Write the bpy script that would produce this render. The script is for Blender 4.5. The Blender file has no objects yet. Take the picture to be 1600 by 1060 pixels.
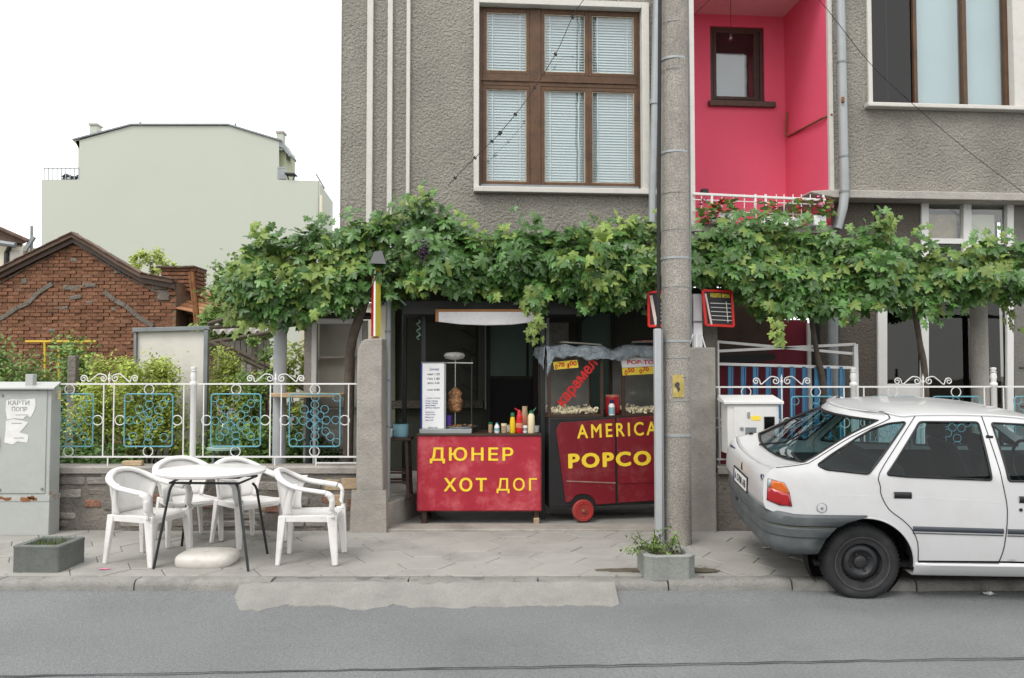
import bpy, bmesh, math, random
from mathutils import Vector, Matrix, geometry, noise
random.seed(7)
SC = bpy.context.scene
COL = SC.collection
R = math.radians
# ---------------------------------------------------------------- camera
FPX = 1280.0
CAMZ = 1.61
TILT = math.atan(50 / FPX)
cam_d = bpy.data.cameras.new('camera'); cam = bpy.data.objects.new('camera', cam_d); COL.objects.link(cam)
cam.location = (0, 0, CAMZ); cam.rotation_euler = (R(90) + TILT, 0, 0)
cam_d.sensor_width = 36; cam_d.lens = 36 * FPX / 1600; cam_d.clip_end = 500; cam_d.clip_start = .05
SC.camera = cam
# ---------------------------------------------------------------- light
SUN_EL, SUN_AZ = R(52), R(215)          # compass bearing of the hazy sun: behind the camera, to the left
wd = bpy.data.worlds.new('World'); SC.world = wd; wd.use_nodes = True
wn = wd.node_tree.nodes; wl = wd.node_tree.links
for n_ in list(wn): wn.remove(n_)
wo = wn.new('ShaderNodeOutputWorld'); mixw = wn.new('ShaderNodeMixShader')
sky = wn.new('ShaderNodeTexSky'); sky.sky_type = 'NISHITA'; sky.sun_disc = False
sky.sun_elevation = SUN_EL; sky.sun_rotation = SUN_AZ; sky.dust_density = 3
b1 = wn.new('ShaderNodeBackground'); b1.inputs[1].default_value = .12
b2 = wn.new('ShaderNodeBackground'); b2.inputs[1].default_value = 1.62
tcw = wn.new('ShaderNodeTexCoord'); nz = wn.new('ShaderNodeTexNoise'); nz.inputs['Scale'].default_value = 2.2; nz.inputs['Detail'].default_value = 5
rmp = wn.new('ShaderNodeValToRGB'); rmp.color_ramp.elements[0].position = .3; rmp.color_ramp.elements[1].position = .75
rmp.color_ramp.elements[0].color = (.91, .915, .92, 1); rmp.color_ramp.elements[1].color = (1, .988, .965, 1)
wl.new(tcw.outputs['Generated'], nz.inputs['Vector']); wl.new(nz.outputs[0], rmp.inputs[0]); wl.new(rmp.outputs[0], b2.inputs[0])
wl.new(sky.outputs[0], b1.inputs[0]); mixw.inputs[0].default_value = .88
wl.new(b1.outputs[0], mixw.inputs[1]); wl.new(b2.outputs[0], mixw.inputs[2]); wl.new(mixw.outputs[0], wo.inputs[0])
sl = bpy.data.lights.new('sun', 'SUN'); sl.energy = 1.3; sl.angle = R(22); sl.color = (1, .96, .90)
so = bpy.data.objects.new('sun', sl); COL.objects.link(so)
sdir = Vector((math.sin(SUN_AZ) * math.cos(SUN_EL), math.cos(SUN_AZ) * math.cos(SUN_EL), math.sin(SUN_EL)))
so.rotation_euler = sdir.to_track_quat('Z', 'Y').to_euler(); so.location = sdir * 30
SC.view_settings.view_transform = 'Standard'; SC.view_settings.look = 'None'
SC.view_settings.exposure = 0.43; SC.view_settings.gamma = 1.0; SC.view_settings.use_curve_mapping = False
SC.render.engine = 'CYCLES'
# ---------------------------------------------------------------- measuring: a sight line met with a depth or a plane
def ray(px, py):
    cx = (px - 800) / FPX; cy = (530 - py) / FPX
    return Vector((cx, math.cos(TILT) - cy * math.sin(TILT), math.sin(TILT) + cy * math.cos(TILT)))
CAM = Vector((0, 0, CAMZ))
def P(px, py, d): r = ray(px, py); return CAM + r * (d / r.y)
def X(px, d, py=580): return P(px, py, d).x
def Z(py, d, px=800): return P(px, py, d).z
def G(px, py, z=0.0): r = ray(px, py); return CAM + r * ((z - CAMZ) / r.z)
class Frame:                             # an upright plane through O, turned by a about z
    def __init__(s, O, a): s.O = Vector(O); s.a = a; s.U = Vector((math.cos(a), math.sin(a), 0)); s.N = Vector((-math.sin(a), math.cos(a), 0))
    def F(s, px, py, n=0.0):
        r = ray(px, py); t = ((s.O - CAM).dot(s.N) + n) / r.dot(s.N); p = CAM + r * t - s.O
        return Vector((p.dot(s.U), n, p.z))
    def u(s, px, n=0.0, py=580): return s.F(px, py, n).x
    def z(s, py, px, n=0.0): return s.F(px, py, n).z
# ---------------------------------------------------------------- mesh helpers
class MB:
    def __init__(s): s.v = []; s.f = []
    def add(s, vs, fs):
        b = len(s.v); s.v += [Vector(p) for p in vs]; s.f += [tuple(i + b for i in f) for f in fs]; return s
    def box(s, a, b):
        x0, y0, z0 = [min(a[i], b[i]) for i in range(3)]; x1, y1, z1 = [max(a[i], b[i]) for i in range(3)]
        return s.add([(x0,y0,z0),(x1,y0,z0),(x1,y1,z0),(x0,y1,z0),(x0,y0,z1),(x1,y0,z1),(x1,y1,z1),(x0,y1,z1)],
                     [(0,3,2,1),(4,5,6,7),(0,1,5,4),(1,2,6,5),(2,3,7,6),(3,0,4,7)])
    def cbox(s, c, sz, rz=0, m=None):
        m = m or Matrix.Rotation(rz, 3, 'Z'); c = Vector(c); h = Vector(sz) / 2
        vs = [c + m @ Vector((sx * h.x, sy * h.y, sz_ * h.z)) for sz_ in (-1, 1) for sx, sy in ((-1,-1),(1,-1),(1,1),(-1,1))]
        return s.add(vs, [(0,3,2,1),(4,5,6,7),(0,1,5,4),(1,2,6,5),(2,3,7,6),(3,0,4,7)])
    def bar(s, a, b, w, h=None, up=(0,0,1), w2=None, h2=None):
        a = Vector(a); b = Vector(b); h = h or w; d = (b - a).normalized(); up = Vector(up)
        if abs(d.dot(up)) > .98: up = Vector((0, 1, 0))
        sd = d.cross(up).normalized(); u = sd.cross(d)
        w2 = w2 or w; h2 = h2 or h
        vs = []
        for p, ww, hh in ((a, w, h), (b, w2, h2)):
            vs += [p - sd*ww/2 - u*hh/2, p + sd*ww/2 - u*hh/2, p + sd*ww/2 + u*hh/2, p - sd*ww/2 + u*hh/2]
        return s.add(vs, [(0,3,2,1),(4,5,6,7),(0,1,5,4),(1,2,6,5),(2,3,7,6),(3,0,4,7)])
    def tube(s, pts, r, n=8, closed=False, caps=True):
        pts = [Vector(p) for p in pts]; m = len(pts); rs = r if isinstance(r, (list, tuple)) else [r] * m
        vs = []; prev = None
        for i, p in enumerate(pts):
            if closed: d = pts[(i + 1) % m] - pts[i - 1]
            else: d = pts[min(i + 1, m - 1)] - pts[max(i - 1, 0)]
            d.normalize()
            if prev is None:
                a = Vector((0, 0, 1)) if abs(d.z) < .9 else Vector((0, 1, 0)); e = d.cross(a).normalized()
            else:
                e = prev - d * prev.dot(d); e.normalize()
            prev = e; g = d.cross(e)
            for k in range(n):
                t = 2 * math.pi * k / n; vs.append(p + (e * math.cos(t) + g * math.sin(t)) * rs[i])
        fs = []
        for i in range(m if closed else m - 1):
            j = (i + 1) % m
            for k in range(n):
                l = (k + 1) % n; fs.append((i*n+k, i*n+l, j*n+l, j*n+k))
        if caps and not closed: fs += [tuple(range(n))[::-1], tuple((m-1)*n+k for k in range(n))]
        return s.add(vs, fs)
    def ring(s, c, r, tr, n=20, m=6, axis='y'):
        c = Vector(c); pts = []
        for k in range(n):
            t = 2 * math.pi * k / n; a, b = r * math.cos(t), r * math.sin(t)
            pts.append(c + (Vector((a, 0, b)) if axis == 'y' else Vector((a, b, 0)) if axis == 'z' else Vector((0, a, b))))
        return s.tube(pts, tr, m, closed=True)
    def prism(s, poly, ext):
        poly = [Vector(p) for p in poly]; n = len(poly); e = Vector(ext)
        return s.add(poly + [p + e for p in poly], [tuple(range(n))[::-1], tuple(range(n, 2*n))] + [(i, (i+1) % n, n + (i+1) % n, n + i) for i in range(n)])
    def lathe(s, prof, c=(0,0,0), n=20, axis='z', cap=True):
        c = Vector(c); vs = []
        for r, h in prof:
            for k in range(n):
                t = 2 * math.pi * k / n; a, b = r * math.cos(t), r * math.sin(t)
                vs.append(c + (Vector((a, b, h)) if axis == 'z' else Vector((a, h, b)) if axis == 'y' else Vector((h, a, b))))
        fs = []
        for i in range(len(prof) - 1):
            for k in range(n):
                l = (k + 1) % n; fs.append((i*n+k, i*n+l, (i+1)*n+l, (i+1)*n+k))
        if cap: fs += [tuple(range(n)), tuple((len(prof)-1)*n + k for k in range(n))]
        return s.add(vs, fs)
    def grid(s, rows):
        m = len(rows[0]); vs = [p for r_ in rows for p in r_]
        return s.add(vs, [(i*m+k, i*m+k+1, (i+1)*m+k+1, (i+1)*m+k) for i in range(len(rows)-1) for k in range(m-1)])
    def mesh(s, name, smooth=0, recalc=True):
        me = bpy.data.meshes.new(name); me.from_pydata([tuple(p) for p in s.v], [], s.f)
        if recalc:
            bm = bmesh.new(); bm.from_mesh(me); bmesh.ops.recalc_face_normals(bm, faces=bm.faces); bm.to_mesh(me); bm.free()
        if smooth:
            me.polygons.foreach_set('use_smooth', [True] * len(me.polygons)); me.set_sharp_from_angle(angle=R(smooth))
        me.update(); return me
ORG = {}
def tag(o, label=None, cat=None, group=None, kind=None):
    for k, v in (('label', label), ('category', cat), ('group', group), ('kind', kind)):
        if v: o[k] = v
    return o
def root(name, label, cat, loc=(0,0,0), rz=0, group=None, local=False, kind=None):
    o = bpy.data.objects.new(name, None); o.empty_display_size = .1; COL.objects.link(o)
    o.location = loc; o.rotation_euler = (0, 0, rz); ORG[o.name] = Vector((0,0,0)) if local else Vector(loc)
    return tag(o, label, cat, group, kind)
def inst(name, me, parent=None, loc=(0,0,0), rot=(0,0,0), sc=1):
    o = bpy.data.objects.new(name, me); COL.objects.link(o); loc = Vector(loc)
    if parent is not None:
        o.parent = parent; loc = loc - ORG.get(parent.name, Vector((0,0,0)))
    o.location = loc; o.rotation_euler = rot; o.scale = (sc,)*3 if isinstance(sc, (int, float)) else sc
    ORG[o.name] = Vector((0,0,0)); return o
def build(name, mb, mt, parent=None, smooth=0, bevel=0, solid=0, sub=0, kind=None, recalc=True, seg=2):
    off = ORG.get(parent.name, Vector((0,0,0))) if parent is not None else Vector((0,0,0))
    if off.length: mb.v = [p - off for p in mb.v]
    me = mb.mesh(name, smooth or (40 if bevel else 0), recalc); me.materials.append(mt)
    o = bpy.data.objects.new(name, me); COL.objects.link(o)
    if parent is not None: o.parent = parent
    ORG[o.name] = off.copy()
    if solid: m = o.modifiers.new('solid', 'SOLIDIFY'); m.thickness = solid; m.offset = 0
    if bevel: m = o.modifiers.new('bevel', 'BEVEL'); m.width = bevel; m.segments = seg; m.limit_method = 'ANGLE'; m.angle_limit = R(35); m.harden_normals = False
    if sub: m = o.modifiers.new('sub', 'SUBSURF'); m.levels = m.render_levels = sub
    if kind: o['kind'] = kind
    return o
def copy_tree(o, parent=None):
    c = o.copy(); COL.objects.link(c); ORG[c.name] = ORG.get(o.name, Vector((0,0,0))).copy()
    if parent is not None: c.parent = parent
    for ch in o.children: copy_tree(ch, c)
    return c
def lerp(a, b, t): return a + (b - a) * t
def prof(pts, x):
    if x <= pts[0][0]: return pts[0][1]
    for (x0, y0), (x1, y1) in zip(pts, pts[1:]):
        if x <= x1: return y0 + (y1 - y0) * (x - x0) / max(1e-6, x1 - x0)
    return pts[-1][1]
def smooth_path(pts, k=6, closed=False):
    pts = [Vector(p) for p in pts]; n = len(pts); out = []
    rng = range(n if closed else n - 1)
    for i in rng:
        g = (lambda j: pts[j % n]) if closed else (lambda j: pts[max(0, min(n - 1, j))])
        p0, p1, p2, p3 = g(i-1), g(i), g(i+1), g(i+2)
        for q in range(k):
            t = q / k; out.append(.5 * ((2*p1) + (p2-p0)*t + (2*p0-5*p1+4*p2-p3)*t*t + (3*p1-p0-3*p2+p3)*t**3))
    if not closed: out.append(pts[-1])
    return out
# ---------------------------------------------------------------- materials
def srgb(r, g, b): return tuple(((c/255)/12.92 if c/255 <= .04045 else ((c/255+.055)/1.055)**2.4) for c in (r, g, b))
def mat(name, col, rough=.6, metal=0, spec=.4, var=.12, vs=4, bump=0, bs=80, bd=.004, stain=None, sa=.5, ss=3, rnd=0, coat=0, fine=0, fs=150, trans=0, emit=None, isl=0, world=False, vor=0, vd=.004):
    m = bpy.data.materials.new(name); m.use_nodes = True; nt = m.node_tree; N = nt.nodes; L = nt.links
    b = N['Principled BSDF']; b.inputs['Roughness'].default_value = rough; b.inputs['Metallic'].default_value = metal
    b.inputs['Specular IOR Level'].default_value = spec; b.inputs['Coat Weight'].default_value = coat; b.inputs['Coat Roughness'].default_value = .08
    tc = N.new('ShaderNodeTexCoord'); co = tc.outputs['Object']
    if world: co = N.new('ShaderNodeNewGeometry').outputs['Position']
    def nse(scale, det=4, rg=.6):
        n = N.new('ShaderNodeTexNoise'); n.inputs['Scale'].default_value = scale; n.inputs['Detail'].default_value = det; n.inputs['Roughness'].default_value = rg
        L.new(co, n.inputs['Vector']); return n.outputs[0]
    def mth(op, a, c):
        n = N.new('ShaderNodeMath'); n.operation = op
        for i, q in enumerate((a, c)):
            if isinstance(q, (int, float)): n.inputs[i].default_value = q
            else: L.new(q, n.inputs[i])
        return n.outputs[0]
    fac = None
    def acc(f):
        nonlocal fac
        fac = f if fac is None else mth('MULTIPLY', fac, f)
    if var: acc(mth('ADD', mth('MULTIPLY', nse(vs), var * 4), 1 - var * 2))
    if fine: acc(mth('ADD', mth('MULTIPLY', nse(fs, 2), fine * 4), 1 - fine * 2))
    if rnd:
        oi = N.new('ShaderNodeObjectInfo'); acc(mth('ADD', mth('MULTIPLY', oi.outputs['Random'], rnd * 2), 1 - rnd))
    if isl:
        gi = N.new('ShaderNodeNewGeometry'); acc(mth('ADD', mth('MULTIPLY', gi.outputs['Random Per Island'], isl * 2), 1 - isl))
    rgb = N.new('ShaderNodeRGB'); rgb.outputs[0].default_value = (*col, 1); c = rgb.outputs[0]
    if stain:
        mx = N.new('ShaderNodeMix'); mx.data_type = 'RGBA'; L.new(c, mx.inputs[6]); mx.inputs[7].default_value = (*stain, 1)
        rp = N.new('ShaderNodeMapRange'); rp.inputs[1].default_value = .5; rp.inputs[2].default_value = .72; rp.inputs[4].default_value = sa
        L.new(nse(ss, 6, .7), rp.inputs[0]); L.new(rp.outputs[0], mx.inputs[0]); c = mx.outputs[2]
    if fac is not None:
        vm = N.new('ShaderNodeVectorMath'); vm.operation = 'SCALE'; L.new(c, vm.inputs[0]); L.new(fac, vm.inputs['Scale']); c = vm.outputs[0]
    L.new(c, b.inputs['Base Color'])
    if bump or vor:
        bp = N.new('ShaderNodeBump'); bp.inputs['Strength'].default_value = 1; 
        h = mth('MULTIPLY', nse(bs, 3), bump * bd) if bump else 0
        if vor:
            vo = N.new('ShaderNodeTexVoronoi'); vo.inputs['Scale'].default_value = vor; vo.feature = 'SMOOTH_F1'; L.new(co, vo.inputs['Vector'])
            h = mth('SUBTRACT', h, mth('MULTIPLY', vo.outputs[0], vd))
        bp.inputs['Distance'].default_value = 1; L.new(h, bp.inputs['Height']); L.new(bp.outputs[0], b.inputs['Normal'])
    if trans:
        out = N['Material Output']; tr = N.new('ShaderNodeBsdfTranslucent'); ms = N.new('ShaderNodeMixShader'); ms.inputs[0].default_value = trans
        L.new(c, tr.inputs[0]); L.new(b.outputs[0], ms.inputs[1]); L.new(tr.outputs[0], ms.inputs[2]); L.new(ms.outputs[0], out.inputs[0])
    if emit: b.inputs['Emission Color'].default_value = (*emit[0], 1); b.inputs['Emission Strength'].default_value = emit[1]
    return m
def glass(name, tint=(.6, .65, .65), refl=1.5, rough=.02, wob=0):
    m = bpy.data.materials.new(name); m.use_nodes = True; nt = m.node_tree; N = nt.nodes; L = nt.links
    N.remove(N['Principled BSDF']); out = N['Material Output']
    t = N.new('ShaderNodeBsdfTransparent'); t.inputs[0].default_value = (*tint, 1)
    g = N.new('ShaderNodeBsdfGlossy'); g.inputs['Roughness'].default_value = rough
    lw = N.new('ShaderNodeLayerWeight'); lw.inputs['Blend'].default_value = .5; ms = N.new('ShaderNodeMixShader'); f0 = ((refl-1)/(refl+1))**2
    pw = N.new('ShaderNodeMath'); pw.operation = 'POWER'; pw.inputs[1].default_value = 5; L.new(lw.outputs['Facing'], pw.inputs[0])
    f = N.new('ShaderNodeMath'); f.operation = 'MULTIPLY_ADD'; f.inputs[1].default_value = 1-f0; f.inputs[2].default_value = f0; L.new(pw.outputs[0], f.inputs[0])   # the same from both sides of a pane
    if wob:
        tc = N.new('ShaderNodeTexCoord'); n = N.new('ShaderNodeTexNoise'); n.inputs['Scale'].default_value = 2.5; L.new(tc.outputs['Object'], n.inputs[0])
        bp = N.new('ShaderNodeBump'); bp.inputs['Distance'].default_value = wob; L.new(n.outputs[0], bp.inputs['Height']); L.new(bp.outputs[0], g.inputs['Normal'])
    L.new(f.outputs[0], ms.inputs[0]); L.new(t.outputs[0], ms.inputs[1]); L.new(g.outputs[0], ms.inputs[2]); L.new(ms.outputs[0], out.inputs[0])
    return m
M = {}
M['asphalt'] = mat('asphalt', (.172,.179,.182), .85, spec=.25, var=.16, vs=1.1, fine=.22, fs=55, bump=1, bs=110, bd=.008, vor=120, vd=.004, stain=(.125, .132, .137), sa=.6, ss=2.2)
M['pave'] = mat('paving concrete', (.292,.284,.264), .85, spec=.25, var=.10, vs=2.2, fine=.12, fs=120, bump=1, bs=140, bd=.002, stain=(.20, .195, .182), sa=.8, ss=1.3, rnd=.035, world=True)
M['mortar'] = mat('paving joint', (.12,.117,.108), .9, var=.25, vs=5, bump=1, bs=60, bd=.006, stain=(.28, .273, .255), sa=1, ss=1.6)
M['apron'] = mat('apron concrete', (.232,.226,.212), .85, var=.14, vs=3, fine=.14, fs=90, bump=1, bs=60, bd=.006, stain=(.19, .183, .17), sa=.85, ss=3.5)
M['kerb'] = mat('kerb stone', (.215,.21,.195), .85, var=.2, vs=5, fine=.16, fs=110, bump=1, bs=70, bd=.008, stain=(.12, .117, .11), sa=.85, ss=4, rnd=.1, world=True)
M['concrete'] = mat('rough concrete', (.285, .268, .24), .85, var=.24, vs=3.5, fine=.12, fs=90, bump=1, bs=45, bd=.008, stain=(.19, .175, .155), sa=.7, ss=2.2)
M['plinth'] = mat('weathered wall', (.165,.15,.13), .9, var=.25, vs=3, fine=.15, fs=60, bump=1, bs=25, bd=.02, stain=(.10, .095, .085), sa=.75, ss=2.4)
M['exposed'] = mat('exposed aggregate pole', (.30, .28, .25), .85, var=.22, vs=1.4, fine=.42, fs=75, bump=1, bs=120, bd=.012, vor=90, vd=.006, stain=(.42, .39, .34), sa=.6, ss=5)
M['stucco'] = mat('grey pebble-dash', (.27,.255,.222), .9, var=.2, vs=.9, fine=.26, fs=42, bump=1, bs=33, bd=.045, vor=26, vd=.012, stain=(.20, .19, .168), sa=.8, ss=.8)
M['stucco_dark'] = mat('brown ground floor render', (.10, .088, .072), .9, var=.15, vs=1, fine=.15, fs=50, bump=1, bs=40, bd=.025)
M['pink'] = mat('pink paint', (.71,.105,.18), .7, var=.06, vs=1.2, fine=.03, fs=60, bump=1, bs=60, bd=.002, stain=(.70, .10, .17), sa=.4, ss=.7)
M['trimw'] = mat('white trim paint', (.55,.535,.50), .7, var=.10, vs=5, fine=.06, fs=60, stain=(.36, .345, .31), sa=.6, ss=5, bump=1, bs=60, bd=.003)
M['slab'] = mat('grey slab edge', (.36, .34, .31), .8, var=.15, vs=4, fine=.15, fs=50, bump=1, bs=40, bd=.008)
M['wood'] = mat('old brown window wood', (.088,.043,.019), .5, var=.3, vs=6, fine=.2, fs=40, stain=(.045, .024, .015), sa=.8, ss=3.5, bump=1, bs=50, bd=.003)
M['putty'] = mat('pale putty', (.42, .36, .27), .8, var=.3, vs=20)
M['wood_dark'] = mat('dark brown wood', (.05, .028, .018), .5, var=.25, vs=8, bump=1, bs=60, bd=.002)
M['blind'] = mat('pale venetian blind', (.50,.555,.57), .55, var=.04, vs=3)
M['curtain'] = mat('pale blue window curtain', (.40,.475,.505), .8, var=.05, vs=1.5)
M['glass'] = glass('window glass', (.95, .98, .98), 1.7, wob=.0015)
M['glass_dark'] = glass('dark window glass', (.45, .45, .43), 1.5, wob=.0015)
M['glass_car'] = glass('tinted car glass', (.55, .72, .74), 1.42)
M['glass_pop'] = glass('dusty case glass', (.95, .95, .94), 1.3, .02)
M['dark'] = mat('dark interior', (.012, .012, .013), .8, var=0)
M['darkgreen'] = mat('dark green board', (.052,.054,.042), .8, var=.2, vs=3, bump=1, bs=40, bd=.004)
M['teal'] = mat('dull teal pane', (.075,.12,.105), .35, var=.1, vs=2)
M['black'] = mat('black paint', (.014, .014, .015), .5, var=.2, vs=6)
M['blackmetal'] = mat('black steel', (.012, .018, .018), .4, var=.2, vs=8, spec=.5)
M['galv'] = mat('galvanised pipe', (.31,.335,.34), .5, metal=.25, var=.15, vs=4, stain=(.25, .27, .28), sa=.6, ss=4)
M['galv_dark'] = mat('weathered tin', (.20, .22, .23), .5, metal=.2, var=.2, vs=4)
M['conduit'] = mat('pale grey conduit', (.36,.375,.385), .55, var=.1, vs=5)
M['whitemetal'] = mat('white fence paint', (.66,.66,.65), .5, var=.07, vs=9, stain=(.46, .43, .38), sa=.35, ss=9)
M['blue'] = mat('blue fence paint', (.12,.33,.40), .5, var=.2, vs=9, stain=(.10, .16, .18), sa=.5, ss=9)
M['bluebar'] = mat('blue gate paint', (.045, .16, .30), .5, var=.2, vs=7)
M['plastic'] = mat('white garden plastic', (.69,.68,.665), .38, spec=.45, var=.05, vs=4, stain=(.47, .445, .40), sa=.55, ss=6)
M['cabinet'] = mat('grey cabinet paint', (.37,.385,.37), .5, var=.06, vs=3, stain=(.29, .30, .29), sa=.45, ss=3.5, bump=1, bs=20, bd=.002)
M['rust'] = mat('rust', (.20, .085, .035), .9, var=.4, vs=14)
M['rustpaint'] = mat('rust streaked cabinet seam', (.38, .40, .385), .7, var=.15, vs=8, stain=(.22, .09, .035), sa=1.0, ss=7)
M['paper'] = mat('paper', (.66, .66, .64), .8, var=.08, vs=10, stain=(.48, .48, .46), sa=.5, ss=14)
M['ink'] = mat('dark ink', (.05, .05, .055), .8, var=0)
M['blueink'] = mat('blue ink', (.10, .14, .30), .8, var=0)
M['redboard'] = mat('scuffed red board', (.36,.018,.036), .5, var=.22, vs=3.2, stain=(.46, .115, .13), sa=.95, ss=3.2, fine=.08, fs=80, bump=1, bs=30, bd=.002)
M['maroon'] = mat('maroon paint', (.165, .008, .016), .4, spec=.4, var=.12, vs=4, stain=(.24, .07, .065), sa=.6, ss=5)
M['maroonwall'] = mat('maroon sheet', (.14, .006, .02), .6, var=.1, vs=3)
M['yellow'] = mat('yellow letter paint', (.80, .58, .035), .5, var=.08, vs=20)
M['yellowcard'] = mat('yellow card', (.80, .62, .06), .6, var=.05, vs=9)
M['redletter'] = mat('red letter paint', (.58, .018, .015), .5, var=.1, vs=20)
M['tarp'] = mat('silver blue tarpaulin', (.24,.28,.31), .35, spec=.6, var=.2, vs=6, bump=1, bs=14, bd=.05)
M['popcorn'] = mat('popcorn', (.86,.78,.58), .8, var=.2, vs=30, isl=.25)
M['meat'] = mat('roast meat', (.26, .11, .04), .45, var=.45, vs=28, stain=(.55, .36, .17), sa=1, ss=34, bump=1, bs=50, bd=.02, spec=.6)
M['steel'] = mat('stainless steel', (.55, .56, .57), .3, metal=.9, var=.1, vs=8)
M['carpaint'] = mat('white car paint', (.53,.535,.545), .28, spec=.5, coat=.6, var=.03, vs=1.5, stain=(.42, .41, .385), sa=.35, ss=3.2)
M['bumper'] = mat('grey bumper plastic', (.075, .085, .088), .55, var=.14, vs=5, stain=(.12, .13, .13), sa=.5, ss=5, bump=1, bs=200, bd=.001)
M['rubber'] = mat('black rubber', (.012, .012, .013), .5, var=.1, vs=8)
M['tyre'] = mat('tyre rubber', (.022, .023, .024), .75, var=.2, vs=6, stain=(.05, .048, .045), sa=.6, ss=6)
M['rim'] = mat('dirty black steel wheel', (.032,.034,.038), .5, metal=.3, var=.3, vs=9, stain=(.075, .062, .05), sa=.6, ss=11)
M['tail_red'] = mat('red tail lamp', (.30,.004,.008), .12, spec=.6, coat=.5, var=.08, vs=30)
M['tail_amber'] = mat('amber tail lamp', (.50,.10,.006), .12, spec=.6, coat=.5, var=.08, vs=30)
M['plate'] = mat('number plate', (.72, .72, .70), .4, var=.05)
M['navy'] = mat('navy badge', (.01, .02, .10), .3, var=0)
M['seat'] = mat('car seat cloth', (.018,.018,.02), .9, var=.2, vs=8)
M['leaf'] = mat('grape leaf', (.076,.18,.038), .34, spec=.55, var=.30, vs=1.6, isl=.38, rnd=.25, trans=.22, stain=(.13, .20, .05), sa=.5, ss=1.2)
M['leaf_light'] = mat('young grape leaf', (.20,.285,.065), .45, spec=.4, var=.2, vs=2, isl=.25, rnd=.2, trans=.3)
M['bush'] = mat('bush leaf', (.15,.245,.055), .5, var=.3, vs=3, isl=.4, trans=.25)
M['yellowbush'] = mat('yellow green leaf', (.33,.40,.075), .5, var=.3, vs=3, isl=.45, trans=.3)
M['darkbush'] = mat('dark green hedge leaf', (.085,.16,.04), .5, var=.3, vs=3, isl=.4, trans=.2)  # dark green of the low foliage behind the fence
M['grass'] = mat('grass', (.07, .11, .03), .7, var=.3, vs=10, isl=.4)
M['bark'] = mat('grey brown bark', (.085, .068, .052), .9, var=.3, vs=12, bump=1, bs=40, bd=.01)
M['soil'] = mat('soil', (.10, .085, .06), .95, var=.3, vs=4, bump=1, bs=30, bd=.02)
M['brick'] = mat('old red brick', (.215,.098,.054), .9, var=.25, vs=6, fine=.15, fs=60, rnd=.22, isl=.22, bump=1, bs=60, bd=.01, stain=(.27, .175, .115), sa=.85, ss=2.6)
M['bmortar'] = mat('brown wall mortar', (.185,.122,.082), .95, var=.3, vs=4, bump=1, bs=30, bd=.02)
M['greymortar'] = mat('grey mortar', (.15, .135, .115), .95, var=.3, vs=6, bump=1, bs=20, bd=.03)
M['tile'] = mat('old roof tile', (.115,.075,.055), .9, var=.3, vs=5, rnd=.2, isl=.3, stain=(.10, .085, .07), sa=.6, ss=3)
M['orangetile'] = mat('orange roof tile', (.42, .20, .10), .9, var=.3, vs=5, rnd=.2, isl=.3)
M['palegreen'] = mat('pale green render', (.425,.452,.395), .9, var=.03, vs=.12, stain=(.395, .42, .365), sa=.5, ss=.1)
M['cream'] = mat('cream render', (.62, .58, .46), .9, var=.06, vs=1)
M['yellowpipe'] = mat('yellow gas pipe', (.60, .42, .02), .5, var=.15, vs=6)
M['sheet'] = mat('off-white weathered sheet', (.62, .60, .55), .7, var=.10, vs=1.5, stain=(.44, .43, .40), sa=.6, ss=2)
M['cyanpot'] = mat('pale blue enamel', (.22, .42, .48), .4, var=.1)
M['redplastic'] = mat('red plastic', (.55, .012, .02), .3, var=.05)
M['yellowplastic'] = mat('yellow plastic', (.75, .50, .01), .3, var=.05)
M['creamplastic'] = mat('cream plastic', (.72, .62, .40), .3, var=.05)
M['greenplastic'] = mat('green plastic', (.01, .12, .045), .35, var=.05)
M['purple'] = mat('purple plastic', (.09, .04, .32), .4, var=.05)
M['whiteplastic'] = mat('white plastic', (.75, .76, .77), .35, var=.04)
M['beige'] = mat('beige jar contents', (.42, .30, .18), .5, var=.2, vs=20)
M['planter'] = mat('grey green concrete', (.125,.135,.125), .9, var=.2, vs=6, fine=.12, fs=80, bump=1, bs=60, bd=.006, stain=(.085, .092, .085), sa=.6, ss=5)
M['planter_pale'] = mat('pale concrete', (.23,.24,.225), .9, var=.15, vs=6, fine=.12, fs=80, bump=1, bs=60, bd=.006)
M['greenpipe'] = mat('green painted pipe', (.12, .20, .14), .5, var=.2)
M['flower_red'] = mat('red petals', (.50, .015, .03), .6, var=.1, isl=.3)
M['flower_pink'] = mat('pink petals', (.62, .16, .30), .6, var=.1, isl=.3)
M['grapes'] = mat('dark grapes', (.022, .010, .025), .4, var=.2, isl=.4)
M['lampglass'] = glass('clear jug glass', (.86, .92, .90), 1.35, .05)
M['wire'] = mat('black cable', (.01, .01, .011), .6, var=0)
M['orangepaper'] = mat('orange printed paper', (.60, .22, .12), .7, var=.2, vs=20, stain=(.65, .65, .6), sa=1, ss=18)
M['boardwood'] = mat('grey plank', (.36, .34, .29), .8, var=.2, vs=10)
M['orangewood'] = mat('varnished wood edge', (.34, .15, .045), .45, var=.2, vs=10)
M['tubewhite'] = mat('white diffuser plastic', (.74,.73,.75), .4, var=.08, vs=4, stain=(.5, .49, .5), sa=.5, ss=30)
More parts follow.
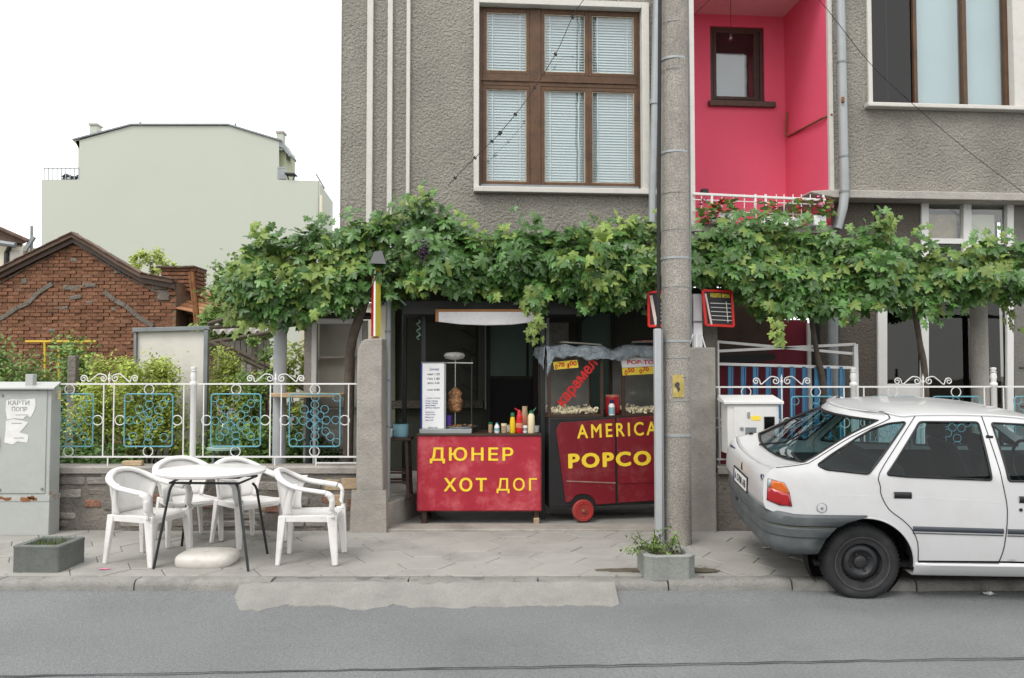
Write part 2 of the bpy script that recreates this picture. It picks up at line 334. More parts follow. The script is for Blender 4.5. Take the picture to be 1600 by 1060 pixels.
# ---------------------------------------------------------------- lettering as thin raised geometry
def text_mesh(body, bold=.0, sp=1.0):
    cu = bpy.data.curves.new('lettering', 'FONT'); cu.body = body; cu.fill_mode = 'NONE'; cu.resolution_u = 3; cu.space_character = sp
    o = bpy.data.objects.new('lettering', cu); COL.objects.link(o)
    dg = bpy.context.evaluated_depsgraph_get(); dg.update()
    me = bpy.data.meshes.new_from_object(o.evaluated_get(dg)); bpy.data.objects.remove(o); bpy.data.curves.remove(cu)
    V = [Vector((v.co.x, v.co.y)) for v in me.vertices]; E = [tuple(e.vertices) for e in me.edges]; bpy.data.meshes.remove(me)
    ov, oe, of, *_ = geometry.delaunay_2d_cdt(V, E, [], 0, 1e-6)
    nx = {}
    for a, b in E: nx[a] = b
    def wind(c):                                                     # outlines may overlap: filled wherever they wind round a point
        w = 0
        for a, b in E:
            p, q = V[a], V[b]
            if (p.y > c.y) != (q.y > c.y) and c.x < (q.x-p.x)*(c.y-p.y)/(q.y-p.y)+p.x: w += 1 if q.y > p.y else -1
        return w
    tri = [tuple(f) for f in of if wind(sum((ov[i] for i in f), Vector((0,0)))/len(f)) != 0]
    cnt = {}
    for f in tri:
        for i in range(len(f)): k = tuple(sorted((f[i-1], f[i]))); cnt[k] = cnt.get(k, 0) + 1
    n = len(ov); x0, x1, y0, y1 = min(p.x for p in V), max(p.x for p in V), min(p.y for p in V), max(p.y for p in V); vs = []; fs = []
    sh = [(0,0)] if not bold else [(a*bold, b*bold*.8) for a, b in ((-1,0),(1,0),(-.5,.9),(.5,-.9),(.5,.9),(-.5,-.9))]
    for i, (a, b) in enumerate(sh):                                  # heavier strokes: the same outline struck again beside itself
        k = len(vs)
        for e in (0, 1 + .06*i): vs += [((p.x-x0+a+bold)/(x1-x0+2*bold), (p.y-y0+b+bold)/(y1-y0+2*bold), e) for p in ov]
        fs += [tuple(k+n+q for q in f) for f in tri] + [(k+a_, k+b_, k+n+b_, k+n+a_) for (a_, b_), c in cnt.items() if c == 1]
    return vs, fs
TX = {}
for body, bold in (('ДЮНЕР', .022), ('ХОТ', .026), ('ДОГ', .012), ('AMERICAN', .018), ('POPCORN', .045), ('карамел', .03), ('0', .01), ('70', .02), ('1', .01), ('00', .02), ('50', .02), ('POP-TOP', .02), ('0.70', .01), ('1.00', .01), ('0.50', .01),
                   ('A 5708 AB', .02), ('КАРТИ', .012), ('ПОПР', .012), ('нашето меню', .01), ('Дюнер', 0), ('мал 1.50', 0), ('гол 1.80', 0), ('дюн 2.20', 0), ('сок 0.80', 0), ('хот дог с кетчуп', 0), ('хот дог с горчица', 0), ('хот дог с всичко', 0), ('дюнер с лютеница', 0), ('дюнер порция', 0), ('бира вода кола', 0), ('айрян 0.60', 0)):
    TX[body] = text_mesh(body, bold, {'ДЮНЕР': 1.22, 'ХОТ': 1.25, 'ДОГ': 1.25, 'AMERICAN': 1.35, 'POPCORN': 1.22}.get(body, 1.0))
def text(body, mt, parent, p0, p1, z0=None, rot=0, th=.003, name='lettering', shear=0):
    """text in the parent's frame on the plane y = p0.y; p0 lower left, p1 upper right"""
    vs, fs = TX[body]; p0 = Vector(p0); p1 = Vector(p1); w = p1.x - p0.x; h = p1.z - p0.z
    mb = MB(); c, s = math.cos(rot), math.sin(rot); out = []
    for x, y, e in vs:
        a, b = x * w, y * h
        out.append((p0.x + a*c - b*s, p0.y - th * e, p0.z + a*s + b*c + shear * a))
    mb.add(out, fs)
    return build(name, mb, mt, parent, recalc=True)
# ================================================================ GROUND
ROADZ = -.11
def sheet(name, x0, x1, y0, y1, z, mt, parent=None, nx=1, ny=1, amp=0, kind='structure'):
    rows = [[(lerp(x0, x1, i/nx), lerp(y0, y1, j/ny), z + (amp * noise.noise((lerp(x0,x1,i/nx)*1.3, lerp(y0,y1,j/ny)*1.3, 0)) if amp else 0)) for i in range(nx+1)] for j in range(ny+1)]
    return build(name, MB().grid(rows), mt, parent, smooth=60 if amp else 0, kind=kind)
sheet('ground', -220, 220, -120, 260, -.2, M['soil'])
rows = []
for j in range(45):
    y = lerp(-9, 5.6, j/29) if j < 30 else lerp(5.6, 6.45, (j-29)/15)
    rows.append([(x, y, ROADZ + .037*min(1,max(0,(y-6.12)/.22)) + .006*noise.noise((x*1.3,y*1.3,0)) + .004*noise.noise((x*5,y*5,0))) for x in [lerp(-60,60,i/240) for i in range(241)]])
build('road', MB().grid(rows), M['asphalt'], None, smooth=60, kind='structure')
pav = sheet('pavement', -14, 14, 6.44, 8.62, -.012, M['mortar'], nx=90, ny=12, amp=.004)
# hexagonal concrete tiles, one object each
HA = .25
def clip(poly, y0, y1):
    def half(pl, f):
        out = []
        for i in range(len(pl)):
            a, b = pl[i], pl[(i+1) % len(pl)]; fa, fb = f(a), f(b)
            if fa >= 0: out.append(a)
            if fa * fb < 0: t = fa / (fa - fb); out.append((a[0] + (b[0]-a[0])*t, a[1] + (b[1]-a[1])*t))
        return out
    poly = half(poly, lambda p: p[1] - y0)
    return half(poly, lambda p: y1 - p[1]) if len(poly) > 2 else []
def tile_mesh(poly):
    mb = MB(); n = len(poly); cx = sum(p[0] for p in poly)/n; cy = sum(p[1] for p in poly)/n
    ins = [(p[0] + (cx-p[0])*.03, p[1] + (cy-p[1])*.03) for p in poly]
    vs = [(p[0], p[1], -.03) for p in poly] + [(p[0], p[1], -.004) for p in poly] + [(p[0], p[1], 0) for p in ins]
    fs = [(i, (i+1)%n, n+(i+1)%n, n+i) for i in range(n)] + [(n+i, n+(i+1)%n, 2*n+(i+1)%n, 2*n+i) for i in range(n)] + [tuple(range(2*n, 3*n))]
    me = mb.add(vs, fs).mesh('paving_tile'); me.materials.append(M['pave']); return me
rt = random.Random(3)
full = tile_mesh([((HA-.003)*math.cos(R(60*k)), (HA-.003)*math.sin(R(60*k))) for k in range(6)])
ci = 0; xx = -5.6
while xx < 5.7:
    yy = 6.30 + (HA*math.sqrt(3)/2 if ci % 2 else 0)
    while yy < 8.9:
        pl = clip([(xx+(HA-.003)*math.cos(R(60*k)), yy+(HA-.003)*math.sin(R(60*k))) for k in range(6)], 6.515, 8.34)
        if len(pl) > 2 and max(p[1] for p in pl) - min(p[1] for p in pl) > .05:
            whole = yy - HA*.867 >= 6.51 and yy + HA*.867 <= 8.345
            me = full if whole else tile_mesh([(p[0]-xx, p[1]-yy) for p in pl])
            inst('paving_tile', me, pav, (xx, yy, rt.uniform(-.004, .003)), (rt.uniform(-.006,.006), rt.uniform(-.006,.006), R(rt.choice((0,60,120,180)))+rt.uniform(-.008,.008) if whole else 0))
        yy += HA*math.sqrt(3)
    xx += 1.5*HA; ci += 1
# kerb stones
kroot = sheet('kerb', -14, 14, 6.36, 6.5, -.125, M['kerb'])
xk = -7.0
while xk < 7.2:
    ln = rt.choice((.95, 1.0, 1.05)); low = -2.15 < xk + ln/2 < .95
    mb = MB(); nx = 24; rows = []
    for i in range(nx+1):
        x = lerp(xk+.006, xk+ln-.006, i/nx); j = noise.noise((x*3, 1, 0))*.016 + noise.noise((x*11, 1, 0))*.008; top = (-.007 if low else .004) + noise.noise((x*2.2, 5, 0))*.010 + noise.noise((x*9, 5, 0))*.006
        rows.append([(x, 6.345+j, -.2), (x, 6.35+j, top-.045), (x, 6.36+j, top-.018), (x, 6.385+j, top), (x, 6.505, top-.003), (x, 6.505, -.2)])
    mb.grid(rows); mb.f += [tuple(range(6)), tuple(range(len(mb.v)-6, len(mb.v)))]
    build('kerb_stone', mb, M['kerb'], kroot, smooth=40); xk += ln
# pale concrete ramp laid against the lowered kerb
rows = []
x0, x1 = G(372, 930, -.1).x, G(962, 930, -.1).x
for i in range(91):
    t = i/90; x = lerp(x0, x1, t); row = []
    fr = 6.05 + .12*noise.noise((x*1.1, 3, 0)) + .09*noise.noise((x*4, 7, 0)) + .05*noise.noise((x*13, 9, 0)) + (.25*max(0, .05-t)/.05) + .03*max(0, t-.97)/.03 - (.09 if t < .42 else 0)*.6
    for j in range(13):
        s = j/12; y = lerp(6.37, fr, s); z = lerp(-.012, ROADZ+.0045, s**.8) + (noise.noise((x*4, y*5, 2))*.012 + noise.noise((x*13, y*15, 2))*.006)*(1-s*.6)
        row.append((x, y, z))
    row.append((x, fr-.004, ROADZ-.01)); rows.append(row)
build('ramp', MB().grid(rows), M['apron'], None, smooth=50, kind='structure')
# dark tar seam in the road
pts = [G(lerp(-120, 1720, i/60), 1059 - 29*max(-.1, lerp(-120,1720,i/60)/1600) + 2*noise.noise((i*.7,0,0)), ROADZ) for i in range(61)]
mb = MB(); rows = []
for i, p in enumerate(pts):
    w = .006 + .009*abs(noise.noise((i*.9, 4, 0))); rows.append([p + Vector((0, -w, .009)), p + Vector((0, w, .009))])
build('tar_seam', MB().grid(rows), mat('tar', (.03,.03,.032), .6, var=.2, vs=20), None, kind='structure')
# courtyard floor, gateway sill, raised platform, garden soil
sheet('courtyard_floor', -1.3, 14, 8.6, 12.6, -.004, M['apron'])
mb = MB().box((X(606,8.3), 8.30, -.15), (X(1080,8.3), 8.62, .022)); build('gateway_sill', mb, M['concrete'], None, bevel=.012, kind='structure')
mb = MB().prism([(X(606,8.42), 8.36, -.1), (-1.02, 9.35, -.1), (-.9, 12, -.1), (-5.2, 12, -.1), (-5.2, 8.56, -.1), (X(590,8.42), 8.56, -.1)], (0,0,.36)); build('courtyard_step', mb, M['concrete'], None, bevel=.015, kind='structure')
sheet('garden_soil', -40, -1.4, 8.5, 60, .05, M['soil'], nx=40, ny=40, amp=.06)
sheet('back_yard', 5, 60, 12, 60, -.05, M['soil'])
# ================================================================ GREY STREET CABINET (left edge)
cf, cb = 8.10, 8.28
def rough_patch(a, b, py):
    r_ = random.Random(a); n = 9; t = [(X(lerp(a,b,k/n),cf-.015), cf-.0125, Z(py+r_.uniform(1,4),cf)) for k in range(n+1)]; u = [(X(lerp(a,b,k/n),cf-.015), cf-.0125, Z(py-r_.uniform(1,3.5),cf)) for k in range(n,-1,-1)]
    return MB().prism(t+u, (0,.004,0))
cab = root('street_cabinet', 'grey metal street cabinet with torn paper notices on its door', 'cabinet', (X(30,cf), cf+.1, 0))
mb = MB().box((X(-34,cf), cf, Z(776,cf)), (X(81,cf), cb, Z(606,cf))); build('cabinet_body', mb, M['cabinet'], cab, bevel=.006)
mb = MB().box((X(-34,cf), cf-.006, 0), (X(82,cf), cb+.004, Z(782,cf))); build('base', mb, M['cabinet'], cab, bevel=.006)
mb = MB().box((X(-34.5,cf), cf-.012, Z(783,cf)), (X(82.5,cf), cb+.008, Z(775,cf))); build('seam', mb, M['rustpaint'], cab)
for a, b, c_ in ((-4,22,779),(36,62,780),(48,58,777),(82,84,770)): build('rust_patch', rough_patch(a,b,c_), M['rust'], cab)
z0 = Z(609,cf); mb = MB().add([(X(-40,cf), cf-.05, z0), (X(85,cf-.05), cf-.05, z0), (X(92,cb), cb+.05, z0+.05), (X(-40,cf), cb+.05, z0+.05), (X(-40,cf), cf-.05, z0+.018), (X(85,cf-.05), cf-.05, z0+.018), (X(92,cb), cb+.05, z0+.075), (X(-40,cf), cb+.05, z0+.075)],
    [(0,1,2,3),(4,5,6,7),(0,1,5,4),(1,2,6,5),(2,3,7,6),(3,0,4,7)]); build('lid', mb, M['cabinet'], cab, bevel=.004)
mb = MB().box((X(35,cf), cf+.05, z0+.02), (X(47,cf), cf+.12, Z(585,cf))); build('vent_cap', mb, M['cabinet'], cab, bevel=.004)
door = build('door', MB().box((X(-28,cf), cf-.010, Z(771,cf)), (X(75,cf), cf-.0005, Z(610,cf))), M['cabinet'], cab, bevel=.004)
for px, py in ((6,618),(5,765),(71,764)): build('bolt', MB().lathe([(0,-.014),(.012,-.014),(.014,0)], (X(px,cf), cf-.008, Z(py,cf)), 10, 'y'), M['galv_dark'], door)
build('handle', MB().box((X(-1,cf), cf-.03, Z(702,cf)), (X(3,cf), cf-.009, Z(682,cf))), M['creamplastic'], door, bevel=.004)
def torn(name, pts, d, mt, parent):
    return build(name, MB().prism([(X(a,d), d, Z(b,d)) for a, b in pts], (0,.0012,0)), mt, parent)
torn('notice', [(11,626),(20,624),(34,625),(56,623),(57,633),(55,641),(50,652),(42,650),(38,655),(24,654),(13,656),(10,640)], cf-.0135, M['paper'], cab)
torn('notice', [(11,658),(22,655),(34,657),(46,660),(40,668),(33,676),(47,680),(45,692),(30,690),(22,695),(9,692),(11,672)], cf-.0135, M['paper'], cab)
text('КАРТИ', M['ink'], cab, Vector((X(14,cf), cf-.0140, Z(634,cf)))-cab.location, Vector((X(52,cf), cf, Z(626,cf)))-cab.location, th=.0008) if False else None
for bd, a, b, c, d_ in (('КАРТИ', 14, 633, 47, 626), ('ПОПР', 20, 643, 44, 636)):
    vs, fs = TX[bd]; mb = MB(); p0 = Vector((X(a,cf-.014), cf-.0137, Z(b,cf-.014))); p1 = Vector((X(c,cf-.014), 0, Z(d_,cf-.014)))
    build('lettering', mb.add([(lerp(p0.x,p1.x,x), p0.y-.0008*e, lerp(p0.z,p1.z,y)) for x, y, e in vs], fs), M['galv_dark'], cab)
for py, a, b in ((648, 26, 46), (661, 20, 36), (684, 24, 40)):
    build('lettering', MB().box((X(a,cf-.014), cf-.0142, Z(py+1,cf)), (X(b,cf-.014), cf-.0134, Z(py,cf))), M['galv_dark'], cab)
for k in range(4): build('hinge', MB().box((X(86,cf), cf+.06, Z(613.5+k*3.4,cf)), (X(88,cf)+.004, cf+.085, Z(612+k*3.4,cf))), M['yellowcard'], cab)
# ================================================================ LEFT WALL, PILLAR AND ORNAMENTAL FENCE
FD = 8.40
def fp(px, py, d=FD): return Vector((X(px,d), d, Z(py,d)))
lw = root('garden_wall', 'low crumbling brick and concrete wall under the ornamental fence left of the gateway', 'wall', (X(300,FD), FD, 0))
def rough_wall(x0, x1, y0, y1, z0, z1, amp, step=.08):
    nx = max(2, int((x1-x0)/step)); nz_ = max(2, int((z1-z0)/step)); rows = []
    for j in range(nz_+1):
        z = lerp(z0, z1, j/nz_); rows.append([(lerp(x0,x1,i/nx), y0 + amp*(noise.noise((lerp(x0,x1,i/nx)*5, z*9, 1)) + .6*noise.noise((lerp(x0,x1,i/nx)*14, z*20, 4))), z) for i in range(nx+1)])
    mb = MB().grid(rows); mb.box((x0, y0+.03, z0), (x1, y1, z1)); return mb
zc = Z(738,FD)
build('wall_core', rough_wall(X(-260,FD), X(562,FD), 8.36, 8.56, -.05, zc, .022), M['plinth'], lw, smooth=70)
rb = random.Random(5)
cope = MB(); n = 40; rows = []
for i in range(n+1):
    x = lerp(X(-260,FD), X(560,FD), i/n); a = .012*noise.noise((x*4, 2, 2)); rows.append([(x, 8.33+a, zc-.005), (x, 8.325+a, zc+.05), (x, 8.35+a, zc+.066), (x, 8.58, zc+.066), (x, 8.58, zc-.005)])
cope.grid(rows); build('coping', cope, M['concrete'], lw, smooth=40)
M['brick_dull'] = mat('dull exposed brick',(.20,.10,.07),.9,var=.35,vs=9,bump=1,bs=40,bd=.02,rnd=.2,stain=(.17,.15,.13),sa=.8,ss=8); M['tan'] = mat('pale tan block', (.36,.27,.17), .9, var=.25, vs=8, bump=1, bs=40, bd=.01, rnd=.15); M['greyblock'] = mat('grey block', (.21,.195,.175), .9, var=.3, vs=5, bump=1, bs=30, bd=.02, rnd=.3)
spots = [(318,347,782,793,'brick_dull'),(140,166,780,792,'brick_dull'),(510,534,748,766,'tan'),(536,561,746,764,'tan'),(524,540,772,790,'tan'),(506,522,770,786,'brick_dull'),(470,505,752,764,'greyblock'),
         (100,140,745,757,'greyblock'),(143,180,745,756,'greyblock'),(186,226,752,764,'greyblock'),(232,276,748,760,'greyblock'),(282,330,752,766,'greyblock'),(100,134,764,777,'greyblock'),(170,214,784,796,'greyblock'),(352,392,770,784,'greyblock'),(398,440,752,766,'greyblock'),(420,446,785,800,'brick_dull'),(228,262,772,785,'brick_dull'),(450,486,776,790,'greyblock'),(546,558,778,794,'brick_dull')]
for a, b, c, d_, k in spots:
    x0, x1 = X(a,FD), X(b,FD); z0, z1 = Z(d_,FD), Z(c,FD); y = 8.338 + rb.uniform(0,.012)
    mb = MB().cbox(((x0+x1)/2, y+.05, (z0+z1)/2), (x1-x0, .1, z1-z0), m=Matrix.Rotation(rb.uniform(-.03,.03),3,'Y')); build('brick', mb, M[k], lw, bevel=.012)
cw = random.Random(41); z = .03
for r_ in range(7):
    x = X(62,FD) + (0 if r_%2 else .12)
    while x < X(552,FD):
        L_ = cw.uniform(.19,.30)
        if cw.random() < .5:
            mb = MB().cbox((x+L_/2, 8.397+cw.uniform(-.004,.02), z+.035), (L_-.014,.1,.066), m=Matrix.Rotation(cw.uniform(-.03,.03),3,'Y')); build('brick', mb, M[cw.choice(('greyblock',)*7+('plinth',)*6+('brick_dull',)*2+('tan',))], lw, bevel=.014)
        x += L_
    z += .080
# pillar
pl = root('gate_pillar', 'rough grey concrete gate pillar carrying the striped sign post, left of the red counter', 'pillar', (X(582,8.3), 8.4, 0))
outl = [(558,830),(558,690),(559,547),(566,533),(572,530),(597,529),(597,640),(600,760),(603,830)]
mb = MB().prism([(X(a,8.3), 8.28, Z(b,8.3) if b < 829 else -.05) for a, b in outl], (0,.32,0)); build('shaft', mb, M['concrete'], pl, bevel=.012)
mb = MB()
rows = []
for j in range(12):
    z = lerp(-.03, .42, j/11); w = .05*(1-j/11); rows.append([(X(555,8.3)-w*.6+.012*noise.noise((z*9,1,0)), 8.30, z), (X(552,8.3)-w*.3, 8.262-w*.5+.014*noise.noise((z*7,3,0)), z), (X(590,8.3), 8.258-w*.5+.014*noise.noise((z*8,5,0)), z), (X(605,8.3)+w*.2, 8.266-w*.4, z), (X(605,8.3)+w*.2, 8.4, z)])
build('base', MB().grid(rows), M['concrete'], pl, smooth=60)
# ornamental fence
WM, BL = M['whitemetal'], M['blue']
ring_w = MB().ring((0,0,0), .049, .0055, 20, 6).mesh('ring', 60); ring_w.materials.append(WM)
ring_b = MB().ring((0,0,0), .040, .0036, 16, 5).mesh('ring', 60); ring_b.materials.append(BL)
def scroll_mesh():
    s = []
    def spiral(cx, cz, r0, r1, a0, a1, n=14): return [(cx + lerp(r0,r1,i/n)*math.cos(lerp(a0,a1,i/n)), 0, cz + lerp(r0,r1,i/n)*math.sin(lerp(a0,a1,i/n))) for i in range(n+1)]
    # metres from the foot of the centre finial: inner curl at (.06,.06), outer curl at (.262,.055)
    a = spiral(.062, .055, .010, .040, R(200), R(200-470))[::1]
    o = spiral(.262, .052, .008, .038, R(20), R(20+420+90))
    mid = smooth_path([a[-1], (.11,0,.098), (.16,0,.060), (.21,0,.022), o[-1]], 6)
    return MB().tube(a + mid[1:-1] + o[::-1], .0062, 6).mesh('scroll', 60)
scm = scroll_mesh(); scm.materials.append(WM)
def post(parent, px, d, y0, y1, r=.030):
    x = X(px,d); zb, zt = Z(y1,d), Z(y0,d)
    prf = [(r,zb),(r,zt-.20),(r*1.25,zt-.19),(r*1.25,zt-.165),(r*.8,zt-.15),(r*1.1,zt-.10),(r*.85,zt-.055),(r*1.2,zt-.045),(r*.6,zt-.04),(r*1.0,zt-.02),(r*.9,zt-.005),(0.001,zt)]
    return build('post', MB().lathe(prf, (x, d, 0), 14), WM, parent, smooth=45)
def vbar(parent, px, y0, y1, d=FD, w=.011): return build('bar', MB().bar(fp(px,y0,d), fp(px,y1,d), w), WM, parent)
def blue_panel(parent, pxl, pxr, pyt, pyb, d=FD, white=True, top=2):
    c = (fp(pxl,pyt,d) + fp(pxr,pyb,d)) / 2; hw = (X(pxr,d)-X(pxl,d))/2; hh = (Z(pyt,d)-Z(pyb,d))/2
    cr = .03; pts = []
    for sx, sz, a in ((1,1,0),(-1,1,90),(-1,-1,180),(1,-1,270)):
        for q in range(4): t = R(a + 30*q); pts.append((c.x + sx*(hw-cr) + cr*math.cos(t), d, c.z + sz*(hh-cr) + cr*math.sin(t)))
    pn = build('panel', MB().tube(pts, .0075, 6, closed=True), BL, parent, smooth=60)
    off = set()
    for k in (.19, .41, .63, .85):
        for sx in (-1,1):
            for sz in (-1,1): off.add((sx*k*hw, sz*k*hh))
    for k in (.46, .82): off.add((k*hw,0)); off.add((-k*hw,0))
    for k in (.30, .6, .85): off.add((0,k*hh)); off.add((0,-k*hh))
    off.add((0,0))
    for ox, oz in sorted(off):
        if rb.random() < .1: continue
        ox += rb.uniform(-.007,.007); oz += rb.uniform(-.007,.007)
        inst('ring', ring_b, pn, (c.x+ox, d + rb.uniform(-.004,.004), c.z+oz), (0, rb.uniform(0,1), 0))
    if white:
        for q in ((0,hh+.047),(0,-hh-.05),(hw+.047,0),(-hw-.047,0)): inst('ring', ring_w, parent, (c.x+q[0], d, c.z+q[1]))
    return pn
def scrolls(parent, px, d=FD, py=600):
    b = fp(px, py, d)
    inst('scroll', scm, parent, b); inst('scroll', scm, parent, b, sc=(-1,1,1))
    build('finial', MB().lathe([(.004,0),(.009,.03),(.016,.055),(.006,.07),(.012,.085),(.006,.10),(.0005,.13)], b, 10), WM, parent, smooth=60)
fl = root('ornamental_fence', 'white iron fence with blue ringed panels between the grey cabinet and the left gate pillar', 'fence', (X(300,FD), FD, zc+.066), group='ornamental fences along the pavement')
build('rail', MB().bar(fp(-260,600.5), fp(558,600), .014, .016), WM, fl)
build('rail', MB().bar(fp(-260,714), fp(558,714), .014, .016), WM, fl)
build('rail', MB().bar(fp(495,723.5), fp(558,723.5), .010, .012), WM, fl)
for px in (303,-10,-250): post(fl, px, FD, 573, 736)
for px in (163,179,288,319,423,440,545): vbar(fl, px, 600, 714)
for px in (171,431,495): vbar(fl, px, 713, 737)
for a, b in ((-190,-110),(-70,5),(72,147),(196,271),(331,408),(453,532)): blue_panel(fl, a, b, 616, 698)
scrolls(fl, 171); scrolls(fl, 431)
# ================================================================ RIGHT PILLAR, WALL, FENCE AND OPEN GATE
pr = root('gate_pillar', 'grey concrete gate pillar behind the utility pole, right side of the gateway', 'pillar', (X(1098,8.3), 8.4, 0))
build('shaft', MB().box((X(1072,8.28), 8.28, -.05), (X(1118,8.28), 8.58, Z(543,8.28))), M['concrete'], pr, bevel=.012)
rw = root('garden_wall', 'low grey rendered wall behind the white car', 'wall', (X(1400,FD), FD, 0))
build('wall_core', rough_wall(X(1110,FD), 9.5, 8.36, 8.56, -.05, zc, .02), M['plinth'], rw, smooth=70)
mb = MB(); rows = []
for i in range(61):
    x = lerp(X(1117,FD), 9.5, i/60); a = .01*noise.noise((x*4,2,2)); rows.append([(x, 8.325+a, zc-.01), (x, 8.32+a, zc+.05), (x, 8.345+a, zc+.064), (x, 8.58, zc+.064), (x, 8.58, zc-.01)])
build('coping', mb.grid(rows), M['slab'], rw, smooth=40)
fr = root('ornamental_fence', 'white iron fence with blue ringed panels behind the parked white car', 'fence', (X(1400,FD), FD, zc+.066), group='ornamental fences along the pavement')
build('rail', MB().bar(fp(1118,605), fp(1960,604), .014, .016), WM, fr)
build('rail', MB().bar(fp(1118,718), fp(1960,718), .014, .016), WM, fr)
for px in (1333,1552,1775): post(fr, px, FD, 574, 740)
for px in (1124,1221,1318,1349,1442,1537,1567,1660,1760): vbar(fr, px, 604, 718)
for px in (1221,1442,1660): scrolls(fr, px, FD, 604)
for a, b in ((1127,1204),(1236,1312),(1358,1430),(1456,1530),(1584,1650),(1675,1750)): blue_panel(fr, a, b, 620, 702)
gt = root('iron_gate', 'open iron gate with crossed white top bars and blue uprights, standing behind the fence', 'gate', (X(1230,8.8), 8.8, 0))
GD = 8.8
def gp(px, py): return fp(px, py, GD)
for a, b, w in (((1121,533),(1121,790),.035),((1337,538),(1337,790),.045),((1120,534),(1335,553),.03),((1122,549),(1338,538),.03),((1122,569),(1337,575),.032),((1122,776),(1337,776),.032)):
    build('frame', MB().bar(gp(*a) + Vector((0, .004*w*100*(a[0]-b[0] != 0), 0)), gp(*b) + Vector((0, .004*w*100*(a[0]-b[0] != 0), 0)), w), WM, gt, bevel=.004)
for px in (1140,1160,1179,1199,1218,1237,1256,1275,1294,1314):
    build('upright', MB().bar(gp(px,573), gp(px-3,776), .036, .022), M['bluebar'], gt, bevel=.003)
    build('upright', MB().bar(gp(px+5,573)+Vector((0,.012,0)), gp(px+1,776)+Vector((0,.012,0)), .014, .02), M['bluebar'], gt)
# meter box on the fence
bd_ = 8.05
mbx = root('meter_box', 'white gas meter box with small viewing windows mounted on the fence', 'meter box', (X(1177,bd_), bd_+.1, Z(712,bd_)))
build('housing', MB().box((X(1136,bd_), bd_, Z(710,bd_)), (X(1216,bd_), 8.30, Z(632,bd_))), WM, mbx, bevel=.008)
z0 = Z(632,bd_); mb = MB().add([(X(1130,bd_), bd_-.03, z0), (X(1223,bd_), bd_-.03, z0), (X(1223,bd_), 8.32, z0+.035), (X(1130,bd_), 8.32, z0+.035), (X(1130,bd_), bd_-.03, z0+.03), (X(1223,bd_), bd_-.03, z0+.03), (X(1221,bd_), 8.32, z0+.085), (X(1132,bd_), 8.32, z0+.085)], [(0,1,2,3),(4,5,6,7),(0,1,5,4),(1,2,6,5),(2,3,7,6),(3,0,4,7)]); build('lid', mb, WM, mbx, bevel=.005)
dr = build('door', MB().box((X(1146,bd_), bd_-.012, Z(704,bd_)), (X(1212,bd_), bd_-.001, Z(636,bd_))), WM, mbx, bevel=.003)
build('viewing_window', MB().box((X(1192,bd_), bd_-.016, Z(683,bd_)), (X(1209,bd_), bd_-.0115, Z(651,bd_))), M['glass_dark'], dr); build('window_backing', MB().box((X(1193,bd_), bd_-.0135, Z(682,bd_)), (X(1208,bd_), bd_-.0125, Z(652,bd_))), M['dark'], dr)
build('viewing_window', MB().box((X(1163,bd_), bd_-.016, Z(684,bd_)), (X(1180,bd_), bd_-.0115, Z(668,bd_))), M['galv_dark'], dr)
build('warning_label', MB().box((X(1172,bd_), bd_-.0145, Z(657,bd_)), (X(1187,bd_), bd_-.0115, Z(650,bd_))), M['yellowcard'], dr)
build('lock', MB().lathe([(.001,-.022),(.014,-.02),(.018,-.010),(.02,0)], (X(1157,bd_), bd_-.012, Z(669,bd_)), 14, 'y'), M['steel'], dr, smooth=40)
build('lock', MB().box((X(1166,bd_), bd_-.022, Z(653,bd_)), (X(1170,bd_), bd_-.012, Z(644,bd_))), M['steel'], dr)
# ================================================================ GREY HOUSE
FA = Frame((X(530, 9.75), 9.75, 0), R(4.5))
F = FA.F
house = root('grey_house', 'grey pebble-dash house with a pink balcony recess and large brown window above the vine', 'house', FA.O, FA.a, local=True)
def holed(name, u0, u1, z0, z1, holes, n0, n1, mt, parent):
    us = sorted({u0, u1} | {h[i] for h in holes for i in (0,1)}); zs = sorted({z0, z1} | {h[i] for h in holes for i in (2,3)})
    us = [q for q in us if u0 <= q <= u1]; zs = [q for q in zs if z0 <= q <= z1]; mb = MB()
    for a, b in zip(us, us[1:]):
        for c, d in zip(zs, zs[1:]):
            if any(h[0] < (a+b)/2 < h[1] and h[2] < (c+d)/2 < h[3] for h in holes): continue
            mb.add([(a,n0,c),(b,n0,c),(b,n0,d),(a,n0,d)], [(0,1,2,3)])
    for h in holes:
        a, b, c, d = h[0], h[1], max(h[2],z0), min(h[3],z1)
        mb.add([(a,n0,c),(b,n0,c),(b,n0,d),(a,n0,d),(a,n1,c),(b,n1,c),(b,n1,d),(a,n1,d)], [(0,4,5,1),(1,5,6,2),(2,6,7,3),(3,7,4,0)])
    return build(name, mb, mt, parent, recalc=False)
ZT = 9.4; ZB = 2.78
uT = F(1080,150).x                                    # right edge of the main wall, at the balcony
u_w0, u_w1 = F(748,150).x, F(1003,150).x; z_w0, z_w1 = F(870,296).z, F(870,10).z
holed('wall', 0, uT, ZB, ZT, [(u_w0, u_w1, z_w0, z_w1)], 0, .14, M['stucco'], house)
build('side_wall', MB().add([(0,0,ZB),(0,9,ZB),(0,9,ZT),(0,0,ZT)], [(0,1,2,3)]), M['stucco'], house)
build('corner_trim', MB().box((-.012,-.012,ZB), (F(533.5,150).x,.05,ZT)), M['trimw'], house)
for a, b in ((573.5,583), (605.5,613.5), (635,641)):
    build('pilaster_strip', MB().box((F(a,150).x,-.045,ZB), (F(b,150).x,.02,ZT)), M['trimw'], house, bevel=.008)
build('roof', MB().box((-.5,-.6,ZT), (12,9.5,ZT+.25)), M['tile'], house)
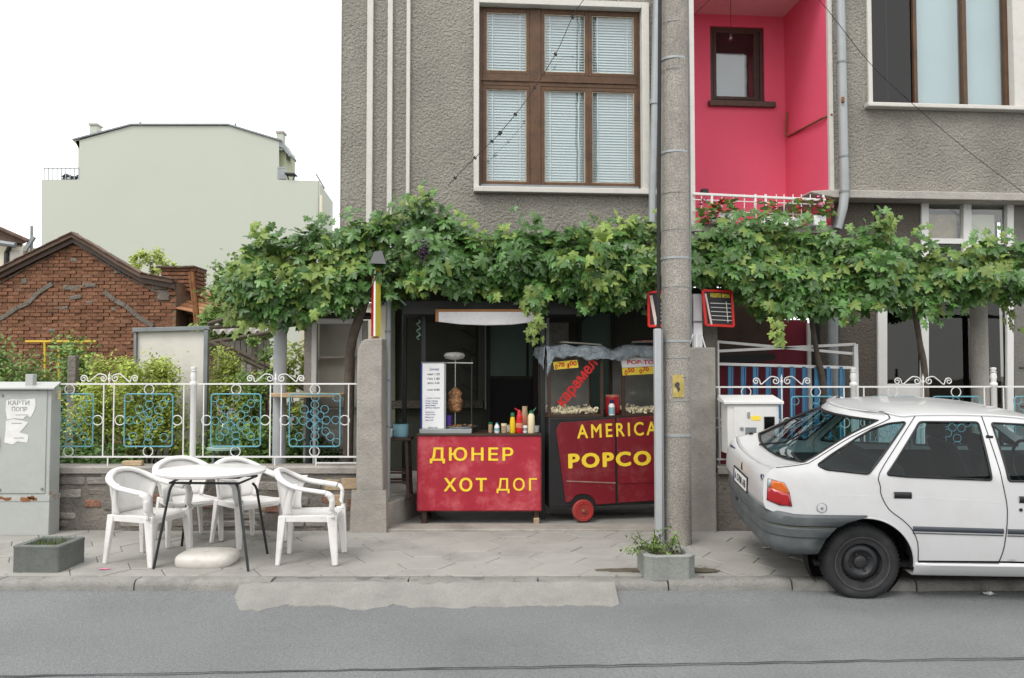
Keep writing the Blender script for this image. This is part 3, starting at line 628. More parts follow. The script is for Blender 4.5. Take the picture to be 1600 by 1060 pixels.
# big window
def frame_ring(mb, u0, u1, z0, z1, w, n0, n1):
    mb.box((u0,n0,z0),(u0+w,n1,z1)); mb.box((u1-w,n0,z0),(u1,n1,z1)); mb.box((u0+w,n0,z0),(u1-w,n1,z0+w)); mb.box((u0+w,n0,z1-w),(u1-w,n1,z1)); return mb
s0, s1 = F(740,150).x, F(1014,150).x; zs0 = F(870,304).z; zs1 = F(870,1).z
for a, b in (((s0,-.04,z_w0-.005),(u_w0+.004,.10,zs1)),((u_w1-.004,-.04,z_w0-.005),(s1,.10,zs1)),((u_w0+.0045,-.04,z_w1-.004),(u_w1-.0045,.10,zs1))): build('window_surround', MB().box(a,b), M['trimw'], house, bevel=.006)
build('window_sill', MB().box((s0-.0,-.10,zs0),(F(1022,150).x,.14,z_w0+.004)), M['trimw'], house, bevel=.008)
nW = .085
win = build('window', frame_ring(MB(), u_w0+.002, u_w1-.002, z_w0+.006, z_w1-.006, .055, nW-.01, nW+.07), M['wood'], house, bevel=.004)
def wu(px): return F(px,150,nW).x
def wz(py): return F(870,py,nW).z
build('mullion', MB().box((wu(828),nW-.025,z_w0+.01),(wu(845),nW+.06,z_w1-.01)), M['wood'], win, bevel=.006)
build('transom', MB().box((u_w0+.05,nW-.02,wz(137)),(u_w1-.05,nW+.06,wz(119))), M['wood'], win, bevel=.006)
build('transom', MB().box((u_w0+.04,nW-.035,wz(130.5)),(u_w1-.04,nW+.02,wz(127.5))), M['wood'], win, bevel=.003)
build('rail', MB().box((u_w0+.03,nW-.03,z_w0+.008),(u_w1-.03,nW+.03,wz(290.5))), M['galv_dark'], win, bevel=.003)
for (a, b) in ((754.5,828),(845,919.5),(919.5,996)):
    for (c, d) in ((18,119),(137,291)):
        u0, u1, z0, z1 = wu(a), wu(b), wz(d), wz(c); w = .044
        build('sash', frame_ring(MB(), u0, u1, z0, z1, w, nW-.016, nW+.04), M['wood'], win, bevel=.004)
        build('putty', frame_ring(MB(), u0+w-.001, u1-w+.001, z0+w-.001, z1-w+.001, .011, nW-.004, nW+.01), M['putty'], win)
        build('pane', MB().box((u0+w,nW+.006,z0+w),(u1-w,nW+.010,z1-w)), M['glass'], win)
        mb = MB(); q = z1 - w - .01; rot = Matrix.Rotation(R(62),3,'X')
        while q > z0 + w:
            mb.cbox(((u0+u1)/2, nW+.05, q), (u1-u0-.094, .037, .0014), m=rot); q -= .034
        for uu in (u0+.12, u1-.12): mb.box((uu-.006,nW+.030,z0+w),(uu+.006,nW+.032,z1-w))
        build('blind', mb, M['blind'], win, kind='stuff')
build('room', MB().add([(u_w0,.16,z_w0),(u_w1,.16,z_w0),(u_w1,.16,z_w1),(u_w0,.16,z_w1),(u_w0,2,z_w0),(u_w1,2,z_w0),(u_w1,2,z_w1),(u_w0,2,z_w1)],[(4,5,6,7),(0,1,5,4),(1,2,6,5),(2,3,7,6),(3,0,4,7)]), M['trimw'], house, recalc=False)
# balcony recess
NB = 1.35
ub0, ub1 = F(1080,150).x, F(1293,150).x; ubR = ub1 + .02
zfl = F(1180,352).z; zce = FA.F(1150,24,NB).z
wz0, wz1 = FA.F(1150,160,NB).z, FA.F(1150,42,NB).z; wu0, wu1 = FA.F(1110,100,NB).x, FA.F(1194,100,NB).x
holed('balcony_wall', ub0, ubR, zfl-.4, zce, [(wu0,wu1,wz0,wz1)], NB, NB+.14, M['pink'], house)
build('balcony_side', MB().add([(ubR,0,zfl-.4),(ubR,NB,zfl-.4),(ubR,NB,zce),(ubR,0,zce)],[(0,1,2,3)]), M['pink'], house)
build('balcony_side', MB().add([(ub0,.0,zfl-.4),(ub0,NB,zfl-.4),(ub0,NB,zce),(ub0,0,zce)],[(3,2,1,0)]), M['pink'], house)
build('balcony_ceiling', MB().add([(ub0,0,zce),(ubR,0,zce),(ubR,NB,zce),(ub0,NB,zce)],[(0,1,2,3)]), mat('pale pink ceiling', (.66,.40,.42), .8, var=.05), house)
build('wall', MB().box((ub0+.004,.003,zce+.004),(ubR+.1,.2,ZT-.01)), M['stucco'], house)
build('balcony_slab', MB().box((ub0-.02,-.06,zfl-.10),(ubR+.04,NB,zfl)), M['slab'], house, bevel=.01)
build('balcony_apron', MB().box((ub0,-.01,ZB+.1),(ubR,.1,zfl-.102)), M['stucco'], house)
build('corner_trim', MB().box((ub0-.03,-.02,zfl+.002),(ub0+.035,.03,ZT-.02)), M['trimw'], house)
build('corner_trim', MB().box((ubR-.012,-.02,F(1293,300).z),(ubR+.042,.03,ZT-.02)), M['trimw'], house)
bw = build('balcony_window', frame_ring(MB(), wu0+.003, wu1-.003, wz0+.003, wz1-.003, .05, NB+.03, NB+.09), M['wood_dark'], house, bevel=.004)
build('casement', frame_ring(MB(), wu0+.05, wu1-.10, wz0+.045, wz1-.045, .045, NB+.02, NB+.07), M['wood_dark'], bw, bevel=.004)
build('pane', MB().box((wu0+.09,NB+.045,wz0+.09),(wu1-.14,NB+.049,wz1-.09)), M['glass'], bw)
build('curtain', MB().box((FA.F(1112,100,NB+.2).x,NB+.20,wz0),(FA.F(1163,100,NB+.2).x,NB+.205,FA.F(1140,84,NB+.2).z)), M['curtain'], bw)
build('shutter', MB().box((wu1-.10,NB+.05,wz0+.05),(wu1-.055,NB+.06,wz1-.05)), M['wood_dark'], bw)
build('sill', MB().box((wu0-.04,NB-.07,FA.F(1150,168,NB).z),(wu1+.14,NB+.02,wz0+.001)), mat('brown stone sill',(.10,.075,.06),.8,var=.3,vs=20), house, bevel=.006)
build('room', MB().add([(wu0,NB+.15,wz0),(wu1,NB+.15,wz0),(wu1,NB+.15,wz1),(wu0,NB+.15,wz1),(wu0,NB+1.5,wz0),(wu1,NB+1.5,wz0),(wu1,NB+1.5,wz1),(wu0,NB+1.5,wz1)],[(4,5,6,7),(0,1,5,4),(1,2,6,5),(2,3,7,6),(3,0,4,7)]), M['dark'], house, recalc=False)
a = FA.F(1142,24,.8); b = FA.F(1142,58,.8); build('bulb_cord', MB().tube([(a.x,.8,zce),(b.x,.8,b.z)], .004, 5), M['wire'], house)
build('bulb', MB().lathe([(.012,.05),(.016,.02),(.03,-.02),(.022,-.05),(.001,-.062)], (b.x,.8,b.z), 12), M['glass'], house, smooth=60)
# bracket on the pink side wall
pA = Vector((ubR-.01, NB*.92, FA.F(1230,217,NB).z)); pB = Vector((ubR-.03, .12, FA.F(1288,184,.1).z))
build('clothes_bracket', MB().tube([pA, pB, (ubR+.02,-.03,pB.z-.0)], .014, 6), M['rust'], house)
build('clothes_bracket', MB().tube([pA+Vector((-.03,0,0)), pA+Vector((-.01,0,.34))], .014, 6), M['rust'], house)
# right wing
uR1 = 12.0; zbm = F(1450,301).z
ru0, ru1 = F(1361,100).x, F(1582,100).x; rz0, rz1 = F(1450,166).z, ZT-1.2
holed('wall', ubR+.03, uR1, zbm, ZT, [(ru0,ru1,rz0,rz1)], 0, .16, M['stucco'], house)
build('beam', MB().prism([(F(1264,302).x,-.06,F(1264,303).z),(F(1300,296).x,-.07,zbm-.10),(uR1,-.07,zbm-.10),(uR1,-.07,zbm),(F(1300,294).x,-.07,zbm),(F(1264,300).x,-.06,zbm-.02)],(0,1.5,0)), M['slab'], house, bevel=.01)
for a, b in (((ru0-.055,-.03,rz0-.004),(ru0+.004,.1,rz1)),((ru1-.004,-.03,rz0-.004),(F(1600,100).x+.03,.1,rz1))): build('window_surround', MB().box(a,b), M['trimw'], house, bevel=.006)
build('window_sill', MB().box((F(1350,165).x,-.11,rz0-.055),(F(1640,165).x,.14,rz0)), M['trimw'], house, bevel=.01)
rw_ = build('window', frame_ring(MB(), ru0+.003, ru1-.003, rz0+.003, rz1-.003, .05, .07, .15), M['wood'], house, bevel=.004)
def ru(px): return F(px,100,.1).x
for px, w in ((1428,.05),(1505,.058)): build('mullion', MB().box((ru(px)-w/2,.06,rz0+.02),(ru(px)+w/2,.14,rz1-.02)), M['wood'], rw_, bevel=.005)
for a, b in ((1363,1425),(1431,1503),(1509,1580)): build('pane', MB().box((ru(a),.10,rz0+.04),(ru(b),.104,rz1-.04)), M['glass_dark'] if a < 1400 else M['glass'], rw_)
for a, b in ((1433,1501),(1512,1574)): build('curtain', MB().box((ru(a)-.03,.20,rz0+.03),(ru(b)+.03,.21,rz1)), M['curtain'], rw_)
build('rod', MB().bar((ru(1392),.18,rz0),(ru(1389),.18,rz1),.012), M['galv'], rw_)
build('room', MB().add([(ru0,.165,rz0),(ru1,.165,rz0),(ru1,.165,rz1),(ru0,.165,rz1),(ru0,2,rz0),(ru1,2,rz0),(ru1,2,rz1),(ru0,2,rz1)],[(4,5,6,7),(0,1,5,4),(1,2,6,5),(2,3,7,6),(3,0,4,7)]), mat('dim olive room',(.17,.175,.14),.9,var=.1), house, recalc=False)
# ground floor, set back
NG = 1.35
def g(px, py, n=None): return FA.F(px, py, NG if n is None else n)
lu0 = g(606,560).x
dz0, dz1 = -.1, g(870,505).z
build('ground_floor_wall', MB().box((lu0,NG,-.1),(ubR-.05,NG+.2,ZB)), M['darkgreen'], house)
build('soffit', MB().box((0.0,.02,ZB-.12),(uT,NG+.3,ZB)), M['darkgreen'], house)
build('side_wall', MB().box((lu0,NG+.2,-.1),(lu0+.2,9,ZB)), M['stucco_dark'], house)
build('frame_post', MB().bar(g(614,470,NG-.04), g(614,668,NG-.04), .06, .06), mat('greenish grey paint',(.16,.17,.13),.7,var=.2), house)
for a, b in ((612,657),(662,755)): build('ledge', MB().box((g(a,640,NG-.05).x,NG-.08,g(a,638).z),(g(b,640,NG-.05).x,NG-.002,g(b,626).z)), M['stucco_dark'], house)
shp = build('shutter', MB().box((g(664,500).x,NG-.03,g(664,626).z),(g(755,500).x,NG-.003,g(664,478).z)), M['darkgreen'], house)
build('frame_post', MB().bar(g(752,470,NG-.06), g(752,626,NG-.06), .09, .06), mat('dull brown grey paint',(.055,.055,.045),.7,var=.2), house)
build('frame_post', MB().bar(g(758.5,470,NG-.07), g(758.5,640,NG-.07), .02, .05), M['galv_dark'], house)
for k in range(4): build('slat', MB().bar(g(721,516+28*k,NG-.05), g(743,530+28*k,NG-.05), .02, .02), M['black'], shp)
build('slat', MB().bar(g(744,500,NG-.05), g(744,620,NG-.05), .02, .02), M['black'], shp)
dp = build('doorway', frame_ring(MB(), g(760,560).x, g(838,560).x, .0, g(800,500).z, .05, NG-.06, NG-.002), M['black'], house)
build('pane', MB().box((g(765,560).x,NG-.03,g(790,588).z),(g(822,560).x,NG-.02,g(790,507).z)), M['teal'], dp)
build('pane', MB().box((g(826,560).x,NG-.03,g(790,588).z),(g(835,560).x,NG-.02,g(790,507).z)), M['teal'], dp)
build('panel', MB().box((g(765,560).x,NG-.03,.05),(g(835,560).x,NG-.02,g(790,592).z)), M['dark'], dp)
build('pale_panel', MB().box((g(852,515).x,NG-.03,g(868,545).z),(g(888,515).x,NG-.012,g(868,500).z)), M['tan' if False else 'stucco'], house)
for px in (905,958): build('mullion', MB().bar(g(px,470,NG-.03), g(px,760,NG-.03), .04, .04), M['black'], house)
build('pane', MB().box((g(908,560).x,NG-.02,g(910,640).z),(g(956,560).x,NG-.01,g(910,490).z)), M['teal'], house)
NG = .22
# brown ground floor wall and glazed bay on the right
build('ground_floor_wall', MB().box((ubR+.03,NG-.005,-.1),(g(1370,560).x,NG+.2,zbm-.11)), M['stucco_dark'], house)
build('ground_floor_wall', MB().box((g(1369.5,400).x,NG-.003,g(1400,470).z),(g(1440,400).x,NG+.2,zbm-.11)), M['stucco_dark'], house)
build('ground_floor_wall', MB().box((g(1584,560).x,NG-.004,-.1),(uR1,NG+.2,zbm-.11)), mat('grey render',(.16,.155,.14),.9,var=.15,bump=1,bs=40,bd=.01), house)
for k in range(5): build('groove', MB().box((g(1590,500).x,NG-.012,g(1600,395+60*k).z-.01),(uR1,NG-.003,g(1600,395+60*k).z+.01)), M['darkgreen'], house)
bay = build('glazed_bay', MB().bar(g(1377,476), g(1377,760), .12, .08), M['whitemetal'], house, bevel=.005)
for px, y0, w in ((1443,302,.10),(1509,302,.11),(1576,302,.09)): build('mullion', MB().bar(g(px,y0,NG+.01), g(px,760 if px != 1509 else 400,NG+.01), w, .08), M['whitemetal'], bay, bevel=.005)
build('transom', MB().bar(g(1437,377,NG+.012), g(1583,379,NG+.012), .07, .07), M['whitemetal'], bay, bevel=.005)
build('transom', MB().bar(g(1370,478,NG+.012), g(1440,479,NG+.012), .06, .07), M['whitemetal'], bay, bevel=.005)
build('panel', MB().box((g(1384,600).x,NG-.01,-.1),(g(1438,600).x,NG+.04,g(1400,600).z)), M['whitemetal'], bay, bevel=.005)
for a, b, c, d in ((1384,1438,600,481),(1449,1504,374,304),(1515,1571,374,304),(1449,1504,760,382),(1513,1571,760,382)):
    build('pane', MB().box((g(a,500).x,NG+.01,g(a,c).z),(g(b,500).x,NG+.015,g(a,d).z)), M['glass' if d < 310 else 'glass_dark'], bay)
build('room', MB().add([(g(1372,500).x,NG+.25,-.1),(g(1582,500).x,NG+.25,-.1),(g(1582,500).x,NG+.25,3.6),(g(1372,500).x,NG+.25,3.6),(g(1372,500).x,NG+2,-.1),(g(1582,500).x,NG+2,-.1),(g(1582,500).x,NG+2,3.6),(g(1372,500).x,NG+2,3.6)],[(4,5,6,7),(0,1,5,4),(1,2,6,5),(2,3,7,6),(3,0,4,7)]), M['seat'], house, recalc=False)
for a, b, c, d, m_ in ((1452,1502,376,333,'tan'),(1516,1562,376,333,'cream')): build('blind', MB().box((g(a,350).x,NG+.10,g(a,c).z),(g(b,350).x,NG+.11,g(a,d).z)), M[m_], bay)  # tan and cream cards standing in for the warm reflection in the top panes
# drainpipes
def pipe(pts, r, n=-.10):
    p = build('drainpipe', MB().tube([FA.F(a,b,n) for a,b in pts], r, 12), M['galv'], house, smooth=50)
    return p
p1 = pipe(((1027,-80),(1027,0),(1023,158)), .052); build('sleeve', MB().tube([FA.F(1022.5,156,-.10),FA.F(1022.4,163,-.10)], .056, 12), M['galv'], p1, smooth=50)
p1 = pipe(((1023,160),(1019,300),(1018,420)), .043)
p2 = pipe(((1312,-80),(1313,0),(1319,270),(1320,300),(1317,325),(1308,358)), .057)
for px, py in ((1315,98),(1318,245),(1319.5,300)): build('clamp', MB().tube([FA.F(px,py-1.5,-.10),FA.F(px,py+1.5,-.10)], .063, 12), M['galv_dark'], p2, smooth=50)
build('clamp', MB().tube([FA.F(1317,152,-.17),FA.F(1317,160,-.17)], .02, 8), M['rust'], p2)
build('drainpipe', MB().tube([g(1302,470,.12), g(1302,640,.12)], .06, 12), M['galv_dark'], house, smooth=50)
# balcony rail with grid
def rp(px, py): return F(px, py, -.05)
rl = build('balcony_railing', MB().bar(rp(1083,303), rp(1290,313), .03, .03), M['whitemetal'], house, bevel=.004)
for py in (312,329,343): build('rail', MB().bar(rp(1083,py), rp(1288,py+8), .010), M['whitemetal'], rl)
for px in (1096,1112,1128,1146,1163,1180,1196,1213,1225,1239,1252,1266,1286):
    w = .026 if px in (1112,1180,1196,1286) else .010
    build('bar', MB().bar(rp(px,304), rp(px,350), w), M['whitemetal'], rl)
# flower boxes hung on the railing
def flowers(label, px0, px1, py0, py1, n, mts, seed, boxpx):
    r_ = random.Random(seed); a = FA.O + FA.U*F((px0+px1)/2,py1,-.2).x + FA.N*(-.2); a.z = F(px0,py1,-.2).z
    t = root('flower_box', label, 'flower box', FA.O, FA.a, group='flower boxes on the balcony railing', local=True)
    b0, b1 = F(boxpx[0],boxpx[2],-.2), F(boxpx[1],boxpx[3],-.2)
    build('box', MB().box((b0.x,-.26,b1.z),(b1.x,-.08,b0.z)), M['whiteplastic'], t, bevel=.01)
    mb = MB(); fl_ = MB()
    for i in range(n):
        p = F(r_.uniform(px0,px1), r_.uniform(py0,py1), 0); p.y = r_.uniform(-.34,-.06); s = r_.uniform(.025,.05)
        m = Matrix.Rotation(r_.uniform(0,6.28),3,'Z') @ Matrix.Rotation(r_.uniform(-1.2,1.2),3,'X')
        mb.add([p + m @ Vector(q)*s for q in ((0,-1,0),(.9,-.3,.2),(.7,.8,0),(-.7,.8,0),(-.9,-.3,.2))], [(0,1,2),(0,2,3),(0,3,4)])
    build('foliage', mb, M['bush'], t, kind='stuff', recalc=False)
    for k in range(len(mts)):
        fl_ = MB()
        for i in range(4):
            c = F(r_.uniform(px0,px1), r_.uniform(py0,lerp(py0,py1,.8)), 0); c.y = r_.uniform(-.36,-.15)
            for j in range(9):
                p = c + Vector((r_.gauss(0,.022), r_.gauss(0,.022), r_.gauss(0,.018))); s = .016; m = Matrix.Rotation(r_.uniform(0,6.28),3,'Z') @ Matrix.Rotation(r_.uniform(-1.5,1.5),3,'X')
                fl_.add([p + m @ Vector(q)*s for q in ((-1,-1,0),(1,-1,0),(1,1,0),(-1,1,0))], [(0,1,2,3)])
        build('blossom', fl_, M[mts[k]], t, kind='stuff', recalc=False)
flowers('white flower box with red geraniums at the left end of the balcony railing', 1085, 1140, 320, 354, 130, ('flower_red','flower_pink'), 1, (1114,1146,334,349))
flowers('white flower box with pink blossoms at the right end of the balcony railing', 1262, 1292, 318, 345, 60, ('flower_pink',), 2, (1268,1288,338,354))
flowers('middle flower box with few red blooms half hidden by the grape vine', 1176, 1262, 318, 350, 80, ('flower_red',), 3, (1190,1250,340,356))
build('satellite_receiver', MB().box(tuple(F(1097,304,.05)), tuple(F(1104,297,.12))), M['black'], house)
# cables on the facade
cpts = smooth_path([P(1000,-60,8.6), P(912,0,9.2), P(868,85,9.3), P(820,160,9.4), P(782,207,9.5), P(778,212,9.5), P(742,247,9.55), P(700,290,9.6)], 6)
wr = build('clipped_cable', MB().tube(cpts, .0042, 5), M['wire'], None)
tag(wr, 'thin black cable with clips slanting across the big brown window', 'cable')
for k in range(4, len(cpts)-2, 4):
    build('clip', MB().cbox(cpts[k], (.040,.02,.026), m=Matrix.Rotation(R(40),3,'Y')), M['wire'], wr)
wr = build('slack_wire', MB().tube(smooth_path([P(1240,-40,9.6), P(1290,12,9.6), P(1360,100,9.7), P(1440,175,9.8), P(1530,250,9.9), P(1640,330,10.0)], 4), .004, 5), M['wire'], None); tag(wr, 'thin dark wire slanting across the grey wall under the right window', 'wire')
wr = build('slack_wire', MB().tube([FA.O+FA.U*F(1082,26).x+FA.N*-.05+Vector((0,0,F(1082,26).z)), P(1120,-10,9.3)], .004, 5), M['wire'], None); tag(wr, 'short dark wire at the top left of the pink balcony', 'wire')
# ================================================================ UTILITY POLE
PD = 7.72
px0 = X(1055.5, PD); up = root('utility_pole', 'tall exposed aggregate concrete utility pole with metal straps in front of the popcorn cart', 'utility pole', (px0, PD, 0))
NP = 28; rows = []
for j in range(60):
    z = lerp(-.02, 7.6, j/59); r_ = lerp(.136, .122, z/7.6); cx = px0 + lerp(.0, .012, z/4)
    rows.append([Vector((cx + r_*math.cos(2*math.pi*k/NP)*(1+.012*noise.noise((k*.9,z*5,0))), PD + r_*math.sin(2*math.pi*k/NP)*(1+.012*noise.noise((k*.9,z*5,3))), z)) for k in range(NP+1)])
build('shaft', MB().grid(rows), M['exposed'], up, smooth=60)
def pr_(z): return lerp(.136,.122,z/7.6)
for py in (88,235,402,533,681):
    z = Z(py,PD-.13); build('strap', MB().lathe([(pr_(z)+.003,-.012),(pr_(z)+.005,-.011),(pr_(z)+.005,.011),(pr_(z)+.003,.012)], (px0+.005,PD,z), 28, cap=False), M['galv'], up, smooth=40)
for py in (32,106,300,358,448,560,627):
    z = Z(py,PD-.13); build('wire_tie', MB().lathe([(pr_(z)+.002,-.003),(pr_(z)+.004,0),(pr_(z)+.002,.003)], (px0+.005,PD,z), 28, cap=False), M['galv_dark'], up)
c = []
for sz in (0,1):
    for k in range(7):
        a = R(-112 + 44*k/6); z = Z(621,PD-.13) if sz == 0 else Z(586,PD-.13); c.append((px0 + .139*math.cos(a), PD + .139*math.sin(a), z))
nt_ = build('yellow_stencil', MB().add(c, [(k,k+1,k+8,k+7) for k in range(6)]), mat('faded yellow paint',(.40,.31,.085),.8,var=.3,vs=16,stain=(.36,.31,.22),sa=.8,ss=16), up, smooth=60)
z = Z(605,PD-.14); mk = MB(); yb = PD-.1405
mk.prism([(px0-.035,yb,z+.03),(px0-.005,yb,z+.05),(px0+.012,yb,z+.03),(px0+.004,yb,z+.005),(px0+.016,yb,z-.02),(px0-.004,yb,z-.05),(px0-.012,yb,z-.03),(px0-.02,yb,z-.005),(px0-.035,yb,z+.005)], (0,.006,0)); build('stencil_mark', mk, M['ink'], up)
for k in range(4): build('stencil_mark', MB().box((px0-.0+.018*k,yb+.004,z+.085),(px0+.008+.018*k,yb+.012,z+.092)), M['ink'], up)
cx = X(1027.5,PD-.1); ct = root('cable_conduit', 'pale grey cable conduit running up the left side of the utility pole', 'conduit', (cx, PD-.1, 0))
build('channel', MB().box((cx-.030,PD-.14,0),(cx+.030,PD-.05,Z(514,PD-.1))), M['conduit'], ct, bevel=.006)
cb_ = build('cable', MB().tube([(cx+.01,PD-.1,Z(514,PD-.1)-.1),(cx+.02,PD-.1,3.0),(cx+.045,PD-.1,5),(cx+.06,PD-.1,7.4)], .018, 8), M['wire'], ct, smooth=60)
build('edge', MB().box((cx+.031,PD-.135,0),(cx+.045,PD-.06,Z(516,PD-.1))), M['galv_dark'], ct)
xr = X(1081,PD); tag(build('pole_cable', MB().tube([(xr-.01,PD,1.9),(xr-.005,PD,4),(xr-.02,PD,7.4)], .012, 8), M['galv_dark'], None, smooth=60), 'grey cable running up the right side of the utility pole', 'cable')
# ================================================================ BACKGROUND LEFT: brick outbuilding
BD = 15.5
bh = root('brick_outbuilding', 'old gabled red brick outbuilding behind the garden at the far left', 'outbuilding', (X(118,BD), BD, 0))
def bp(px, py): return P(px, py, BD)
roofl = [(-260,528),(-120,470),(0,428),(60,398),(118,370),(150,388),(190,413),(225,432),(274,441)]
def roof_z(x):
    return prof([(X(a,BD),Z(b,BD)) for a,b in roofl], x)
bx0, bx1 = X(-150,BD), X(273,BD)
mb = MB().prism([(bx0,BD+.02,-.1),(bx1-.01,BD+.02,-.1)] + [(X(a,BD)-.01,BD+.02,Z(b,BD)-.02) for a,b in roofl[::-1] if X(a,BD) >= bx0], (0,.2,0)); build('wall', mb, M['bmortar'], bh)
build('side_wall', MB().box((bx1-.2,BD+.22,-.1),(bx1-.01,BD+6,Z(441,BD))), M['bmortar'], bh)
BW, BH = .215, .067; cand = []; rk = random.Random(11)
row = 0; z = .1
while z < 4.6:
    x = bx0 - (BW/2 if row % 2 else 0)
    while x < bx1:
        a, b = max(x, bx0)+.006, min(x+BW-.012, bx1)
        if b - a > .06 and z + BH < min(roof_z(a), roof_z(b)) - .03: cand.append((a, b, z))
        x += BW
    z += BH; row += 1
vis = [c_ for c_ in cand if c_[2] > 1.35 and c_[0] > X(-2,BD)]; rk.shuffle(vis); first = vis[:300]; rest = [c_ for c_ in cand if c_ not in set(first)]
bme = MB().cbox((0,0,0),(1,.06,BH-.009)).mesh('brick'); bme.materials.append(M['brick'])
for a, b, z in first:
    inst('brick', bme, bh, ((a+b)/2, BD+.02+rk.uniform(-.012,.03), z+BH/2), (0, rk.uniform(-.02,.02), rk.uniform(-.012,.012)), (b-a, 1, rk.uniform(.9,1.04)))
mb = MB()
for a, b, z in rest: mb.cbox(((a+b)/2, BD+.02+rk.uniform(-.012,.016), z+BH/2), (b-a, .06, (BH-.009)*rk.uniform(.9,1.04)), m=Matrix.Rotation(rk.uniform(-.02,.02),3,'Y'))
build('brickwork', mb, M['brick'], bh, kind='stuff')
def strip(pts, w, name='mortar_band', mt='greymortar', y=-.004):
    mb = MB()
    for (a, b), (c_, d) in zip(pts, pts[1:]): mb.bar(bp(a,b)+Vector((0,y,0)), bp(c_,d)+Vector((0,y-.002,0)), .05, w)
    return build(name, mb, M[mt], bh, bevel=.01)
strip([(-10,504),(8,495),(28,481),(45,474),(60,458),(82,444)], .085); strip([(163,456),(180,470),(196,478),(213,493),(240,511)], .085)
strip([(0,444),(40,420),(80,401),(110,380)], .022); strip([(126,386),(160,409),(200,434),(248,458)], .03)
for a, b, c_, d in ((112,450,26,9),(140,446,22,7),(118,465,20,7),(100,482,14,6),(38,440,10,9),(250,446,24,14),(256,462,20,16),(183,425,10,6),(116,407,12,6),(178,484,9,6),(140,473,12,5),(82,517,12,6)):
    p = bp(a,b); build('mortar_patch', MB().cbox(p+Vector((0,.004,0)), (c_/82.6, .05, d/82.6), m=Matrix.Rotation(rk.uniform(-.3,.3),3,'Y')), M['greymortar'], bh, bevel=.02)
# roof verge: two slopes of tiles seen on edge
mb = MB()
for (a, b), (c_, d) in zip(roofl, roofl[1:]):
    A, B = bp(a,b), bp(c_,d); o = Vector((0,0,.035)); mb.add([A+Vector((0,-.16,0))+o, B+Vector((0,-.16,0))+o, B+Vector((0,1.1,-.12))+o, A+Vector((0,1.1,-.12))+o, A+Vector((0,-.16,0))-o, B+Vector((0,-.16,0))-o, B+Vector((0,1.1,-.12))-o, A+Vector((0,1.1,-.12))-o], [(0,1,2,3),(4,5,6,7),(0,1,5,4),(1,2,6,5),(2,3,7,6),(3,0,4,7)])
rf = build('roof', mb, M['tile'], bh)
for (a, b), (c_, d) in zip(roofl, roofl[1:]):
    A, B = bp(a,b), bp(c_,d); n = max(1, int((B-A).length/.2))
    for k in range(n):
        p = A.lerp(B,k/n); q = A.lerp(B,(k+1.12)/n); build('verge_tile', MB().bar(p+Vector((0,-.06,.05+rk.uniform(0,.012))), q+Vector((0,-.06,.045)), .26, .025), M['tile'], rf, bevel=.006)
build('fascia', MB().prism([bp(a,b)+Vector((0,-.10,-.02)) for a,b in roofl[2:]] + [bp(a,b)+Vector((0,-.10,-.13)) for a,b in roofl[2:][::-1]], (0,.07,0)), M['wood_dark'], bh)
# brick chimney
ch = build('chimney', MB().box((bp(235,440).x,BD+.5,bp(235,450).z),(bp(287,440).x,BD+1.05,bp(235,416).z)), M['bmortar'], bh)
mb = None
for j in range(6):
    z = bp(235,452).z + j*.078
    for k in range(4):
        a = lerp(bp(234,440).x, bp(286,440).x, k/4); inst('brick', bme, ch, (a+.085+(j%2)*.04, BD+.49, z+.04), (0,rk.uniform(-.04,.04),rk.uniform(-.03,.03)), (.155,1.2,.95))
    for k in range(3): inst('brick', bme, ch, (bp(286,440).x+.02, BD+.62+k*.17, z+.04), (0,0,R(90)), (.155,1.2,.95))
for k, (a, b) in enumerate(((231,262),(258,289))): build('cap_tile', MB().cbox(((bp(a,413).x+bp(b,413).x)/2, BD+.75, bp(a,413).z), ((b-a)/82.6+.03,.7,.04), m=Matrix.Rotation((.03,-.05)[k],3,'Y')), M['tile'], ch, bevel=.008)
# lean-to with orange tiles right of the outbuilding
lt = root('tiled_shed', 'small brick shed with faded orange roof tiles beside the outbuilding', 'shed', (X(305,15), 15.4, 0))
build('wall', MB().box((bp(275,500).x,BD+.6,-.1),(bp(335,500).x,BD+3,bp(275,492).z)), M['bmortar'], lt)
for j in range(6):
    for k in range(5): inst('brick', bme, lt, (lerp(bp(278,500).x,bp(336,500).x,(k+.5)/5), BD+.59, bp(300,520).z+j*.078), (0,0,0), (.15,1,1))
rs = build('roof_boards', MB().prism([(bp(272,500).x,BD+.3,bp(272,500).z+.15),(bp(272,500).x,BD+3,bp(272,452).z),(bp(342,500).x,BD+3,bp(300,470).z-.25),(bp(345,500).x,BD+.3,bp(345,497).z)], (0,0,.05)), M['wood_dark'], lt)
A, B, C_, D = [Vector(q) for q in ((bp(272,500).x,BD+.3,bp(272,500).z+.21),(bp(345,500).x,BD+.3,bp(345,497).z+.06),(bp(342,500).x,BD+3,bp(300,470).z-.19),(bp(272,500).x,BD+3,bp(272,452).z+.06))]
A = bp(273,484); B = bp(343,500); D = bp(276,452)+Vector((0,1.5,.1)); C_ = bp(305,468)+Vector((0,1.5,.1))
for i in range(7):
    for j in range(6):
        p = [A.lerp(B,(i+s)/7).lerp(D.lerp(C_,(i+s)/7),(j+t)/6) for s,t in ((0,0),(.96,0),(.96,1.1),(0,1.1))]
        for q in (0,1): p[q].z += .025
        build('roof_tile', MB().prism(p, (0,0,.018)), M['orangetile'], lt)
for a, b, c_, d in ((297,425,305,495),(301,425,309,495)): tag(build('rusty_post', MB().tube([P(a,b,14.5), P(c_,d,14.5), P(c_+6,640,14.5)], .035, 8), M['rust'], None), 'thin rusty steel post sticking up beside the tiled shed, %s of the pair' % ('left' if a < 300 else 'right'), 'post', 'rusty posts beside the shed')
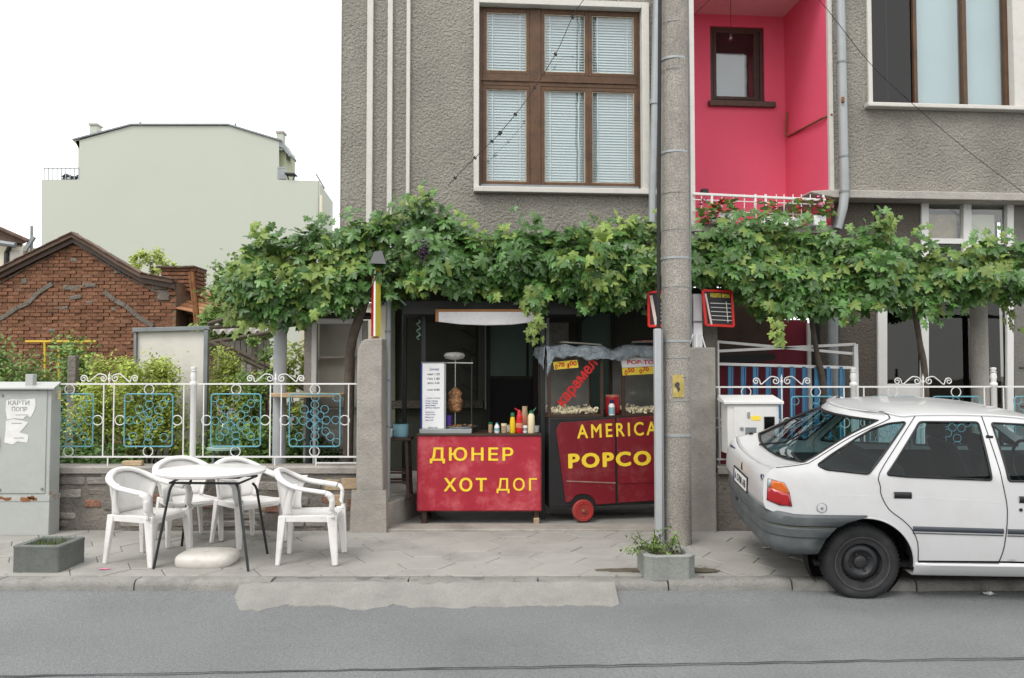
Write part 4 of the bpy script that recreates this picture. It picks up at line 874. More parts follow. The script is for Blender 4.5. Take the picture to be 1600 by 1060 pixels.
# yellow gas pipe
gpz = root('gas_pipe', 'yellow gas pipe frame running along the brick outbuilding wall', 'gas pipe', (X(90,BD-.2), BD-.2, 0))
for pts in (((40,534),(150,534)), ((70,534),(71,640)), ((128,534),(129,640)), ((90,545),(128,545)), ((92,545),(92,640)), ((92,555),(114,555))):
    build('pipe', MB().tube([P(a,b,BD-.2) for a,b in pts], .022, 8), M['yellowpipe'], gpz)
# pale green apartment block
GD_ = 40.0
def gq(px, py): return P(px, py, GD_)
gb = root('apartment_block', 'large pale green windowless apartment block rising behind the brick outbuilding', 'apartment block', (X(290,GD_), GD_, 0))
ol = [(65,600),(65,281),(122,281),(122,231),(118,221),(205,197),(357,197),(436,221),(436,281),(500,283),(500,600)]
mb = MB().prism([gq(a,b) if b < 590 else Vector((X(a,GD_),GD_,-.1)) for a,b in ol], (-2.5,11,-1.2)); build('wall', mb, M['palegreen'], gb)
build('wing', MB().add([(X(495,GD_),GD_-.03,-.1),(X(507,GD_),GD_+1.2,-.1),(X(507,GD_),GD_+1.2,Z(305,GD_)),(X(495,GD_),GD_-.03,Z(283,GD_)),(X(490,GD_),GD_+4,-.1),(X(490,GD_),GD_+4,Z(290,GD_))], [(0,1,2,3),(1,4,5,2),(3,2,5)]), M['palegreen'], gb)
build('window_slot', MB().bar(gq(498,306)+Vector((.12,-.02,0)), gq(498,333)+Vector((.12,-.02,0)), .09, .2), M['cream'], gb)
for a, b in (((114,219),(206,195)),((206,195),(357,195)),((357,195),(440,220))):
    build('roof_edge', MB().bar(gq(*a)+Vector((0,.15,.0)), gq(*b)+Vector((0,.15,.0)), .5, .07), M['galv_dark'], gb)
build('eave', MB().prism([gq(114,220),gq(124,218),gq(124,233),gq(119,226)], (0,9,0)), M['palegreen'], gb)
for a, b in ((141,155),(432,445)):
    t0 = 192 if a < 200 else 204; c_ = build('chimney', MB().box((gq(a+1.5,0).x,GD_+.1,gq(0,t0+30).z),(gq(b-1.5,0).x,GD_+.6,gq(0,t0+3).z)), M['palegreen'], gb); build('cap', MB().box((gq(a,0).x,GD_+.05,gq(0,t0+3).z),(gq(b,0).x,GD_+.65,gq(0,t0).z)), M['slab'], c_)
for px, y0, y1 in ((219,191,197),(368,193,200)): build('vent_pipe', MB().tube([gq(px,y1), gq(px,y0)], .05, 6), M['galv_dark'], gb)
build('bay', MB().box((gq(436.6,0).x,GD_+.3,gq(0,281).z),(gq(447,0).x,GD_+2,gq(0,228).z)), mat('olive render',(.33,.35,.24),.9,var=.05), gb)
build('eave', MB().prism([gq(436,221),gq(442,222),gq(454,242),gq(452,245),gq(441,231),gq(436,229)], (0,1.2,0)), M['galv_dark'], gb)
def terrace(px0, px1, py):
    t = build('terrace_railing', MB().bar(gq(px0,py-18), gq(px1,py-18), .06), M['galv'], gb)
    for k in range(9): build('baluster', MB().bar(gq(lerp(px0,px1,k/8),py-18), gq(lerp(px0,px1,k/8),py), .035), M['galv'], t)
terrace(69,123,281); terrace(434,447,280)
build('terrace_railing', MB().bar(gq(490,268)+Vector((0,.5,0)), gq(500,288)+Vector((0,1,0)), .06), M['galv'], gb)
M['tbl'] = mat('dark terrace furniture',(.02,.03,.04),.6,var=0)
tb = root('terrace_table', 'dark folding table on the right roof terrace of the pale green block', 'table', (gq(454,281).x, GD_+.1, gq(454,282).z))
build('tabletop', MB().bar(gq(446,272)+Vector((0,.1,0)), gq(462,273)+Vector((0,.1,0)), .6, .06), M['tbl'], tb)
for a, b in ((448,451),(460,456)): build('leg', MB().bar(gq(a,273)+Vector((0,.1,0)), gq(b,283)+Vector((0,.1,0)), .05), M['tbl'], tb)
lg = root('terrace_lounger', 'dark blue lounger on the left roof terrace of the pale green block', 'lounger', (gq(106,281).x, GD_+.1, gq(106,281).z))
for pts in (((97,277),(101,273),(104,276)),((101,273),(112,277),(120,277),(120,273)),((97,279),(104,281),(118,280))): build('frame', MB().tube([gq(a,b)+Vector((0,.1,0)) for a,b in pts], .09, 6), M['tbl'], lg)
# small old house at the far left edge
SD = 26.0
def sq(px, py): return P(px, py, SD)
sh = root('small_house', 'small cream house with weathered roof tiles and gutter at the left edge behind the outbuilding', 'house', (sq(10,400).x, SD, 0))
build('wall', MB().box((sq(-120,0).x,SD,-.1),(sq(26,0).x,SD+6,sq(0,378).z)), M['cream'], sh)
rf = build('roof', MB().add([sq(-130,360),sq(34,381),sq(8,366)+Vector((0,1,0)),sq(-110,345)+Vector((0,1,0)),sq(-130,366),sq(34,386),sq(8,371)+Vector((0,1,0)),sq(-110,350)+Vector((0,1,0))],[(0,1,2,3),(4,5,6,7),(0,1,5,4),(1,2,6,5),(2,3,7,6),(3,0,4,7)]), M['tile'], sh)
build('roof', MB().add([sq(-60,345),sq(-2,356),sq(46,377),sq(33,383),sq(-60,372)],[(0,1,2,3,4)]), M['tile'], sh)
for k in range(8): build('ridge_tile', MB().cbox(sq(lerp(-4,44,k/7),lerp(356,377,k/7))+Vector((0,-.05,.02)), (.2,.3,.10), m=Matrix.Rotation(R(24),3,'Y')), M['tile'], rf, bevel=.03)
build('gutter', MB().tube([sq(-120,362)+Vector((0,-.2,0)),sq(30,385)+Vector((0,-.2,0))], .09, 8), M['galv_dark'], sh)
build('downpipe', MB().tube([sq(24,384)+Vector((0,-.2,0)),sq(13,396)+Vector((0,-.1,0)),sq(12,440)+Vector((0,-.1,0))], .07, 8), M['blackmetal'], sh)
build('antenna', MB().tube([sq(38,350)+Vector((0,.4,0)),sq(38,395)+Vector((0,.4,0))], .05, 6), M['galv_dark'], sh)
build('annex_wall', MB().box((sq(26,0).x,SD+.2,-.1),(sq(62,0).x,SD+5,sq(0,392).z)), M['stucco_dark'], sh)
ar = build('annex_roof', MB().add([sq(40,392),sq(62,392),sq(57,370)+Vector((0,2,0)),sq(38,369)+Vector((0,2,0))],[(0,1,2,3)]), M['tile'], sh)
build('bargeboard', MB().bar(sq(42,392)+Vector((0,-.1,0)), sq(56,371)+Vector((0,-.1,0)), .1, .12), M['galv_dark'], sh)
build('stack', MB().box((sq(28,0).x,SD-.1,sq(0,410).z),(sq(48,0).x,SD+.3,sq(0,392).z)), M['slab'], sh)

yw = root('yard_wall', 'pale plastered yard wall behind the display case', 'wall', (X(560,12.6),12.6,0))
build('face', MB().box((X(468,12.6),12.6,-.1),(X(640,12.6),12.8,Z(478,12.6))), M['cream'], yw); build('coping', MB().box((X(466,12.6),12.56,Z(478,12.6)),(X(642,12.6),12.84,Z(474,12.6))), M['slab'], yw)
# ================================================================ GARDEN PIECES BEHIND THE LEFT FENCE
def dp_(px, py, d): return P(px, py, d)
gpn = root('garden_screen', 'large off-white weathered sheet in a dark frame standing in the garden', 'screen', (X(270,9.9), 9.9, 0))
build('sheet', MB().box((X(216,9.9),9.88,.02),(X(321,9.9),9.91,Z(518,9.9))), M['sheet'], gpn)
build('frame', MB().bar(P(208,516,9.85), P(328,513,9.85), .06, .05), M['galv_dark'], gpn, bevel=.004)
build('frame', MB().bar(P(323,514,9.85), (X(322,9.85),9.85,0), .05, .06), M['galv_dark'], gpn, bevel=.004)
build('frame', MB().bar(P(212,516,9.86), (X(214,9.86),9.86,0), .03, .04), M['galv_dark'], gpn, bevel=.004)
cp = root('concrete_post', 'short weathered concrete post among the garden bushes', 'post', (X(114,9.6), 9.6, 0)); build('shaft', MB().bar((X(114,9.6),9.6,-.1), P(115,556,9.6), .095, .095), M['plinth'], cp, bevel=.012)
pc = root('pergola_column', 'round grey pergola column behind the left ornamental fence', 'column', (X(437.5,8.95), 8.95, 0), group='pergola columns')
build('shaft', MB().lathe([(.075,0),(.072,1.0),(.070,2.3)], (X(437.5,8.95),8.95,0), 20), M['conduit'], pc, smooth=50)
pc = root('pergola_column', 'round grey pergola column right of the glazed ground floor door', 'column', (X(1531,9.3), 9.3, 0), group='pergola columns')
build('shaft', MB().lathe([(.098,-.05),(.094,1.0),(.09,2.35)], (X(1531,9.3),9.3,0), 20), M['slab'], pc, smooth=50)
pc = root('capped_post', 'square concrete post with a pointed cap behind the menu board', 'post', (X(1110,8.75), 8.75, 0))
x = X(1110,8.75); zt = Z(449,8.75); build('shaft', MB().box((x-.065,8.69,0),(x+.065,8.81,zt)), M['plinth'], pc, bevel=.006)
build('cap', MB().add([(x-.072,8.68,zt),(x+.072,8.68,zt),(x+.072,8.82,zt),(x-.072,8.82,zt),(x,8.75,Z(437,8.75))], [(0,3,2,1),(0,1,4),(1,2,4),(2,3,4),(3,0,4)]), M['plinth'], pc)
# garden hut and trellis
hut = root('garden_hut', 'rickety garden hut with a pale corrugated roof behind the fence', 'hut', (X(375,11.5), 11.5, 0))
mb = MB(); rows = []
for i in range(41):
    u = i/40; rows.append([P(lerp(332,418,u), 520, 11.2)+Vector((0,0,.03*math.sin(u*40))), P(lerp(336,425,u), 508, 12.4)+Vector((0,0,.03*math.sin(u*40)))])
build('roof', mb.grid(rows), M['slab'], hut, smooth=60, solid=.01)
for k in range(9):
    build('plank', MB().box((X(340+9*k,11.5),11.5,0),(X(348+9*k,11.5),11.54,Z(532,11.5))), M['slab'], hut, bevel=.004)
for a, b, c, d in ((326,512,470,505),(330,535,420,520),(326,506,366,494),(345,530,345,640),(398,524,398,640)):
    build('pole', MB().tube([P(a,b,11.0), P(c,d,10.8)], .028, 7), M['bark'], hut)
for a, b in ((334,545),(350,556)): build('ladder_rail', MB().tube([P(a-6,535,10.4), P(b-6,640,10.2)], .03, 6), M['bark'], hut)
# display case with glass
sc_ = root('display_case', 'white framed glass display case standing behind the fence beside the left pillar', 'display case', (X(520,9.2), 9.2, .26))
x0, x1 = X(487,9.12), X(566,9.12); zb, zt = .3, Z(498,9.12)
build('frame', frame_ring(MB(), x0, x1, zb, zt, .055, 9.10, 9.16), M['whitemetal'], sc_, bevel=.005)
build('side_panel', MB().box((x0-.09,9.13,zb),(x0-.003,9.45,zt-.03)), M['slab'], sc_)
build('back_panel', MB().box((x0,9.45,zb),(x1,9.48,zt)), M['sheet'], sc_)
build('pane', MB().box((x0+.055,9.125,zb+.055),(x1-.055,9.13,zt-.055)), M['glass_pop'], sc_)
for py in (560,640): build('shelf', MB().box((x0+.06,9.17,Z(py,9.2)),(x1-.06,9.44,Z(py,9.2)+.02)), M['slab'], sc_)
build('top_board', MB().box((x0-.06,9.0,zt+.02),(x1+.1,9.6,zt+.06)), M['dark'], sc_)
bt = root('bar_table', 'round wooden bar table behind the fence in front of the display case', 'table', (X(484,8.85), 8.85, .26))
zt = Z(617,8.85); build('tabletop', MB().lathe([(.40,zt-.02),(.415,zt-.014),(.415,zt+.012),(.40,zt+.02)], (X(484,8.85),8.85,0), 32), mat('pale worn wood',(.40,.29,.17),.6,var=.2,vs=8), bt, smooth=40)
build('pedestal', MB().lathe([(.20,.26),(.19,.29),(.04,.32),(.035,zt-.02)], (X(484,8.85),8.85,0), 16), M['blackmetal'], bt, smooth=40)
jg = root('glass_jug', 'clear glass globe standing on a small green stand behind the fence', 'glass globe', (X(355,9.0), 9.0, Z(698,9.0)))
z0 = Z(698,9.0); build('globe', MB().lathe([(.13,z0),(.14,z0+.06),(.135,z0+.16),(.11,z0+.25),(.07,z0+.285),(.05,z0+.29)], (X(355,9.0),9.0,0), 24, cap=False), M['lampglass'], jg, smooth=60, solid=.004)
st = root('plant_stand', 'small pale green stand under the glass globe behind the fence', 'stand', (X(353,9.0), 9.0, .05))
build('top', MB().lathe([(.18,z0-.035),(.19,z0-.03),(.19,z0-.008),(.18,z0-.003)], (X(353,9.0),9.0,0), 20), mat('pale green paint',(.30,.42,.36),.5,var=.15), st, smooth=40)
for sx, sy in ((1,1),(1,-1),(-1,1),(-1,-1)): build('leg', MB().bar((X(353,9.0)+sx*.11,9.0+sy*.11,0),(X(353,9.0)+sx*.09,9.0+sy*.09,z0-.034), .025), M['galv_dark'], st)
# grey pipe and striped sign post on the left pillar
pp = root('standing_pipe', 'vertical grey pipe with clamps just behind the left gate pillar', 'pipe', (X(606.5,8.75), 8.75, .26))
build('tube', MB().tube([(X(606.5,8.75),8.75,.2),(X(606.5,8.75),8.75,Z(470,8.75))], .030, 12), M['galv'], pp, smooth=50)
for py in (517,593,665): build('clamp', MB().tube([P(606.5,py,8.75),P(606.5,py+3,8.75)], .036, 12), M['galv_dark'], pp, smooth=50)
ss = root('striped_sign_post', 'narrow red, white and yellow striped light box standing on the left gate pillar', 'light box', (X(586.5,8.4), 8.4, Z(530,8.4)))
zc0, zc1 = Z(526,8.4), Z(419,8.4); cx = X(586.5,8.4)
build('red_face', MB().prism([(cx-.046,8.40,zc0),(cx-.012,8.35,zc0),(cx-.012,8.45,zc0)], (0,0,zc1-zc0)), mat('red lacquer',(.42,.02,.025),.35,var=.1), ss)
build('yellow_face', MB().prism([(cx+.006,8.345,zc0),(cx+.050,8.40,zc0),(cx+.006,8.45,zc0)], (0,0,zc1-zc0)), mat('yellow lacquer',(.50,.42,.05),.35,var=.1), ss)
build('white_stripe', MB().box((cx-.0118,8.343,zc0),(cx+.0058,8.45,zc1)), M['whiteplastic'], ss)
build('base', MB().lathe([(.045,Z(532,8.4)-.02),(.04,Z(528,8.4)),(.02,zc0+.01)], (cx,8.4,0), 12), M['rust'], ss, smooth=40)
flp = root('flood_lamp', 'small black flood lamp on top of the striped light box among vine leaves', 'lamp', (X(590,8.4), 8.4, zc1))
a = P(590,404,8.3); build('housing', MB().add([P(584,393,8.33),P(597,391,8.33),P(604,413,8.25),P(577,412,8.25),P(586,393,8.5),P(597,392,8.5),P(603,408,8.52),P(580,408,8.52)], [(0,1,2,3),(4,5,6,7),(0,1,5,4),(1,2,6,5),(2,3,7,6),(3,0,4,7)]), M['blackmetal'], flp, bevel=.004)
build('bracket', MB().tube([P(600,402,8.42),P(604,412,8.42),P(592,420,8.42)], .010, 6), M['blackmetal'], flp)
tag(build('hose', MB().tube(smooth_path([P(598,425,8.5),P(606,445,8.5),P(622,465,8.55),P(634,477,8.6)], 5), .010, 6), M['greenpipe'], None, smooth=60), 'thin pale green hose hanging under the vine beside the striped light box', 'hose')
# pergola rails
for i, (a, b, c, d, dd, lb) in enumerate(((1080,443,1200,444,8.6,'green pergola rail behind the menu board'),(1532,458,1990,462,8.9,'green pergola rail at the right edge above the column'),(556,447,1040,452,8.85,'long pergola rail under the vine above the counter'),(380,455,560,447,8.85,'pergola rail in the left end of the vine'),(1200,444,1540,456,8.75,'long pergola rail inside the right part of the vine'))):
    tag(build('pergola_rail', MB().tube([P(a,b,dd),P(c,d,dd)], .025, 8), M['greenpipe'], None, smooth=60), lb, 'rail', 'pergola rails')
# ================================================================ STALL CANOPY
can = root('stall_canopy', 'flat black stall roof on dark posts over the red food counter', 'canopy', (X(750,9.0), 9.2, 0))
build('roof_board', MB().box((X(628,8.75),8.72,Z(492,8.75)),(X(925,8.75),10.2,Z(470,8.75))), M['black'], can, bevel=.008)
for k in range(4): build('batten', MB().bar(P(700,455+5*k,8.9+.12*k), P(905,455+5*k,8.9+.12*k), .04, .03), M['black'], can)
for px, d, mt in ((662,8.98,'blackmetal'),(848,8.98,'blackmetal'),(632,9.9,'blackmetal')):
    build('post', MB().bar((X(px,d),d,.0),(X(px,d),d,Z(480,d)), .05, .05), M[mt], can, bevel=.004)
build('post', MB().bar((X(856,9.3),9.3,.0),(X(856,9.3),9.3,Z(480,9.3)), .03, .05), M['galv_dark'], can)
lf = root('strip_light', 'unlit white strip light with a varnished wooden edge hung under the black stall roof', 'strip light', (X(757,8.7), 8.68, Z(483,8.7)))
d = 8.66; build('diffuser', MB().prism([P(685,487,d),P(836,487,d),P(836,503,d),P(800,507.5,d),P(760,508.5,d),P(720,507,d),P(685,503,d)], (0,.05,0)), M['tubewhite'], lf, bevel=.006)
build('edge', MB().box((X(680,d),d-.004,Z(487.5,d)),(X(838,d),d+.07,Z(483.5,d))), M['orangewood'], lf, bevel=.003)
build('edge', MB().box((X(680,d),d-.003,Z(503,d)),(X(684.6,d),d+.06,Z(487.7,d))), M['orangewood'], lf, bevel=.003)
tag(build('knotted_rope', MB().tube(smooth_path([P(655,500,8.9)+Vector((.02*math.sin(k*2.1),-.04+.02*math.cos(k*2.1),-.024*k)) for k in range(10)], 4), .010, 6), M['greenpipe'], None, smooth=60), 'green rope knotted round the left canopy post', 'rope')
# ================================================================ RED FOOD COUNTER
CD = 8.70
c0, c1 = X(653,CD), X(845,CD); zt, zb = Z(681.5,CD), Z(798,CD)
ctr = root('food_counter', 'scuffed red food counter with yellow Cyrillic lettering in the gateway', 'counter', ((c0+c1)/2, CD+.3, 0))
build('front_board', MB().box((c0,CD,zb),(c1,CD+.02,zt)), M['redboard'], ctr, bevel=.004)
for a, b in ((c0-.006,c0+.006),(c1-.006,c1+.006)): build('edge_strip', MB().box((a,CD-.005,zb-.004),(b,CD+.024,zt)), M['maroon'], ctr)
build('edge_strip', MB().box((c0+.007,CD-.005,zb-.006),(c1-.007,CD+.024,zb+.005)), M['maroon'], ctr)
for a in (c0+.004, c1-.024): build('side_board', MB().box((a,CD+.025,zb),(a+.02,CD+.6,zt)), M['maroon'], ctr)
build('countertop', MB().box((c0-.008,CD-.012,zt+.001),(c1+.006,CD+.62,zt+.022)), M['wood_dark'], ctr, bevel=.004)
for px in (663,838):
    for dy in (.06,.52): build('leg', MB().bar((X(px,CD),CD+dy,-.01),(X(px,CD),CD+dy,zb+.05), .055), M['wood_dark'], ctr, bevel=.005)
build('wooden_foot', MB().cbox((X(838,CD),CD+.02,.03),(.06,.07,.06)), M['tan'], ctr, bevel=.008)
for bd, a, b, c, d_ in (('ДЮНЕР',672,724.5,802,699),('ХОТ',694,768.5,761,746.5),('ДОГ',776,771,839,747)):
    text(bd, M['yellow'], ctr, Vector((X(a,CD),CD-.0005,Z(b,CD)))-ctr.location, Vector((X(c,CD),0,Z(d_,CD)))-ctr.location) if False else None
    vs, fs = TX[bd]; p0 = Vector((X(a,CD),CD-.0005,Z(b,CD))); p1 = Vector((X(c,CD),0,Z(d_,CD)))
    build('lettering', MB().add([(lerp(p0.x,p1.x,x), p0.y-.003*e, lerp(p0.z,p1.z,y)+.02*(x-.5)*(bd=='ДЮНЕР')*0) for x,y,e in vs], fs), M['yellow'], ctr)
zct = zt + .0225
tr = root('steel_ledge', 'grey metal ledge strip on the counter under the white price board', 'tray', (X(696,8.78), 8.8, zct))
build('plate', MB().box((X(656,8.76),8.74,zct),(X(737,8.76),8.96,zct+.045)), M['galv'], tr, bevel=.004)
pb = root('price_board', 'upright white price board with handwritten lines standing on the red counter', 'price board', (X(677,8.8), 8.84, zct+.046))
z0, z1 = zct+.0465, Z(568,8.8); x0, x1 = X(660,8.8), X(694,8.8)
build('board', MB().box((x0,8.80,z0),(x1,8.86,z1)), M['whiteplastic'], pb, bevel=.003)
build('blue_edge', MB().box((x0-.016,8.805,z0),(x0-.001,8.87,z1)), mat('blue edge',(.02,.05,.28),.4,var=.05), pb)
build('grey_edge', MB().box((x1+.001,8.81,z0),(x1+.016,8.88,z1-.005)), M['galv'], pb)
build('top_edge', MB().box((x0-.01,8.797,z1+.001),(x1+.02,8.87,z1+.014)), M['galv_dark'], pb)
ln = [('Дюнер',575,671,686,'blueink',5),('мал 1.50',583,668,687,'ink',3.6),('гол 1.80',590,668,687,'ink',3.6),('дюн 2.20',597,668,687,'ink',3.6),('сок 0.80',607.5,668,687,'ink',3.2),
      ('хот дог с кетчуп',621.5,666,688,'blueink',2.2),('хот дог с горчица',626,665,684,'blueink',2.4),('хот дог с всичко',629.5,665,684,'blueink',2.4),('дюнер с лютеница',633,665,681,'blueink',2.4),('дюнер порция',636.5,665,687,'blueink',2.4),('бира вода кола',643,665,679,'blueink',2.4),('хот дог с кетчуп',647,665,680,'blueink',2.4),('бира вода кола',651,665,678,'blueink',2.4),('айрян 0.60',655.5,665,677,'blueink',2.4),('айрян 0.60',667,669,684,'ink',2.8)]
for bd, py, a, b, mt, h in ln:
    vs, fs = TX[bd]; p0 = Vector((X(a,8.8),8.7985,Z(py+h,8.8))); p1 = Vector((X(b,8.8),0,Z(py,8.8)))
    build('lettering', MB().add([(lerp(p0.x,p1.x,x), p0.y-.0012*e, lerp(p0.z,p1.z,y)) for x,y,e in vs], fs), M[mt], pb)
# doner spit
dn = root('doner_spit', 'browned doner meat cone on an upright spit behind the red counter', 'doner spit', (X(711.5,9.0), 9.0, zct))
mcx = X(711.5,9.0); z0, z1 = Z(644,9.0), Z(605,9.0); rows = []
prf = [(0,.040),(.06,.066),(.25,.070),(.45,.080),(.6,.066),(.75,.076),(.88,.048),(.97,.022),(1,.006)]
for j in range(26):
    t = j/25; rows.append([Vector((mcx + (prof(prf,t)*(1+.22*noise.noise((k*.9,t*14,2)))) * math.cos(2*math.pi*k/20), 9.0 + prof(prf,t)*(1+.22*noise.noise((k*.9,t*14,2)))*math.sin(2*math.pi*k/20), lerp(z0,z1,t))) for k in range(21)])
build('meat', MB().grid(rows), M['meat'], dn, smooth=50)
build('spit', MB().tube([(mcx,9.0,zct+.02),(mcx,9.0,Z(560,9.0))], .006, 6), M['steel'], dn)
build('drip_pan', MB().lathe([(.15,zct+.02),(.185,zct+.06),(.19,zct+.066),(.175,zct+.062),(.14,zct+.03)], (X(719,9.0),9.0,0), 28), M['steel'], dn, smooth=50)
build('cross_bar', MB().bar(P(696,567,9.0), P(739,567.5,9.0), .012), M['steel'], dn)
build('cap', MB().lathe([(.02,Z(563,9.0)),(.10,Z(560.5,9.0)),(.118,Z(556,9.0)),(.10,Z(552,9.0)),(.03,Z(550.5,9.0))], (X(710,9.0),9.0,0), 20), mat('foil cap',(.50,.49,.46),.4,var=.35,vs=22), dn, smooth=50)
build('upright', MB().bar((X(737,9.1),9.1,zct),(X(737,9.1),9.1,Z(562,9.1)), .014), M['blackmetal'], dn)
rs_ = random.Random(4); mb = MB()
for k in range(34): mb.cbox((X(719,9.0)+rs_.uniform(-.13,.13), 9.0+rs_.uniform(-.12,.1), zct+.06+rs_.uniform(0,.014)), (rs_.uniform(.015,.04),.02,.012), rz=rs_.uniform(0,3))
build('meat_scraps', mb, M['meat'], dn, kind='stuff')
def lath(name, label, cat, px, d, z0, py, prof_, mt, extra=(), group=None, n=16):
    """prof_: list of (radius, share of height); extra: (part name, profile, material)"""
    x = X(px,d); h = Z(py,d) - z0; t = root(name, label, cat, (x,d,z0), group=group)
    build('body', MB().lathe([(r,z0+q*h) for r,q in prof_], (x,d,0), n), M[mt], t, smooth=45)
    for nm, pf, m2 in extra: build(nm, MB().lathe([(r,z0+q*h) for r,q in pf], (x,d,0), n), M[m2], t, smooth=45)
    return t
bot = 'condiments on the counter'
lath('plastic_cup','purple plastic cup on the counter beside the price board','cup',701,8.95,zct+.046,649,[(.026,0),(.036,1)],'purple',[('rim',[(.037,.97),(.038,1.0),(.033,1.0)],'purple')])
lath('spice_jar','small brown spice jar, leftmost of the condiments','jar',766.5,8.9,zct,660,[(.022,0),(.024,.05),(.024,.75),(.018,.8)],'beige',[('lid',[(.022,.8),(.022,1),(.001,1.01)],'greenplastic')],bot)
lath('squeeze_bottle','small blue and white bottle between the condiment jars','bottle',776.5,8.85,zct,661,[(.026,0),(.029,.1),(.028,.6),(.016,.85)],'whiteplastic',[('cap',[(.014,.84),(.012,1),(.001,1.01)],'cyanpot'),('label',[(.0295,.2),(.0295,.5)],'cyanpot')],bot)
lath('spice_jar','beige spice jar with a pale lid beside the blue and white bottle','jar',787.5,8.85,zct,662,[(.028,0),(.03,.05),(.03,.75)],'beige',[('lid',[(.031,.76),(.031,1),(.001,1.01)],'creamplastic')],bot)
lath('plastic_tub','white plastic tub behind the yellow mustard bottle','tub',797,8.97,zct,664,[(.034,0),(.04,.9),(.042,1)],'whiteplastic',[('rim',[(.043,.95),(.043,1.0),(.038,1.0)],'whiteplastic')],bot)
lath('mustard_bottle','yellow mustard bottle with a green cap on the red counter','bottle',801,8.84,zct,645,[(.028,0),(.031,.05),(.03,.55),(.024,.72),(.02,.8)],'yellowplastic',[('cap',[(.022,.79),(.022,.95),(.012,1),(.001,1.01)],'greenplastic')],bot)
kb = lath('ketchup_bottle','red ketchup bottle with a red spout on the red counter','bottle',811.5,8.84,zct,640,[(.034,0),(.037,.05),(.036,.2),(.037,.45),(.031,.6),(.034,.68),(.022,.8)],'redplastic',[('cap',[(.023,.8),(.02,.92),(.001,1)],'redplastic'),('label',[(.0375,.22),(.0375,.42)],'orangepaper')],bot)
build('spout', MB().tube([P(811,643,8.84),P(804,638,8.84)], [.010,.005], 6), M['redplastic'], kb)
lath('sauce_bottle','tall bottle with a patterned label behind the red ketchup bottle','bottle',820,8.98,zct,635,[(.033,0),(.036,.05),(.036,.7),(.03,.85),(.03,1)],'beige',[('label',[(.0365,.2),(.0365,.65)],'orangepaper')],bot)
lath('jar','small white jar between the ketchup and the cream bottle','jar',820.5,8.85,zct,665,[(.024,0),(.027,.1),(.027,.9),(.025,1)],'whiteplastic',[('label',[(.0275,.3),(.0275,.7)],'galv')],bot)
mb_ = lath('mayonnaise_bottle','tall cream bottle with a green cap, rightmost on the red counter','bottle',830,8.82,zct,641,[(.034,0),(.038,.04),(.038,.5),(.036,.75),(.02,.86)],'creamplastic',[('cap',[(.024,.86),(.02,.96),(.001,1)],'greenplastic')],bot)
build('spout', MB().tube([P(832,644,8.82),P(838,637,8.82)], [.009,.004], 6), M['greenplastic'], mb_)
lath('plastic_tub','white tub behind the cream bottle at the right end of the counter','tub',837,8.98,zct,665,[(.036,0),(.042,1)],'whiteplastic',[('rim',[(.043,.95),(.043,1.0),(.038,1.0)],'whiteplastic')],bot)
# stool with pots on the step
STD = 8.95; zs = .26; zt2 = Z(683,STD)
stl = root('bar_stool', 'dark wooden bar stool on the concrete step left of the red counter', 'stool', (X(622,STD), STD, zs))
sx = X(622,STD); build('seat', MB().box((sx-.16,STD-.15,zt2-.03),(sx+.16,STD+.15,zt2)), M['wood_dark'], stl, bevel=.006)
for a, b in ((-1,-1),(1,-1),(-1,1),(1,1)): build('leg', MB().bar((sx+a*.135,STD+b*.13,zs-.005),(sx+a*.11,STD+b*.11,zt2-.03), .034), M['wood_dark'], stl, bevel=.003)
for z in (.42,.52): 
    for b in (-1,1): build('stretcher', MB().bar((sx-.12,STD+b*.12,z),(sx+.12,STD+b*.12,z), .022), M['wood_dark'], stl)
    for a in (-1,1): build('stretcher', MB().bar((sx+a*.12,STD-.12,z+.05),(sx+a*.12,STD+.12,z+.05), .022), M['wood_dark'], stl)
lath('cooking_pot','pale blue enamel pot on the dark stool','pot',627,8.95,zt2+.001,662,[(.075,0),(.085,.1),(.085,.9),(.09,1)],'cyanpot',[('rim',[(.091,.95),(.093,1.0),(.08,1.0)],'cyanpot')])
fp_ = root('foil_tray', 'white tray on the dark stool beside the blue pot', 'tray', (X(609,8.86), 8.86, zt2)); 
build('body', MB().add([(sx-.16,8.82,zt2+.001),(sx-.055,8.82,zt2+.001),(sx-.055,8.94,zt2+.001),(sx-.16,8.94,zt2+.001),(sx-.175,8.81,zt2+.085),(sx-.05,8.81,zt2+.085),(sx-.05,8.95,zt2+.085),(sx-.175,8.95,zt2+.085)],[(0,3,2,1),(0,1,5,4),(1,2,6,5),(2,3,7,6),(3,0,4,7),(4,5,6,7)]), M['whiteplastic'], fp_, bevel=.004)
build('rim', MB().tube([(sx-.18,8.805,zt2+.086),(sx-.045,8.805,zt2+.086),(sx-.045,8.955,zt2+.086),(sx-.18,8.955,zt2+.086)], .005, 6, closed=True), M['whiteplastic'], fp_)
# ================================================================ POPCORN CART
PA = Frame((X(872,8.78), 8.78, 0), R(11)); pf = PA.F
pcart = root('popcorn_cart', 'maroon popcorn cart with yellow lettering, glass cases and a silver tarpaulin cover', 'popcorn cart', PA.O, PA.a, local=True)
U1 = pf(1066,700).x; ub = pf(858,720).x; zb = pf(960,786).z; zt = pf(960,655).z
build('cabinet', MB().box((ub,.012,zb-.03),(U1,.62,zt+.02)), M['black'], pcart, bevel=.01)
def ppoly(name, pts, mt, n=0.0, th=.012, bevel=.003): return build(name, MB().prism([pf(a,b,n) for a,b in pts], (0,th,0)), M[mt], pcart, bevel=bevel)
d1 = ppoly('door', [(869,672),(875,661),(960.5,654.5),(962,786.5),(931,789),(929,781),(921,774),(911,772),(900,774),(892,784),(884,786)], 'maroon')
d2 = ppoly('door', [(964,654),(1062,647),(1066,655),(1066,780),(966,786)], 'maroon')
